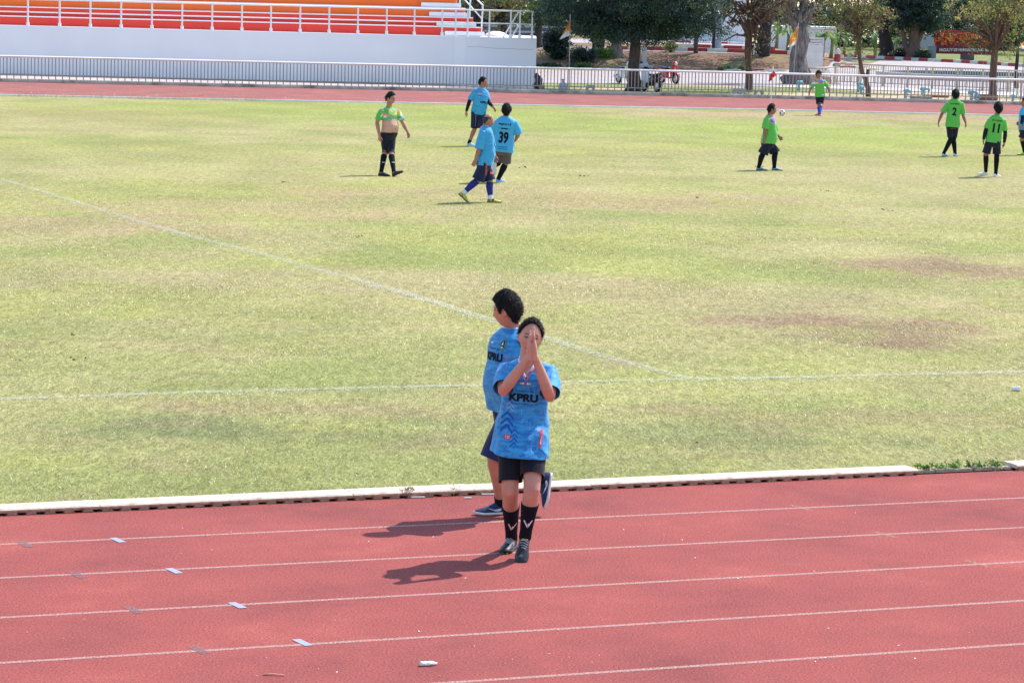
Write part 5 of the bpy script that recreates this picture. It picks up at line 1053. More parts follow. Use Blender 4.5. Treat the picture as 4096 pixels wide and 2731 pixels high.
HAIR = {   # angle from face centre (deg) : lowest hair height ; then thickness
    'short': ([0, 35, 62, 80, 92, 115, 150, 180], [.080, .074, .050, -.010, .030, -.030, -.062, -.068], .014),
    'long':  ([0, 30, 52, 70, 84, 97, 115, 150, 180], [.101, .097, .076, .044, .012, .040, -.040, -.075, -.080], .013),
    'thick': ([0, 35, 62, 80, 92, 115, 150, 180], [.066, .060, .042, -.018, .026, -.040, -.080, -.086], .024),
    'mop':   ([0, 35, 62, 80, 92, 115, 150, 180], [.050, .048, .036, -.016, .010, -.050, -.088, -.095], .026),
    'bald':  ([0, 40, 75, 88, 100, 120, 150, 180], [.112, .110, .085, .0, .045, -.010, -.060, -.066], .0035)}
SKIN = mat('skin', attr=True, rough=0.48, spec=0.35, var=0.10, scale=14, bump=0.08, bscale=90)
M['hair'] = mat('hair', (0.010, 0.009, 0.009), 0.62, 0.16, var=0.5, scale=30, bump=0.9, bscale=55, bdist=0.012)
M['collar_white'] = mat('collar_white', (0.74, 0.72, 0.76), 0.8, 0.2); M['collar_pink'] = mat('collar_pink', (0.62, 0.16, 0.34), 0.8, 0.2); M['collar_green'] = mat('collar_green', (0.12, 0.50, 0.08), 0.8, 0.2)
M['ink'] = mat('print_black', (0.008, 0.010, 0.022), 0.8, 0.15); M['ink_navy'] = mat('print_navy', (0.012, 0.03, 0.12), 0.8, 0.15); M['white_print'] = mat('print_white', (0.72, 0.70, 0.74), 0.7, 0.2); M['red_print'] = mat('print_red', (0.62, 0.05, 0.10), 0.7, 0.2); M['orange_print'] = mat('print_orange', (0.72, 0.13, 0.04), 0.7, 0.2); M['yellow_print'] = mat('print_yellow', (0.7, 0.55, 0.06), 0.7, 0.2); M['chev'] = mat('print_deep_blue', (0.020, 0.10, 0.38), 0.8, 0.15); M['green_print'] = mat('print_green', (0.10, 0.30, 0.12), 0.8, 0.2); M['grey_print'] = mat('print_grey', (0.35, 0.36, 0.42), .7, .2)
M['black_cloth'] = mat('black_cloth', (0.010, 0.010, 0.018), 0.85, 0.2, sheen=.12); M['navy_cloth'] = mat('navy_cloth', (0.014, 0.020, 0.070), 0.85, 0.2, sheen=.15); M['navy2'] = mat('navy_cloth_soft', (0.020, 0.026, 0.085), 0.85, 0.2, sheen=.15); M['brown_cloth'] = mat('brown_cloth', (0.105, 0.085, 0.085), 0.85, 0.2, sheen=.15); M['black_navy'] = mat('black_navy_cloth', (0.010, 0.012, 0.030), 0.8, 0.25, sheen=.1)
M['sock_black'] = mat('sock_black', (0.008, 0.009, 0.016), 0.9, 0.15, bump=.2, bscale=200); M['sock_blue'] = mat('sock_blue', (0.03, 0.035, 0.22), 0.9, 0.15); M['sock_royal'] = mat('sock_royal', (0.02, 0.06, 0.36), 0.9, 0.15); M['sock_white'] = mat('sock_white', (0.70, 0.70, 0.75), 0.9, 0.15)
M['sleeve_black'] = mat('sleeve_black', (0.010, 0.012, 0.022), 0.8, 0.2)
def shirt_blue(name, light, dark, amount):
    m = bpy.data.materials.new(name); m.use_nodes = True; N = m.node_tree.nodes; L = m.node_tree.links; b = N['Principled BSDF']; b.inputs['Roughness'].default_value = .62; b.inputs['Specular IOR Level'].default_value = .3; b.inputs['Sheen Weight'].default_value = .15
    tc = N.new('ShaderNodeTexCoord'); at = N.new('ShaderNodeAttribute'); at.attribute_name = 'Col'
    def streak(rot, sc, st, lo, hi):
        mp = N.new('ShaderNodeMapping'); mp.inputs['Rotation'].default_value = rot; mp.inputs['Scale'].default_value = st; L.new(tc.outputs['Object'], mp.inputs[0])
        n = N.new('ShaderNodeTexNoise'); n.inputs['Scale'].default_value = sc; n.inputs['Detail'].default_value = 6; n.inputs['Roughness'].default_value = .68; n.inputs['Distortion'].default_value = .6; L.new(mp.outputs[0], n.inputs['Vector'])
        r = N.new('ShaderNodeMapRange'); r.inputs[1].default_value = lo; r.inputs[2].default_value = hi; L.new(n.outputs['Fac'], r.inputs[0]); return r.outputs[0]
    def mix(c0, c1, f):
        x = N.new('ShaderNodeMix'); x.data_type = 'RGBA'
        for s, c in ((6, c0), (7, c1)):
            if isinstance(c, tuple): x.inputs[s].default_value = (*c, 1)
            else: L.new(c, x.inputs[s])
        L.new(f, x.inputs[0]); return x.outputs[2]
    def mulv(a, k):
        q = N.new('ShaderNodeMath'); q.operation = 'MULTIPLY'; L.new(a, q.inputs[0])
        if isinstance(k, float): q.inputs[1].default_value = k
        else: L.new(k, q.inputs[1])
        return q.outputs[0]
    c = mix(light, dark, mulv(mulv(streak((0, .75, .3), 12, (.8, 1.2, 3.6), .44, .58), at.outputs['Fac']), amount))
    c = mix(c, tuple(min(1, q * 1.45 + .05) for q in light), mulv(mulv(streak((0, -.6, .2), 13, (3.5, 1, .8), .56, .64), at.outputs['Fac']), amount * .55))
    c = mix(c, (0.06, 0.15, 0.30), mulv(mulv(streak((0, -.75, .1), 26, (4.5, 1, .6), .58, .64), at.outputs['Fac']), amount * .55))
    L.new(c, b.inputs['Base Color'])
    bp = N.new('ShaderNodeBump'); bp.inputs['Strength'].default_value = .35; bp.inputs['Distance'].default_value = .012; n = N.new('ShaderNodeTexNoise'); n.inputs['Scale'].default_value = 16; n.inputs['Detail'].default_value = 3; L.new(tc.outputs['Object'], n.inputs['Vector']); L.new(n.outputs['Fac'], bp.inputs['Height']); L.new(bp.outputs[0], b.inputs['Normal'])
    return m
M['shirt_F'] = shirt_blue('shirt_blue_brushed', (0.036, 0.33, 0.66), (0.012, 0.15, 0.46), .85)
M['shirt_L'] = shirt_blue('shirt_light_blue', (0.046, 0.38, 0.68), (0.014, 0.20, 0.52), .8)
M['shirt_P'] = shirt_blue('shirt_plain_blue', (0.052, 0.37, 0.66), (0.04, 0.31, 0.62), 0.3)
M['shirt_G'] = mat('shirt_green', attr=True, rough=.7, spec=.25, sheen=.15, bump=.3, bscale=16, bdist=.012)
GREENC = np.array((0.115, 0.47, 0.075))

def cut_end(me, co, no, near=None, r=.16, other=None):
    """open a garment end with a clean edge: remove what lies beyond the plane (only near `near`, if given)"""
    bm = bmesh.new(); bm.from_mesh(me)
    fs = bm.faces[:] if near is None else [f for f in bm.faces if (f.calc_center_median() - near).length < r and (other is None or (f.calc_center_median() - near).length < (f.calc_center_median() - other).length)]
    es = set(e for f in fs for e in f.edges); vs = set(v for f in fs for v in f.verts)
    bmesh.ops.bisect_plane(bm, geom=fs + list(es) + list(vs), plane_co=co, plane_no=no, clear_outer=True); bm.to_mesh(me); bm.free()
    me.polygons.foreach_set('use_smooth', [True] * len(me.polygons)); me.update()
class Person:
    def __init__(s, label, Y, yaw, size=1.0, build=1.0, belly=0.0, voxel=.007):
        s.Y = Y; s.yaw = math.radians(yaw); s.k = size; s.bd = build; s.belly = belly; s.vx = voxel; s.seed = len(bpy.data.objects)
        s.fwd = Vector((math.sin(s.yaw), -math.cos(s.yaw), 0)); s.lat = Vector((math.cos(s.yaw), math.sin(s.yaw), 0))
        s.label = label; s.J = {}; s.root = None; s.Lnear = None; s.pale = False; s.hand_k = 1.0
    def j(s, name, u, v, dy=0.0): s.J[name] = P(u, v, s.Y + dy); return s.J[name]
    def start(s, origin):
        s.o = Vector((origin.x, origin.y, 0)); s.root = thing('person', s.label, 'person', s.o); return s
    def put(s, me, name, m, parent=None):
        for q in (m if isinstance(m, (list, tuple)) else [m]): me.materials.append(q)
        o = bpy.data.objects.new(name, me); link(o, s.root if parent is None else parent)
        if parent is None or parent is s.root: me.transform(Matrix.Translation(-s.o))
        else: me.transform(Matrix.Translation(-s.o))
        return o
    # -------- skeleton helpers
    def torso(s):
        s.hipc = s.J['hip']; s.neckp = s.J['neck']; s.upv = (s.neckp - s.hipc).normalized(); s.H = (s.neckp - s.hipc).length
        s.tf = (s.fwd - s.upv * s.fwd.dot(s.upv)).normalized(); s.tl = s.upv.cross(s.tf)
        if s.tl.dot(s.lat) < 0: s.tl = -s.tl
        base = s.lat if s.lat.x >= 0 else -s.lat
        if s.Lnear is not None: base = s.lat if (s.lat.y > 0) == s.Lnear else -s.lat
        for sd, sg in (('L', -1), ('R', 1)):
            if 'hip' + sd not in s.J: s.J['hip' + sd] = s.hipc + base * sg * .088 * s.k * s.bd ** .5
    def tp(s, t, off=0.0): return s.hipc + s.upv * (s.H * t) + s.tf * off
    def sections(s, lst, margin=0.0, flare=None):
        rr = []
        for t, a, b, off in lst:
            bl = s.belly * math.exp(-((t - .27) / .25) ** 2)
            rr.append(ell_ring(s.tp(t, (off + bl * .75) * s.k), s.tl, s.tf, (a * s.bd + margin + bl * .35) * s.k, (b * s.bd + margin + bl) * s.k))
        return rr
    BODY = [(-.17, .10, .075, -.01), (-.08, .150, .105, -.012), (.03, .162, .112, -.012), (.18, .148, .102, 0), (.36, .140, .098, .008), (.55, .152, .108, .010), (.72, .164, .110, .008), (.82, .158, .098, 0), (.90, .118, .076, -.006), (.96, .078, .062, -.006), (1.0, .060, .058, -.004), (1.05, .054, .056, 0)]
    def limb(s, mb, pts, rad, n=14): mb.tube(pts, rad, n, ref=s.fwd)
    def arm_pts(s, sd):
        a, b, c = s.J['sh' + sd], s.J['el' + sd], s.J['wr' + sd]; return a, b, c
    def hand(s, mb, wrist, d, nrm, length=.18, curl=.35, thumb=1, spread=.12):
        """palm + five unequal fingers bent by curl; nrm = palm normal, thumb = side of the lateral axis"""
        k = s.k * s.hand_k; d = d.normalized(); nrm = (nrm - d * nrm.dot(d)).normalized(); l = d.cross(nrm) * thumb
        P0 = [wrist - d * .03 * k, wrist + d * .015 * k, wrist + d * .055 * k, wrist + d * .088 * k]
        mb.loft([ell_ring(p, l, nrm, a * k, b * k, 14, 2.6) for p, a, b in zip(P0, (.024, .028, .039, .039), (.020, .018, .016, .012))])
        for i, (off, ln, r) in enumerate(((.0295, .068, .0088), (.0100, .078, .0090), (-.0098, .072, .0088), (-.0285, .056, .0078))):
            q = wrist + d * .078 * k + l * off * k; dr = (d + l * (off * spread / .03)).normalized(); pts = [q]; rd = [r * k]; ang = 0
            for sg in range(3):
                ang += curl * (.75 + .25 * i * .4); dd = dr * math.cos(ang) + nrm * math.sin(ang); q = q + dd * ln * k * (.42, .33, .25)[sg]; pts.append(q); rd.append(r * k * (.96, .88, .70)[sg])
            mb.tube(pts, rd, 9)
        q = wrist + d * .022 * k + l * .022 * k; dd = (d * .72 + l * .62 + nrm * .30).normalized(); d2 = (d * .93 + l * .18 + nrm * .35).normalized()
        mb.tube([q, q + dd * .040 * k, q + dd * .040 * k + d2 * .030 * k, q + dd * .040 * k + d2 * .052 * k], [.0135 * k, .0120 * k, .0102 * k, .0075 * k], 9)
    def head(s, top, yaw, pitch=0.0, roll=0.0, hs=1.0, hair='short', hair_mat=None, curl=.006, strands=420, strand_len=.028, skin=(0.36, 0.185, 0.125)):
        yw = math.radians(yaw); f = Vector((math.sin(yw), -math.cos(yw), 0)); r_ = Vector((math.cos(yw), math.sin(yw), 0)); u = Vector((0, 0, 1))
        R = Matrix((r_, f, u)).transposed()      # columns: face right (image side), forward, up
        R = R @ Matrix.Rotation(math.radians(roll), 3, 'Y') @ Matrix.Rotation(math.radians(-pitch), 3, 'X')
        s.hk = hs * s.k; s.hR = R; s.hc = top - (R @ Vector((0, 0, 1))) * .128 * s.hk; s.hair_style = hair; s.hair_m = hair_mat or M['hair']; s.curl = curl; s.strands = strands; s.slen = strand_len; s.skin = np.array(skin)
    def to_face(s, v): return ((v - np.array(s.hc)) @ np.array(s.hR)) / s.hk
    def from_face(s, p): return (np.asarray(p) * s.hk) @ np.array(s.hR).T + np.array(s.hc)
    def build_body(s, arms=True):
        mb = MB(); k = s.k
        mb.loft(s.sections(s.BODY))
        for sd in 'LR':
            a, b, c = s.arm_pts(sd); bb = s.bd ** .7 * k
            ins = a + (s.tp(.84) - a) * .45
            s.limb(mb, [ins, a, a.lerp(b, .3), a.lerp(b, .65), b, b.lerp(c, .2), b.lerp(c, .5), b.lerp(c, .85), c], [.058 * bb, .056 * bb, .049 * bb, .044 * bb, .040 * bb, .0425 * bb, .038 * bb, .029 * bb, .026 * bb])
            h, kn, an = s.J['hip' + sd], s.J['kn' + sd], s.J['an' + sd]; tbk = -s.fwd
            kd = (kn - h).normalized()
            s.limb(mb, [h + Vector((0, 0, .05)) * k, h, h.lerp(kn, .3), h.lerp(kn, .7), h.lerp(kn, .9), (h.lerp(kn, .9) + kn.lerp(an, .1) + kn * 2) / 4, kn.lerp(an, .10), kn.lerp(an, .30) + tbk * .012 * k, kn.lerp(an, .62) + tbk * .006 * k, kn.lerp(an, .9), an, an + (an - kn).normalized() * .04 * k], [.082 * bb, .088 * bb, .084 * bb, .066 * bb, .060 * bb, .059 * bb, .055 * bb, .058 * bb, .046 * bb, .037 * bb, .038 * bb, .035 * bb], 16)
            if ('hand' + sd) in s.J:
                hd = s.J['hand' + sd]; d, nrm, curl, th, spr = hd; s.hand(mb, c, d, nrm, curl=curl, thumb=th, spread=spr)
        nb = s.neckp - s.upv * .05 * k; hd = Vector(s.from_face((0, -.016, -.035)))
        s.limb(mb, [nb, s.neckp, s.neckp.lerp(hd, .5), hd], [.062 * k * s.bd ** .5, .058 * k * s.bd ** .5, .056 * k * s.bd ** .5, .056 * k * s.bd ** .3])
        D = sphere_dirs(56, 40); hv = s.from_face(head_shape(D)); n, m = 56, 40
        mb.loft([[Vector(q) for q in hv[i * n:(i + 1) * n]] for i in range(m)])
        for sx in (-1, 1):
            ring = []
            for dx, r0, r1 in ((-.012, .016, .026), (.0, .020, .032), (.012, .021, .034), (.016, .018, .031)):
                ring.append([Vector(s.from_face((sx * (.064 + dx + .25 * (-.0) * 0) , -.012 - dx * .5 + r0 * math.cos(2 * PI * q / 14), -.006 + r1 * math.sin(2 * PI * q / 14) + (.004 * math.cos(2 * PI * q / 14) * -1)))) for q in range(14)])
            mb.loft(ring)
        me = remesh(mb, s.vx, 5 if s.vx < .006 else 2, 'body'); v = get_co(me); f = s.to_face(v)
        x, y, z = f[:, 0], f[:, 1], f[:, 2]; c = np.tile(s.skin, (len(v), 1)); hm = (np.linalg.norm(f, axis=1) < .16)
        front = np.clip((y - .035) / .02, 0, 1) * hm
        def blend(mask, col): nonlocal c; mm = np.clip(mask, 0, 1)[:, None]; c = c * (1 - mm) + np.array(col) * mm
        blend(front * .35 * gs(np.abs(x), .04, .025) * gs(z, -.025, .025), s.skin * (1.15, .80, .75))
        blend(front * (np.abs(x) < .046) * (np.abs(x) > .012) * gs(z, .031 - (np.abs(x) - .026) ** 2 * 9, .0046) * .85, (0.03, 0.022, 0.018))
        blend(front * gs(np.abs(x), .031, .014) * gs(z, .008, .0052) * 1.3, (0.025, 0.018, 0.015))
        blend(front * gs(x, 0, .022) * gs(z, -.066, .0065) * .9, s.skin * (.85, .45, .42))
        blend(front * gs(x, 0, .020) * gs(z, -.0655, .0020) * .8, (0.05, 0.02, 0.02))
        blend(front * gs(np.abs(x), .008, .005) * gs(z, -.045, .004) * .6, (0.06, 0.03, 0.02))
        if s.hair_style == 'bald': blend(hm * np.clip((z - .05) / .03, 0, 1) * .35, s.skin * 1.25)  # bare crown painted lighter, sheen of the scalp in the skin colour
        jn = np.zeros(len(v))
        for q in ('knL', 'knR', 'elL', 'elR'): jn = np.maximum(jn, np.exp(-((v - np.array(s.J[q])) ** 2).sum(1) / (.055 * k) ** 2))
        blend(jn * .55, s.skin * (1.08, .72, .66))
        if s.pale: tt_ = ((v - np.array(s.hipc)) @ np.array(s.upv)) / s.H; blend(np.clip((tt_ - .0) / .08, 0, 1) * np.clip((.7 - tt_) / .1, 0, 1) * (np.abs((v - np.array(s.hipc)) @ np.array(s.tl)) < .19) * .9, s.skin * (1.5, 1.75, 1.85))
        set_cols(me, c); s.body = s.put(me, 'body', SKIN)
        # hair
        if s.hair_style:
            an, hz, T = HAIR[s.hair_style]; n, m = 72, 52; D = sphere_dirs(n, m); p = head_shape(D); fa = np.abs(np.degrees(np.arctan2(D[:, 0], D[:, 1])))
            line = np.interp(fa, an, hz); mk = np.clip((p[:, 2] - line) / .012 + .5, 0, 1); mk = mk * mk * (3 - 2 * mk)
            if s.hair_style == 'bald': mk = mk * np.clip((.088 - p[:, 2]) / .03, 0, 1)
            wob = np.array([noise.noise(Vector(q) * 42 + Vector((s.seed, 0, 0))) + .6 * noise.noise(Vector(q) * 95) for q in D * .09])
            th = mk * (T * (1 + .15 * np.clip(D[:, 2], 0, 1)) + s.curl * wob) - (1 - mk) * .014
            pv = p + D * th[:, None]; hv = s.from_face(pv); mb = MB(); mb.loft([[Vector(q) for q in hv[i * n:(i + 1) * n]] for i in range(m)]); me = mb.mesh('hair')
            s.hair = s.put(me, 'hair', s.hair_m)
            if s.strands and s.hair_style != 'bald':
                g = np.random.default_rng(s.seed); ids = np.where(mk > .75)[0]; pick = g.choice(ids, s.strands); p0 = pv[pick] + g.normal(size=(s.strands, 3)) * .003; dn = D[pick]
                flow = np.stack([dn[:, 0] * .5, -np.ones(s.strands) * .9, -.35 - .3 * (dn[:, 1] < 0)], 1) + g.normal(size=(s.strands, 3)) * .55; flow -= dn * (flow * dn).sum(1)[:, None] * .75; flow /= np.linalg.norm(flow, axis=1)[:, None]
                L_ = s.slen * (.5 + g.random(s.strands))[:, None]; sd_ = np.cross(flow, dn); sd_ /= np.linalg.norm(sd_, axis=1)[:, None] + 1e-9; w_ = .0016 if s.strands > 1000 else .004
                crl = g.normal(size=(s.strands, 3)) * .22 - dn * .12
                p1 = p0 + flow * L_ * .5 + dn * .002; p2 = p0 + (flow + crl) * L_
                V = np.stack([p0 - sd_ * w_, p0 + sd_ * w_, p1 - sd_ * w_, p1 + sd_ * w_, p2], 1).reshape(-1, 3); o5 = np.arange(s.strands)[:, None] * 5
                F = np.concatenate([o5 + np.array([0, 1, 3]), o5 + np.array([0, 3, 2]), o5 + np.array([2, 3, 4])])
                so_ = np_mesh('strands', s.from_face(V) - np.array(s.o), F, s.hair_m, parent=s.hair); so_['kind'] = 'stuff'
    # -------- clothing
    def shirt(s, m, hem=-.22, top=.985, margin=.018, flare=.02, sleeve=.86, sleeve_r=(.069, .074, .078), folds=.007, mask='blue', vneck=0.0, hemwave=0.0, hem_fwd=0.0, opensl=False, tuck=None, collar=None, collar2=None, back_drop=0):
        lst = []
        for t, a, b, off in ((hem - .10, .158, .112, -.008), (hem + .03, .158, .112, -.008), (-.08, .158, .112, -.008), (.05, .162, .114, -.008), (.2, .155, .110, 0), (.36, .150, .106, .006), (.55, .158, .112, .008), (.72, .170, .116, .006), (.82, .168, .106, 0), (.88, .150, .092, -.004), (.93, .118, .078, -.006), (.965, .086, .068, -.006), (top + .008, .058, .056, -.004)):
            if t < hem + .029 and t > hem - .09: continue
            if t < hem - .11: continue
            if t > hem + .031 and t < hem + .05: continue
            lst.append((t, a + flare * max(0, min(1, (.55 - t) / .6)), b + flare * max(0, min(1, (.55 - t) / .6)) * .8, off))
        lst.sort()
        lst = [(t_, a + hem_fwd * .15 * max(0, min(1, -t_ / .35 + .25)), b + hem_fwd * .55 * max(0, min(1, -t_ / .35 + .25)), o_ + hem_fwd * .6 * max(0, min(1, -t_ / .35 + .25))) for t_, a, b, o_ in lst]
        mb = MB(); mb.loft(s.sections(lst, margin))
        s.sl_end = {}
        for sd in 'LR':
            a, b, c = s.arm_pts(sd); ins = a + (s.tp(.84) - a) * .55; e = a.lerp(b, sleeve); s.sl_end[sd] = (e, (b - a).normalized())
            if opensl: e = a.lerp(b, sleeve + .14)
            kk_ = s.k * s.bd ** .6; s.limb(mb, [ins, a + (ins - a) * .1 + s.upv * -.004, a.lerp(b, sleeve * .5), e], [sleeve_r[0] * kk_, sleeve_r[0] * kk_, sleeve_r[1] * kk_, sleeve_r[2] * kk_], 18)
        me = remesh(mb, max(.006, s.vx * 1.05), 4, 'shirt'); cut_end(me, s.tp(hem), -s.upv)
        if opensl:
            for sd in 'LR': cut_end(me, s.sl_end[sd][0], s.sl_end[sd][1], s.sl_end[sd][0], .15)
        v = get_co(me); nn = get_no(me)
        rel = v - np.array(s.hipc); t = rel @ np.array(s.upv) / s.H; la = rel @ np.array(s.tl); fo_ = rel @ np.array(s.tf)
        sc_ = folds * s.k; dsp = np.zeros(len(v)); sd0 = s.seed * 1.7
        for i in range(len(v)):
            q = Vector(v[i]); p1 = Vector((la[i] * 6 + t[i] * 2.2, fo_[i] * 6, t[i] * 2.2 - la[i] * 3 + sd0)); p2 = Vector((la[i] * 13 - t[i] * 3, fo_[i] * 13, t[i] * 4 + sd0))
            dsp[i] = noise.noise(p1) * 1.1 + noise.noise(p2) * .75 - abs(noise.noise(p1 * 1.7 + Vector((5, 0, 0)))) * .9 + .2
        low = np.clip((.75 - t) / .6, .35, 1.2); v = v + nn * (dsp * sc_ * low)[:, None]
        if hemwave: ww = np.clip((hem + .35 - t) / .3, 0, 1); v = v + np.array(s.upv) * (ww * hemwave * (np.sin(la * 19 + .8) * .55 + np.sin(la * 7 + fo_ * 9 + 2)))[:, None]
        set_co(me, v)
        fr = (fo_ > 0)
        if mask == 'blue':
            col = np.ones((len(v), 1)) * np.where(((np.abs(la) < .17 * s.k * s.bd) | (t > .8))[:, None], 1.0, .45); col = np.repeat(col, 3, 1)
        elif mask == 'plain': col = np.zeros((len(v), 3)) + .15
        else:
            col = np.tile(GREENC, (len(v), 1)); cols = [np.array(c) for c in ((.62, .12, .30), (.10, .30, .62), (.72, .60, .10), (.75, .75, .78), (.75, .28, .22), (.25, .12, .45), (.2, .62, .12))]
            lim = .70 if mask == 'green' else .55
            for i in np.where(((fo_ > .02) & (t > lim)) | ((mask == 'green_all') & (fo_ > .0) & ((t > .75) | (dsp > .25))))[0]:
                q = Vector((la[i] * 7 - t[i] * 6, t[i] * 9 + la[i] * 9, s.seed)); h = noise.noise(q * 1.3); h2 = noise.cell(q * .8 + Vector((h, h, 0)) * 1.5)
                edge = (t[i] - lim) / .06 - abs(noise.noise(q * .5)) * 2
                if mask == 'green_all' and h < -.05: continue
                if edge > 0 and abs(la[i]) > .02 * (1 - (t[i] - lim)): col[i] = cols[int(h2 * 97) % 7]
        set_cols(me, col)
        # open the neck (and a V at the front) so skin shows inside
        if vneck:
            bm = bmesh.new(); bm.from_mesh(me); tt = np.clip((t - (1 - vneck)) / vneck, 0, 1); inside = (np.abs(la - s.neckoff if hasattr(s, 'neckoff') else la) < .062 * s.k * tt ** .9) & (fo_ > 0) & (t > 1 - vneck)
            bm.verts.ensure_lookup_table(); dl = [f for f in bm.faces if all(inside[q.index] for q in f.verts)]; bmesh.ops.delete(bm, geom=dl, context='FACES'); bm.to_mesh(me); bm.free()
        s.shirt_o = s.put(me, 'shirt', m); me2 = s.shirt_o.data
        s.bvh = BVHTree.FromPolygons([q.co + s.o for q in me2.vertices], [p.vertices[:] for p in me2.polygons])
        if collar:
            for cm, r0, w0, nm in ((collar, .0, .010, 'collar'), (collar2, .014, .0045, 'collar_stripe')):
                if cm is None: continue
                pts = []
                if vneck:
                    seq = [(x_, 1 - vneck * (1 - abs(x_)) + 0.0) for x_ in np.linspace(-1, 1, 33)]
                    for x_, t_ in seq:
                        lx = x_ * (.062 + r0) * s.k; o_ = s.tp(t_ - r0 * 2.2 * (1 - abs(x_)), .35) + s.tl * lx
                        hit = s.bvh.ray_cast(o_, -s.tf)
                        if hit[0] is not None: pts.append(hit[0] + s.tf * .004)
                    for a_ in np.linspace(25, 155, 14) if nm == 'collar' else []:
                        aa = math.radians(-a_ if False else a_); pts.append(s.tp(1.0 + .02 * math.sin(aa), 0) + s.tl * (.066 * s.k * math.cos(aa)) - s.tf * (.064 * s.k * math.sin(aa)) + s.upv * .012)
                    if nm == 'collar': pts.append(pts[0])
                else:
                    if nm != 'collar': continue
                    for a_ in range(0, 361, 15):
                        aa = math.radians(a_); pts.append(s.tp(top + .004) + s.tl * (.064 * s.bd * s.k * math.cos(aa)) + s.tf * (.062 * s.bd * s.k * math.sin(aa)))
                for _ in range(5):
                    pts = [pts[0]] + [(pts[q_ - 1] + pts[q_] * 2 + pts[q_ + 1]) / 4 for q_ in range(1, len(pts) - 1)] + [pts[-1]]
                if len(pts) > 3:
                    mb = MB(); mb.tube(pts, w0 * s.k, 8, squash=.8); s.put(mb.mesh(nm), nm, cm, s.shirt_o)
        return s.shirt_o
    def shorts(s, m, frac=.8, top=.17, margin=.022, leg_r=(.108, .112), folds=.006, frL=None, frR=None):
        mb = MB(); mb.loft(s.sections([(top, .150, .104, 0), (.05, .162, .114, -.01), (-.06, .160, .114, -.012), (-.16, .125, .095, -.01)], margin)); ends = {}
        for sd in 'LR':
            h, kn, an = s.J['hip' + sd], s.J['kn' + sd], s.J['an' + sd]; f_ = (frL if sd == 'L' else frR) or frac; kk_ = s.k * s.bd ** .6
            q_ = lambda f: h.lerp(kn, f) if f <= 1 else kn.lerp(an, f - 1)
            ends[sd] = (q_(f_), (q_(f_) - q_(f_ - .1)).normalized()); f_ += .10
            if f_ <= 1: pts = [h + Vector((0, 0, .04)), h, h.lerp(kn, f_ * .5), h.lerp(kn, f_)]; rd = [.095, leg_r[0], leg_r[0], leg_r[1]]
            else: pts = [h + Vector((0, 0, .04)), h, h.lerp(kn, .5), kn, kn.lerp(an, f_ - 1)]; rd = [.095, leg_r[0], leg_r[0] * .95, leg_r[1], leg_r[1]]
            s.limb(mb, pts, [r * kk_ for r in rd], 18)
        me = remesh(mb, max(.006, s.vx * 1.05), 3, 'shorts')
        for sd, od in (('L', 'R'), ('R', 'L')): cut_end(me, ends[sd][0], ends[sd][1], ends[sd][0], .15, ends[od][0])
        v = get_co(me); nn = get_no(me)
        d = np.array([noise.noise(Vector((q[0] * 9, q[1] * 9, q[2] * 4 + s.seed))) for q in v]); set_co(me, v + nn * (d * folds * s.k)[:, None])
        s.shorts_o = s.put(me, 'shorts', m); s.bvh_s = BVHTree.FromPolygons([q.co + s.o for q in me.vertices], [p.vertices[:] for p in me.polygons]); return s.shorts_o
    def leg_tube(s, sd, m, f0, name='sock', extra=.006, f1=1.0, thigh=None):
        kn, an, h = s.J['kn' + sd], s.J['an' + sd], s.J['hip' + sd]; k = s.k * s.bd ** .7; tb = -s.fwd; base = lambda f: np.interp(f, [0, .1, .3, .62, .9, 1], [.058, .054, .058, .046, .037, .038]) * k + extra
        off = lambda f: tb * float(np.interp(f, [0, .1, .3, .62, .9, 1], [0, 0, .012, .006, 0, 0])) * s.k
        pts = []; rd = []
        if thigh is not None:
            for f in np.linspace(thigh, 1, 5)[:-1]: pts.append(h.lerp(kn, f)); rd.append(float(np.interp(f, [.3, .7, 1], [.084, .066, .058])) * k + extra)
            f0 = 0
        for f in np.linspace(f0, f1, 14): pts.append(kn.lerp(an, f) + off(f)); rd.append(float(base(f)) * (1 + .015 * math.sin(f * 60) * (f > .7)))
        pts.append(an + (an - kn).normalized() * .03); rd.append(rd[-1])
        mb = MB(); mb.tube(pts, rd, 16, ref=s.fwd); o = s.put(mb.mesh(name), name, m); return o
    def arm_tube(s, sd, m, f0=.5, name='arm_sleeve', f1=1.0):
        a, b, c = s.arm_pts(sd); k = s.k * s.bd ** .7; pts = [a.lerp(b, f) for f in np.linspace(f0, 1, 5)] + [b.lerp(c, f) for f in (.2, .5, .85, f1)]
        rd = list(np.interp(np.linspace(f0, 1, 5), [0, .3, .65, 1], [.056, .049, .044, .040]) * k + .006) + [q * k + .006 for q in (.0425, .038, .029, .027)]
        mb = MB(); mb.tube(pts, rd, 14, ref=s.fwd); s.put(mb.mesh(name), name, m)
    def shoe(s, heel, toe, up, m_up, m_sole, m_lace=None, m_tongue=None, studs=None, swoosh=None, high=1.0, m_side=None):
        L_ = (toe - heel).length; x = (toe - heel).normalized(); up = (up - x * up.dot(x)).normalized(); y = up.cross(x); k = L_ / .28
        def sec(p, w_, h, z0=.016, sk=0.): return [heel + x * p * L_ + y * (w_ * a * k + sk * k) + up * (z0 + (h - z0) * b) * k for a, b in ((-.85, 0), (-1, .25), (-.92, .55), (-.62, .88), (-.25, 1), (.25, 1), (.62, .88), (.92, .55), (1, .25), (.85, 0))]
        mb = MB(); mb.loft([sec(.0, .018, .055), sec(.03, .030, .080 * high), sec(.12, .037, .096 * high), sec(.25, .038, .098 * high), sec(.36, .038, .092 * high), sec(.48, .041, .076), sec(.62, .046, .060), sec(.76, .047, .050), sec(.88, .041, .042), sec(.96, .028, .034), sec(1.0, .012, .026)])
        o = s.put(mb.mesh('shoe'), 'shoe', m_up)
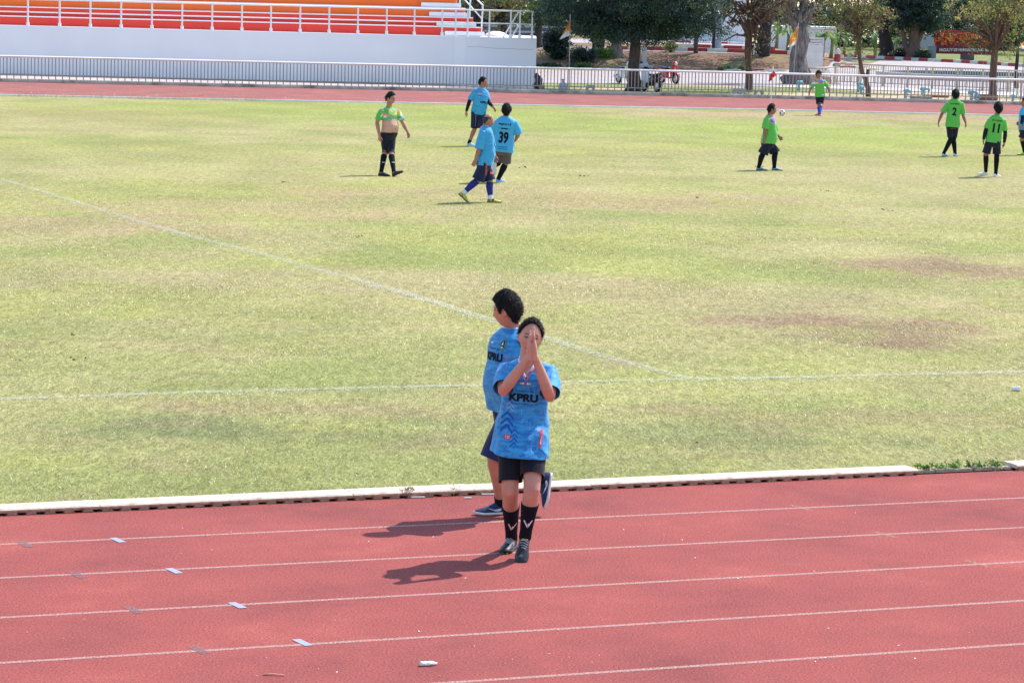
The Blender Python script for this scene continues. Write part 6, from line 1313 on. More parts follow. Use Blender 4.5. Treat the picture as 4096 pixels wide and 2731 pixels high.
        def flat(p, w_, z): return [heel + x * p * L_ + y * w_ * a * k + up * z * k for a in (-1, -.5, .5, 1)] 
        rings = []
        for p, w_ in ((-.012, .014), (.02, .030), (.12, .038), (.3, .037), (.45, .038), (.62, .047), (.78, .048), (.9, .041), (.97, .028), (1.012, .010)):
            tz = .010 * max(0, (p - .75) / .25) ; rings.append([heel + x * p * L_ + y * w_ * a * k + up * (z + tz) * k for a, z in ((-.96, 0.0), (-1.04, .010), (-1.0, .020), (1.0, .020), (1.04, .010), (.96, 0.0))])
        mb = MB(); mb.loft(rings); s.put(mb.mesh('sole'), 'sole', m_sole, o)
        if m_tongue: mb = MB(); mb.loft([sec(.20, .026, .112, .07), sec(.30, .028, .106, .07), sec(.40, .026, .088, .06)]); s.put(mb.mesh('tongue'), 'tongue', m_tongue, o)
        if m_lace:
            mb = MB()
            for p, z in ((.36, .097), (.42, .089), (.48, .081), (.54, .073), (.60, .066)): mb.tube([heel + x * (p - .02) * L_ + y * -.026 * k + up * (z - .012) * k, heel + x * p * L_ + up * z * k, heel + x * (p + .02) * L_ + y * .026 * k + up * (z - .014) * k], .0032 * k, 6)
            s.put(mb.mesh('laces'), 'laces', m_lace, o)
        if studs:
            mb = MB()
            for p, a in ((.08, -.6), (.08, .6), (.25, -.6), (.25, .6), (.58, -.7), (.58, .7), (.74, -.7), (.74, .7), (.88, -.4), (.88, .4)): q = heel + x * p * L_ + y * a * .04 * k; mb.tube([q + up * .004 * k, q - up * .010 * k], [.007 * k, .005 * k], 7)
            s.put(mb.mesh('studs'), 'studs', studs, o)
        if swoosh or m_side:
            for sg in (-1, 1):
                sh = [(.12, .040), (.20, .030), (.34, .030), (.55, .050), (.70, .062), (.50, .044), (.34, .040), (.22, .040), (.15, .052)] if swoosh else [(.18, .03), (.5, .028), (.62, .045), (.4, .055)]
                vs_ = [heel + x * p * L_ * .8 + x * .15 * L_ + y * sg * (.0445 + (.004 if p > .4 else 0)) * k + up * z * k for p, z in sh]; c_ = sum(vs_, Vector()) / len(vs_)
                mb = MB(); mb.add(vs_ + [c_], [(i, (i + 1) % len(vs_), len(vs_)) for i in range(len(vs_))]); s.put(mb.mesh('side_mark'), 'side_mark', swoosh or m_side, o)
        return o
    # -------- flat print laid on cloth
    def decal(s, me, la, t, m, sign=1, name='lettering', bvh=None, parent=None, rot=0.0, lift=.0045, dirn=None, latv=None, upv=None, origin=None):
        bvh = bvh or s.bvh; parent = parent or s.shirt_o; d = dirn or (s.tf * sign); l = latv or (s.tl * (1 if s.tl.x * (1) * (1) > 0 or abs(s.tl.x) < .2 else -1)); 
        if latv is None:
            vis = Vector((d.y * -1, d.x, 0)) ; l = Vector((-d.y, d.x, 0)).normalized()      # reading direction for someone looking at the print
        u = upv or s.upv; l = (l - u * l.dot(u)).normalized()
        bm = bmesh.new(); bm.from_mesh(me); bmesh.ops.triangulate(bm, faces=bm.faces[:])
        for _ in range(4):
            long_ = [e for e in bm.edges if e.calc_length() > .022]
            if not long_ or len(bm.verts) > 2500: break
            bmesh.ops.subdivide_edges(bm, edges=long_, cuts=1); bmesh.ops.triangulate(bm, faces=bm.faces[:])
        cr, sr = math.cos(rot), math.sin(rot); o0 = (origin if origin is not None else s.tp(t)) + s.tl * (la * (1 if s.tl.dot(l) > 0 else -1) if origin is None else 0)
        for q in bm.verts:
            x, y = q.co.x * cr - q.co.y * sr, q.co.x * sr + q.co.y * cr; st_ = o0 + l * x + u * y + d * .6; h = bvh.ray_cast(st_, -d)
            q.co = (h[0] + h[1] * (lift if h[1].dot(d) > 0 else -lift)) if h[0] is not None else o0 + l * x + u * y + d * .12
        bad = [f for f in bm.faces if max(e.calc_length() for e in f.edges) > .09]
        if bad: bmesh.ops.delete(bm, geom=bad, context='FACES')
        me2 = bpy.data.meshes.new(name); bm.to_mesh(me2); bm.free(); me2.polygons.foreach_set('use_smooth', [True] * len(me2.polygons))
        return s.put(me2, name, m, parent)
    def text(s, txt, la, t, h, m, sign=1, bold=0.0, ws=1.0, width=None, **kw):
        me = text_mesh(txt, h, bold, ws)
        if width:
            xs = [q.co.x for q in me.vertices]; k = width / (max(xs) - min(xs))
            for q in me.vertices: q.co.x *= k
        return s.decal(me, la, t, m, sign, **kw)
    def patch(s, polys, la, t, m, sign=1, name='print', **kw):
        me = bpy.data.meshes.new('p'); v = []; f = []
        for p in polys: f.append(tuple(range(len(v), len(v) + len(p)))); v += [(x, y, 0) for x, y in p]
        me.from_pydata(v, [], f); me.update(); return s.decal(me, la, t, m, sign, name=name, **kw)

V3 = lambda *a: Vector(a)
def disc(rx, ry, n=16, cx=0, cy=0): return [(cx + rx * math.cos(2 * PI * i / n), cy + ry * math.sin(2 * PI * i / n)) for i in range(n)]
def rect(x0, y0, x1, y1): return [(x0, y0), (x1, y0), (x1, y1), (x0, y1)]
def foot_on(p, sd, u, v, yaw, pitch=0.0, lift=0.0, L_=.27):
    m_ = G(u, v); a = math.radians(yaw); c = math.cos(math.radians(pitch)); d = V3(math.sin(a) * c, -math.cos(a) * c, -math.sin(math.radians(pitch))) * L_ * p.k
    h = m_ - d * .5; h.z = .004 + lift + max(0, -d.z); up = V3(0, 0, 1); up = (up - d.normalized() * up.dot(d.normalized())).normalized()
    p.J['ft' + sd] = (h, h + d, up); p.J['an' + sd] = h + d * .22 + up * .085 * p.k
def foot_air(p, sd, heel, toe, up):
    d = (toe - heel).normalized() * .27 * p.k; u = (up - d.normalized() * up.dot(d.normalized())).normalized(); p.J['ft' + sd] = (heel, heel + d, u); p.J['an' + sd] = heel + d * .22 + u * .085 * p.k
def hang(p, sd, d, curl=.38, spread=.10, inward=None):
    w_ = p.J['wr' + sd]; d = Vector(d).normalized()
    if inward is None:
        inward = p.J['hip'] - w_; inward.z = 0; inward -= p.fwd * inward.dot(p.fwd)
        if inward.length < .02: inward = p.lat * (1 if sd == 'L' else -1)
    inward = Vector(inward).normalized(); l0 = d.cross(inward); p.J['hand' + sd] = (d, inward, curl, 1 if l0.dot(p.fwd) > 0 else -1, spread)
def setup(p, pts, feet, top_head, hands, raw=()):
    for n_, q in pts.items(): p.j(n_, *q)
    for sd in 'LR': p.J['sh' + sd].z -= .042 * p.k
    p.torso()
    for f in feet: f(p)
    p.head(*top_head[0], **top_head[1])
    for sd, (d, c, kw) in hands.items(): hang(p, sd, d, c, **kw)
    for sd, h in raw: p.J['hand' + sd] = h
    a = (p.J['anL'] + p.J['anR']) / 2; p.start(a); p.build_body(); return p
def shoes(p, L=None, R=None, **k):
    for sd in 'LR': h, t, u = p.J['ft' + sd]; p.shoe(h, t, u, **k)
sh = lambda n_, c, **k: solid(n_, c, rough=k.pop('rough', .45), spec=.4, **k)
BOOT_BLACK = sh('boot_black', (0.018, 0.019, 0.024), col2=(0.20, 0.21, 0.24), thr=.60, scale2=16); SOLE_BLACK = sh('sole_black', (0.015, 0.016, 0.02)); LIME = sh('boot_lime', (0.42, 0.62, 0.04)); NAVY_SHOE = sh('shoe_navy', (0.018, 0.030, 0.085), rough=.8); SOLE_WHITE = sh('sole_white', (0.62, 0.60, 0.56)); SILVER = sh('mark_silver', (0.55, 0.56, 0.6)); LACE_GREY = sh('lace_grey', (0.45, 0.46, 0.48)); TEAL_SHOE = sh('shoe_teal', (0.10, 0.36, 0.38)); CYAN_SHOE = sh('shoe_cyan', (0.30, 0.62, 0.72)); BLUE_SHOE = sh('shoe_blue', (0.16, 0.36, 0.78)); YEL_SHOE = sh('shoe_yellow', (0.58, 0.54, 0.05), col2=(0.02, 0.02, 0.02), thr=.56, scale2=11, soft=.02); WHITE_SHOE = sh('shoe_white', (0.75, 0.75, 0.80)); NEON = sh('shoe_neon', (0.45, 0.68, 0.05)); RED_SHOE = sh('shoe_red', (0.42, 0.07, 0.07)); GREY_BLUE = sh('shoe_grey_blue', (0.36, 0.46, 0.55))

# ---- man in front with palms pressed together before his face
F = Person('man in lettered blue shirt and black shorts, palms pressed together before his face', 19.95, -2, 1.0, .97, 0, .0042); F.hand_k = 1.12
setup(F, dict(neck=(2111, 1437, 0), hip=(2090, 1703, .02), shL=(2017, 1459, .0), shR=(2205, 1468, .0), elL=(2013, 1563, -.21), elR=(2199, 1586, -.21), wrL=(2118, 1424, -.27), wrR=(2139, 1425, -.27), knL=(2041, 1970, -.13), knR=(2127, 1962, -.23)),
      [lambda p: foot_on(p, 'L', 2034, 2203, -14), lambda p: foot_air(p, 'R', P(2100, 2142, 19.92), P(2086, 2232, 19.76), V3(.08, -.75, .65))],
      ((P(2134, 1276, 19.93),), dict(yaw=4, pitch=0, roll=9, hs=1.02, hair='long', curl=.004, strands=2600, strand_len=.034, skin=(0.56, 0.27, 0.19))), {},
      raw=(('L', (V3(.0, .06, 1), V3(1, 0, 0), .015, 1, .0)), ('R', (V3(-.06, .06, 1), V3(-1, 0, 0), .015, -1, .0))))
F.shorts(M['black_cloth'], frL=.84, frR=.78, leg_r=(.090, .084), folds=.007)
F.shirt(M['shirt_F'], hem=-.375, margin=.010, flare=.016, sleeve=.84, sleeve_r=(.069, .072, .072), folds=.014, vneck=.26, hemwave=.008, hem_fwd=.13, opensl=True, collar=M['collar_white'], collar2=M['collar_pink'])
F.text('KPRU', -.005, .47, .056, M['ink'], bold=.045, width=.196); F.text('Football is life', 0, .572, .017, M['ink_navy'], bold=.004, width=.118); F.text('Kamphaeng Phet Rajabhat University', 0, .375, .0125, M['ink_navy'], bold=.008, width=.192)
for x_, m_ in ((-.030, 'yellow_print'), (-.016, 'white_print'), (0, 'red_print'), (.016, 'white_print'), (.030, 'yellow_print')): F.patch([disc(.0085, .0075, 12)], x_, .685, M[m_], name='badge_dot')
chv = lambda w_, h_, th: [[(-w_, -h_), (0, 0), (0, th), (-w_, -h_ + th)], [(0, 0), (w_, -h_), (w_, -h_ + th), (0, th)]]
for i, t_ in enumerate((.22, .13, .04)): F.patch(chv(.042, .045, .016), -.105, t_, M['chev'], name='chevron')
for i, t_ in enumerate((.0, -.06, -.12, -.18)): F.patch(chv(.026, .026, .009), -.045, t_, M['chev'], name='chevron')
F.patch([rect(-.021, -.015, .021, .015)], -.092, -.10, M['red_print'], name='tag'); F.text('125', -.092, -.10, .018, M['white_print'], bold=.02, width=.028, lift=.0065)
F.patch([[(-.012, -.055), (.012, -.055), (.010, .055), (-.006, .055)]], .133, -.10, M['red_print'], name='tag'); F.patch([[(-.004, -.03), (.007, -.045), (.002, .02)]], .133, -.10, M['white_print'], name='tag_mark', lift=.0065)
F.patch([rect(-.0022, -.006, .0022, .006)], 0, 0, M['white_print'], name='dash') if False else None
for r_ in range(2):
    F.patch([[(x_ + .0, y_), (x_ + .0022, y_), (x_ + .0042, y_ + .011), (x_ + .002, y_ + .011)] for x_, y_ in [(-.022 + .0065 * q, -.02 + .0055 * q - .03 * r_) for q in range(4)]] + [[(x_, y_), (x_ + .0022, y_), (x_ + .0002, y_ + .011), (x_ - .002, y_ + .011)] for x_, y_ in [(.006 + .0065 * q, -.006 - .0065 * q - .03 * r_) for q in range(4)]], -.097, .37, M['collar_white'], name='dashes')
for sd in 'LR':
    o_ = F.leg_tube(sd, M['sock_black'], .30); kn, an = F.J['kn' + sd], F.J['an' + sd]
    bv_ = BVHTree.FromPolygons([q.co + F.o for q in o_.data.vertices], [p.vertices[:] for p in o_.data.polygons])
    F.patch([[(-.030, .022), (-.022, .024), (-.006, -.010), (-.004, -.034), (-.014, -.012)], [(-.003, -.010), (.004, .004), (.006, -.010), (.0, -.034)], [(.004, -.006), (.022, .020), (.034, .026), (.018, -.002), (.005, -.026)]], 0, 0, M['white_print'], name='sock_mark', bvh=bv_, parent=o_, origin=kn.lerp(an, .72), dirn=V3(.1, -1, 0).normalized(), upv=V3(0, 0, 1), lift=.003)
shoes(F, m_up=BOOT_BLACK, m_sole=SOLE_BLACK, m_lace=LACE_GREY, m_tongue=LIME, studs=LIME)

# ---- man behind him, running left and looking away
S = Person('man in blue shirt and navy shorts jogging left behind the praying man, head turned away', 21.5, -58, 1.0, 1.08, .03, .005); S.Lnear = True
setup(S, dict(neck=(2050, 1309, 0), hip=(2046, 1600, .02), shL=(2098, 1352, -.12), shR=(2022, 1346, .16), elL=(2102, 1455, -.2), wrL=(2066, 1545, -.30), elR=(2012, 1445, .24), wrR=(1992, 1510, .20), knL=(1978, 1838, -.10), knR=(2055, 1838, .06)),
      [lambda p: foot_on(p, 'L', 1964, 2058, -72), lambda p: foot_air(p, 'R', P(2208, 1893, 21.62), P(2186, 2042, 21.52), V3(-.92, -.1, .25))],
      ((P(2018, 1167, 21.45),), dict(yaw=-112, pitch=8, roll=0, hs=1.06, hair='thick', curl=.006, strands=2600, strand_len=.018, skin=(0.52, 0.235, 0.155))), {'L': (V3(-.4, -.2, -.8), .5, {}), 'R': (V3(-.5, -.1, -.6), .5, {})})
S.shorts(M['navy2'], frac=1.0, margin=.010, leg_r=(.108, .112), folds=.009)
S.shirt(M['shirt_F'], hem=-.13, margin=.022, flare=.016, sleeve=.86, sleeve_r=(.070, .082, .086), folds=.010, collar=M['collar_white'], top=.99)
S.text('KPRU', .0, .62, .062, M['ink'], bold=.045, width=.20); S.text('Football is life', 0, .735, .016, M['ink_navy'], bold=.004, width=.12)
S.patch([disc(.028, .042, 20)], .085, .80, M['green_print'], name='crest'); S.patch([disc(.018, .030, 16)], .085, .80, M['ink_navy'], name='crest_field', lift=.006); S.patch([[(-.010, -.004), (.010, -.004), (0, .024)], disc(.010, .007, 10, 0, -.020)], .085, .80, M['white_print'], name='crest_mark', lift=.0075)
S.patch([rect(-.02, -.006, .02, .006)], -.05, .80, M['white_print'], name='badge'); S.patch([[(0, -.03), (.006, -.03), (.014, .03), (.008, .03)]], .13, .6, M['collar_pink'], name='pink_mark')
for sd in 'LR': S.leg_tube(sd, M['sock_black'], .86)
shoes(S, m_up=NAVY_SHOE, m_sole=SOLE_WHITE, m_lace=sh('lace_teal', (0.03, 0.16, 0.20)), swoosh=SILVER)

# ---- far players
def simple(label, Y, yaw, pts, feet, head, hands, k=1.0, bd=1.0, belly=0, Lnear=None, vx=.0075):
    p = Person(label, Y, yaw, k, bd, belly, vx); p.Lnear = Lnear; p.pale = 'bare belly' in label; return setup(p, pts, feet, head, hands)
DN = V3(0, 0, -1)
B = simple('man with green patterned shirt rolled up over his bare belly and black knee shorts', 63.2, 48,
    dict(neck=(1557, 428, 0), hip=(1553, 541, 0), shL=(1524, 441, -.13), shR=(1591, 440, .13), elL=(1508, 491, -.12), wrL=(1518, 543, -.2), elR=(1611, 491, .04), wrR=(1630, 528, -.06), knL=(1542, 603, .05), knR=(1565, 603, -.06)),
    [lambda p: foot_on(p, 'L', 1537, 706, 62), lambda p: foot_on(p, 'R', 1592, 709, 58, pitch=-24)],
    ((P(1569, 368, 63.15),), dict(yaw=62, pitch=14, hs=1.08, hair='short', curl=.003, skin=(0.42, 0.20, 0.14))), {'L': (V3(.05, 0, -1), .4, {}), 'R': (V3(.35, -.1, -1), .5, {})}, 1.06, 1.03, .062)
B.shorts(M['black_navy'], frac=1.13, top=.10, leg_r=(.092, .066), margin=.012, folds=.006)
B.shirt(M['shirt_G'], hem=.53, margin=.012, flare=.0, sleeve=.80, sleeve_r=(.069, .066, .068), folds=.014, mask='green_all', collar=M['collar_green'])
for sd in 'LR':
    o_ = B.leg_tube(sd, M['sock_black'], .24); bv_ = BVHTree.FromPolygons([q.co + B.o for q in o_.data.vertices], [p.vertices[:] for p in o_.data.polygons])
    B.patch([[(-.026, -.014), (0, -.003), (0, .003), (-.026, .014)], [(0, -.003), (.026, -.014), (.026, .014), (0, .003)]], 0, 0, M['white_print'], name='sock_mark', bvh=bv_, parent=o_, origin=B.J['kn' + sd].lerp(B.J['an' + sd], .55), dirn=V3(.2, -1, 0).normalized(), upv=V3(0, 0, 1), lift=.004)
B.bvh_b = BVHTree.FromPolygons([q.co + B.o for q in B.body.data.vertices], [p.vertices[:] for p in B.body.data.polygons])
B.patch([disc(.010, .013, 12)], 0, .24, sh('navel', (0.10, 0.04, 0.03)), name='navel', bvh=B.bvh_b, parent=B.body, lift=.003)
shoes(B, m_up=sh('boot_plain_black', (0.016, 0.016, 0.020)), m_sole=SOLE_BLACK, m_lace=LACE_GREY, studs=SOLE_BLACK)

T_ = simple('tall player in light blue shirt with black arm sleeves, looking right, before the far track', 76.8, 28,
    dict(neck=(1928, 353, 0), hip=(1914, 452, 0), shL=(1898, 361, -.06), shR=(1945, 363, .1), elL=(1878, 405, -.04), wrL=(1865, 447, -.1), elR=(1952, 407, .05), wrR=(1972, 428, -.12), knL=(1899, 516, .08), knR=(1928, 516, -.12)),
    [lambda p: foot_on(p, 'L', 1886, 585, 50), lambda p: foot_on(p, 'R', 1950, 587, 60)],
    ((P(1933, 308, 76.8),), dict(yaw=80, hs=1.08, hair='short', skin=(0.36, 0.165, 0.115))), {'L': (V3(-.1, -.1, -1), .45, {}), 'R': (V3(.6, -.1, -.8), .35, {})}, 1.06, 1.02, .02)
T_.shorts(M['navy_cloth'], frac=.90, leg_r=(.105, .105))
T_.shirt(M['shirt_L'], hem=-.06, flare=.012, sleeve=.84, folds=.010, collar=M['collar_white'])
T_.text('KPRU', .03, .45, .062, M['ink'], bold=.045, width=.20)
T_.patch([rect(-.055, -.008, .055, .008)], -.10, .79, M['red_print'], name='flag_stripe', rot=.1); T_.patch([rect(-.055, -.008, .055, .008)], -.10, .755, M['white_print'], name='flag_stripe', rot=.1); T_.patch([rect(-.05, -.008, .05, .008)], -.10, .72, M['ink_navy'], name='flag_stripe', rot=.1)
def stripe(p, sd, m, w_=.012, side=-1, f0=.1, f1=.85):
    h, kn = p.J['hip' + sd], p.J['kn' + sd]; pts = []
    for f in np.linspace(f0, f1, 10):
        o0 = h.lerp(kn, f); dr = V3(side * .55, -.8, 0).normalized(); hit = p.bvh_s.ray_cast(o0 + dr * .5, -dr)
        if hit[0] is not None: pts.append(hit[0] + dr * .003)
    mb = MB(); mb.tube(pts, w_, 6, squash=.3, ref=(0, -1, 0)); p.put(mb.mesh('stripe'), 'stripe', m, p.shorts_o)
stripe(T_, 'L', M['grey_print'], .014, .25)
for sd in 'LR': T_.arm_tube(sd, M['sleeve_black'], .55, f1=.97); T_.leg_tube(sd, M['sock_black'], .82)
shoes(T_, m_up=CYAN_SHOE, m_sole=SOLE_WHITE)

N39 = simple('player seen from behind in light blue number 39 shirt and brown shorts, jogging away', 61.6, 176,
    dict(neck=(2025, 464, 0), hip=(2011, 598, 0), shL=(1989, 482, 0), shR=(2060, 485, 0), elL=(1972, 530, .06), wrL=(1986, 548, .28), elR=(2073, 538, .02), wrR=(2062, 562, .16), knL=(1996, 648, .16), knR=(2022, 655, .08)),
    [lambda p: foot_air(p, 'L', P(1980, 650, 61.55), P(1976, 700, 61.5), V3(.05, .9, .2)), lambda p: foot_on(p, 'R', 2005, 731, 128)],
    ((P(2027, 416, 61.6),), dict(yaw=172, hs=1.10, hair='thick', skin=(0.40, 0.185, 0.125))), {'L': (V3(.2, .5, .1), 1.0, {}), 'R': (V3(-.3, .2, -.35), 1.0, {})}, 1.0, 1.14, .03)
N39.shorts(M['brown_cloth'], frac=.92, leg_r=(.105, .108))
N39.shirt(M['shirt_P'], hem=-.07, flare=.03, margin=.022, sleeve=.98, sleeve_r=(.072, .084, .092), folds=.008, mask='plain', collar=M['collar_white'])
N39.text('ครุศาสตร์', 0, .75, .062, M['ink'], sign=-1, bold=.035, width=.255); N39.patch([rect(-.075, -.012, .075, .012)], 0, .625, M['ink'], sign=-1, name='name_bar'); N39.text('KRUSASAT', 0, .625, .012, M['white_print'], sign=-1, bold=.02, width=.10, lift=.007) if False else None
N39.patch([disc(.010, .010, 10)], -.115, .625, M['ink_navy'], sign=-1, name='badge'); N39.patch([disc(.010, .010, 10)], .115, .625, M['ink_navy'], sign=-1, name='badge')
N39.text('39', 0, .36, .245, M['ink'], sign=-1, bold=.042, width=.20); N39.text('Kamphaeng Phet', 0, .08, .030, M['ink_navy'], sign=-1, bold=.012, width=.20); N39.text('Rajabhat University', 0, .02, .026, M['ink_navy'], sign=-1, bold=.012, width=.20)
for sd in 'LR': N39.leg_tube(sd, M['sock_black'], .12)
shoes(N39, m_up=BLUE_SHOE, m_sole=SOLE_WHITE, m_side=M['white_print'])

D_ = simple('balding player in blue shirt, navy shorts with orange print and yellow boots', 55.4, 98,
    dict(neck=(1945, 503, 0), hip=(1938, 650, 0), shL=(1930, 521, -.16), shR=(1956, 518, .16), elL=(1915, 600, -.19), wrL=(1902, 638, -.2), elR=(1966, 590, .18), wrR=(1979, 624, .06), knL=(1910, 722, -.05), knR=(1959, 726, .07)),
    [lambda p: foot_air(p, 'L', P(1834, 776, 55.33), P(1872, 812, 55.28), V3(.55, -.1, .8)), lambda p: foot_on(p, 'R', 1978, 812, 84)],
    ((P(1957, 454, 55.4),), dict(yaw=112, pitch=6, hs=1.10, hair='bald', hair_mat=sh('hair_cropped', (0.035, 0.026, 0.022), rough=.7), curl=.001, skin=(0.38, 0.17, 0.115))), {'L': (V3(-.35, 0, -1), .3, {}), 'R': (V3(.15, -.1, -1), .45, {})}, 1.02, 1.06, .03, True)
D_.shorts(M['navy_cloth'], frac=.96, leg_r=(.112, .115))
D_.shirt(M['shirt_L'], hem=-.07, flare=.016, sleeve=.95, sleeve_r=(.068, .078, .084), folds=.010, collar=M['collar_white'])
D_.text('39', .0, .52, .20, M['ink'], sign=-1, bold=.04, width=.16) if False else None
D_.text('KPRU', 0, .5, .062, M['ink'], bold=.045, width=.2)
D_.patch([rect(-.11, -.03, .11, .03)], 0, .45, M['ink'], sign=-1, name='back_print')
hp_ = D_.J['hipL'].lerp(D_.J['knL'], .50)
D_.text('KAMPHAENG', 0, 0, .036, M['orange_print'], bold=.03, width=.24, bvh=D_.bvh_s, parent=D_.shorts_o, origin=D_.J['hipL'].lerp(D_.J['knL'], .42) + V3(.05, 0, 0), dirn=V3(.1, -1, 0).normalized(), upv=V3(0, 0, 1), rot=PI / 2 + .1) if False else D_.patch([[(x_ - .016, y_), (x_ + .016, y_ + .004), (x_ + .014, y_ + .022), (x_ - .014, y_ + .018)] for x_, y_ in [(.004 * (q % 2), .12 - .027 * q) for q in range(9)]], 0, 0, M['orange_print'], name='shorts_print', bvh=D_.bvh_s, parent=D_.shorts_o, origin=D_.J['hipL'].lerp(D_.J['knL'], .42) + V3(.07, 0, 0), dirn=V3(.1, -1, 0).normalized(), upv=V3(0, 0, 1))
D_.patch([rect(-.035, -.02, .035, .02)], 0, 0, M['orange_print'], name='shorts_print', bvh=D_.bvh_s, parent=D_.shorts_o, origin=D_.J['hipR'].lerp(D_.J['knR'], .55) + V3(.06, 0, 0), dirn=V3(.35, -1, 0).normalized(), upv=V3(0, 0, 1))
for sd in 'LR': D_.leg_tube(sd, M['sock_blue'], .06, extra=.008); D_.leg_tube(sd, M['sock_white'], .84, name='ankle_sock', extra=.012)
shoes(D_, m_up=YEL_SHOE, m_sole=SOLE_BLACK, studs=SOLE_BLACK)

G1 = simple('stocky green-shirted player in teal boots walking right, near the corner flag', 68.7, 86,
    dict(neck=(3080, 461, 0), hip=(3072, 573, 0), shL=(3066, 473, -.17), shR=(3088, 472, .15), elL=(3060, 521, -.2), wrL=(3057, 557, -.2), elR=(3102, 532, .16), wrR=(3116, 546, .1), knL=(3052, 614, -.06), knR=(3101, 611, .05)),
    [lambda p: foot_on(p, 'L', 3047, 684, 82), lambda p: foot_on(p, 'R', 3109, 684, 82)],
    ((P(3089, 415, 68.7),), dict(yaw=96, hs=1.10, hair='short', curl=.003, skin=(0.30, 0.135, 0.095))), {'L': (V3(0, 0, -1), .5, {}), 'R': (V3(.6, 0, -.8), .7, {})}, .97, 1.16, .04, True)
G1.shorts(M['black_navy'], frac=1.02, leg_r=(.118, .120))
G1.shirt(M['shirt_G'], hem=.0, flare=.02, sleeve=.88, sleeve_r=(.070, .080, .084), folds=.008, mask='green', collar=M['collar_white'])
G1.patch([[(-.05, -.02), (.05, -.05), (.06, .0), (-.02, .03)]], .02, .08, M['white_print'], name='hem_print'); G1.patch([[(-.04, -.015), (.04, -.03), (.05, -.01), (-.02, .015)]], .02, .06, sh('print_sky', (.15, .4, .62)), name='hem_print', lift=.007)
for sd in 'LR': G1.leg_tube(sd, M['sock_black'], 0, thigh=.93)
shoes(G1, m_up=TEAL_SHOE, m_sole=SOLE_BLACK, m_side=M['ball_red'])

KK = simple('corner kicker in green shirt and royal blue socks by the far track, facing us', 105.0, -4,
    dict(neck=(3278, 315, 0), hip=(3280, 386, 0), shL=(3261, 322, 0), shR=(3299, 322, 0), elL=(3244, 354, 0), wrL=(3236, 371, -.05), elR=(3313, 352, 0), wrR=(3318, 372, -.05), knL=(3275, 421, -.02), knR=(3284, 417, -.08)),
    [lambda p: foot_on(p, 'L', 3270, 463, -55), lambda p: foot_on(p, 'R', 3281, 466, 6)],
    ((P(3275, 283, 105.0),), dict(yaw=12, hs=1.10, hair='mop', skin=(0.30, 0.135, 0.09))), {'L': (V3(-.1, 0, -1), .4, {}), 'R': (V3(.1, 0, -1), .4, {})}, 1.0, .96)
KK.shorts(M['black_navy'], frac=.86, leg_r=(.088, .090)); KK.shirt(M['shirt_G'], hem=-.03, flare=.012, sleeve=.84, folds=.008, mask='green', collar=M['collar_green'])
KK.patch([rect(-.04, -.02, .04, .02)], .10, .08, M['white_print'], name='hem_print')
for sd in 'LR': KK.leg_tube(sd, M['sock_royal'], .28)
shoes(KK, m_up=RED_SHOE, m_sole=SOLE_WHITE)

N2 = simple('player seen from behind in green number 2 shirt and black leggings, walking away', 77.5, 180,
    dict(neck=(3820, 394, 0), hip=(3810, 498, 0), shL=(3790, 411, 0), shR=(3848, 411, 0), elL=(3767, 457, 0), wrL=(3754, 489, -.04), elR=(3853, 464, 0), wrR=(3863, 493, -.04), knL=(3803, 557, .05), knR=(3814, 559, .14)),
    [lambda p: foot_on(p, 'L', 3781, 626, 140, pitch=0), lambda p: foot_on(p, 'R', 3823, 626, 155)],
    ((P(3823, 359, 77.5),), dict(yaw=178, hs=1.10, hair='thick', skin=(0.30, 0.135, 0.095))), {'L': (V3(-.05, 0, -1), .45, {}), 'R': (V3(.2, 0, -1), .45, {})}, 1.0, 1.0)
N2.shorts(M['black_navy'], frac=.84, margin=.010, leg_r=(.088, .082)); N2.shirt(M['shirt_G'], hem=-.10, flare=.016, sleeve=.84, sleeve_r=(.068, .072, .080), folds=.008, mask='none_green', collar=M['collar_green'])
N11 = simple('player from behind in green number 11 shirt, black arm sleeves and white boots', 68.2, 183,
    dict(neck=(3989, 459, 0), hip=(3972, 570, 0), shL=(3958, 476, 0), shR=(4017, 479, 0), elL=(3942, 524, 0), wrL=(3934, 559, -.04), elR=(4021, 536, 0), wrR=(4017, 572, -.04), knL=(3944, 617, .02), knR=(3987, 619, .03)),
    [lambda p: foot_on(p, 'L', 3930, 704, -82, lift=.02), lambda p: foot_on(p, 'R', 3989, 709, 140)],
    ((P(3994, 410, 68.2),), dict(yaw=186, hs=1.10, hair='mop', curl=.006, skin=(0.28, 0.125, 0.085))), {'L': (V3(0, 0, -1), .45, {}), 'R': (V3(-.1, 0, -1), .45, {})}, 1.0, .98)
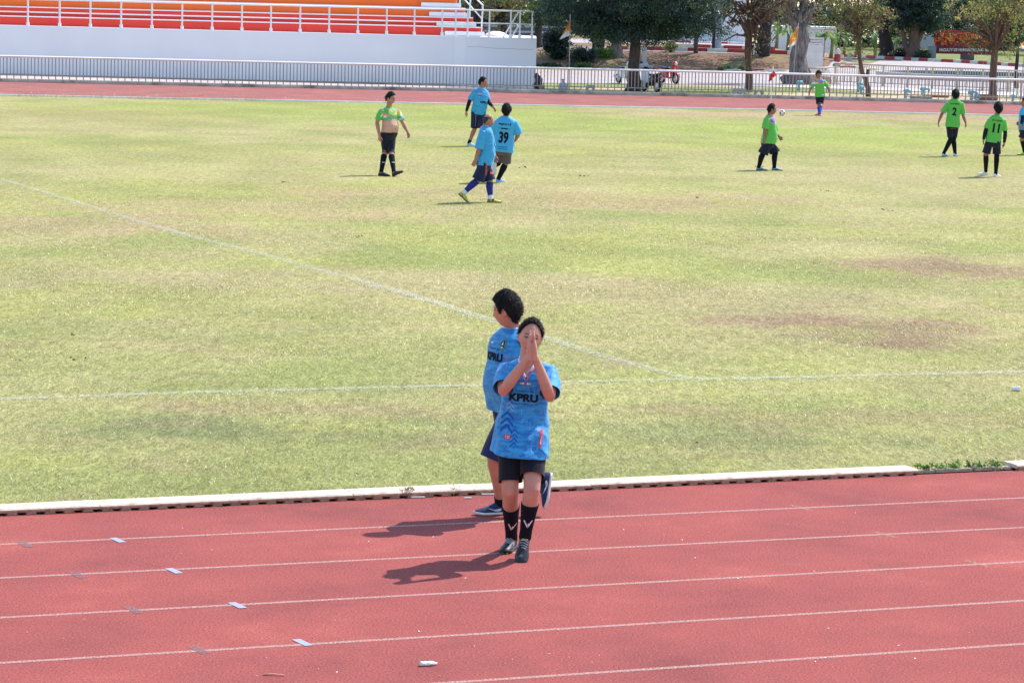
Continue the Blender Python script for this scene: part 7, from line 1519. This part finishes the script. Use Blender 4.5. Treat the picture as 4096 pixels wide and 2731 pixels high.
N11.shorts(M['black_navy'], frac=.92, leg_r=(.100, .104)); N11.shirt(M['shirt_G'], hem=.0, flare=.016, sleeve=.74, sleeve_r=(.069, .068, .074), folds=.008, mask='none_green', collar=M['collar_green'])
for p, s_ in ((N2, '2'), (N11, '11')):
    p.text('อบต.อ่างทอง', 0, .80, .045, M['ink'], sign=-1, bold=.03, width=.235); p.text(s_, 0, .50 if s_ == '2' else .52, .215, M['ink'], sign=-1, bold=.04, width=.115 if s_ == '2' else .16)
for sd in 'LR':
    N2.leg_tube(sd, M['sock_black'], 0, thigh=.55, name='legging', extra=.009); N11.leg_tube(sd, M['sock_black'], .02, thigh=.85 if sd == 'R' else None); N11.arm_tube(sd, M['sleeve_black'], .6, f1=.98)
o_ = None
shoes(N2, m_up=CYAN_SHOE, m_sole=sh('sole_grey', (.2, .21, .24)), m_side=GREY_BLUE); shoes(N11, m_up=WHITE_SHOE, m_sole=SOLE_WHITE)

E_ = simple('blue-shirted player with black arm sleeve cut off by the right picture edge', 79.0, -84,
    dict(neck=(4099, 428, 0), hip=(4095, 518, 0), shL=(4090, 437, -.16), shR=(4101, 436, .16), elL=(4090, 479, -.2), wrL=(4084, 499, -.24), elR=(4086, 470, .18), wrR=(4078, 486, .1), knL=(4087, 556, -.1), knR=(4106, 556, .05)),
    [lambda p: foot_on(p, 'L', 4087, 622, -70), lambda p: foot_on(p, 'R', 4118, 620, -80)],
    ((P(4100, 391, 79.0),), dict(yaw=-82, hs=1.10, hair='short', skin=(0.34, 0.155, 0.105))), {'L': (V3(0, -.2, -1), .35, {}), 'R': (V3(-.3, 0, -.6), .6, {})}, 1.0, 1.02, 0, True)
E_.shorts(M['black_navy'], frac=.92, leg_r=(.10, .10)); E_.shirt(M['shirt_P'], hem=-.02, sleeve=.55, folds=.008, mask='plain', collar=M['collar_white'])
for sd in 'LR': E_.arm_tube(sd, M['sleeve_black'], .4, f1=.9); E_.leg_tube(sd, M['sock_black'], .1)
shoes(E_, m_up=NEON, m_sole=SOLE_BLACK)
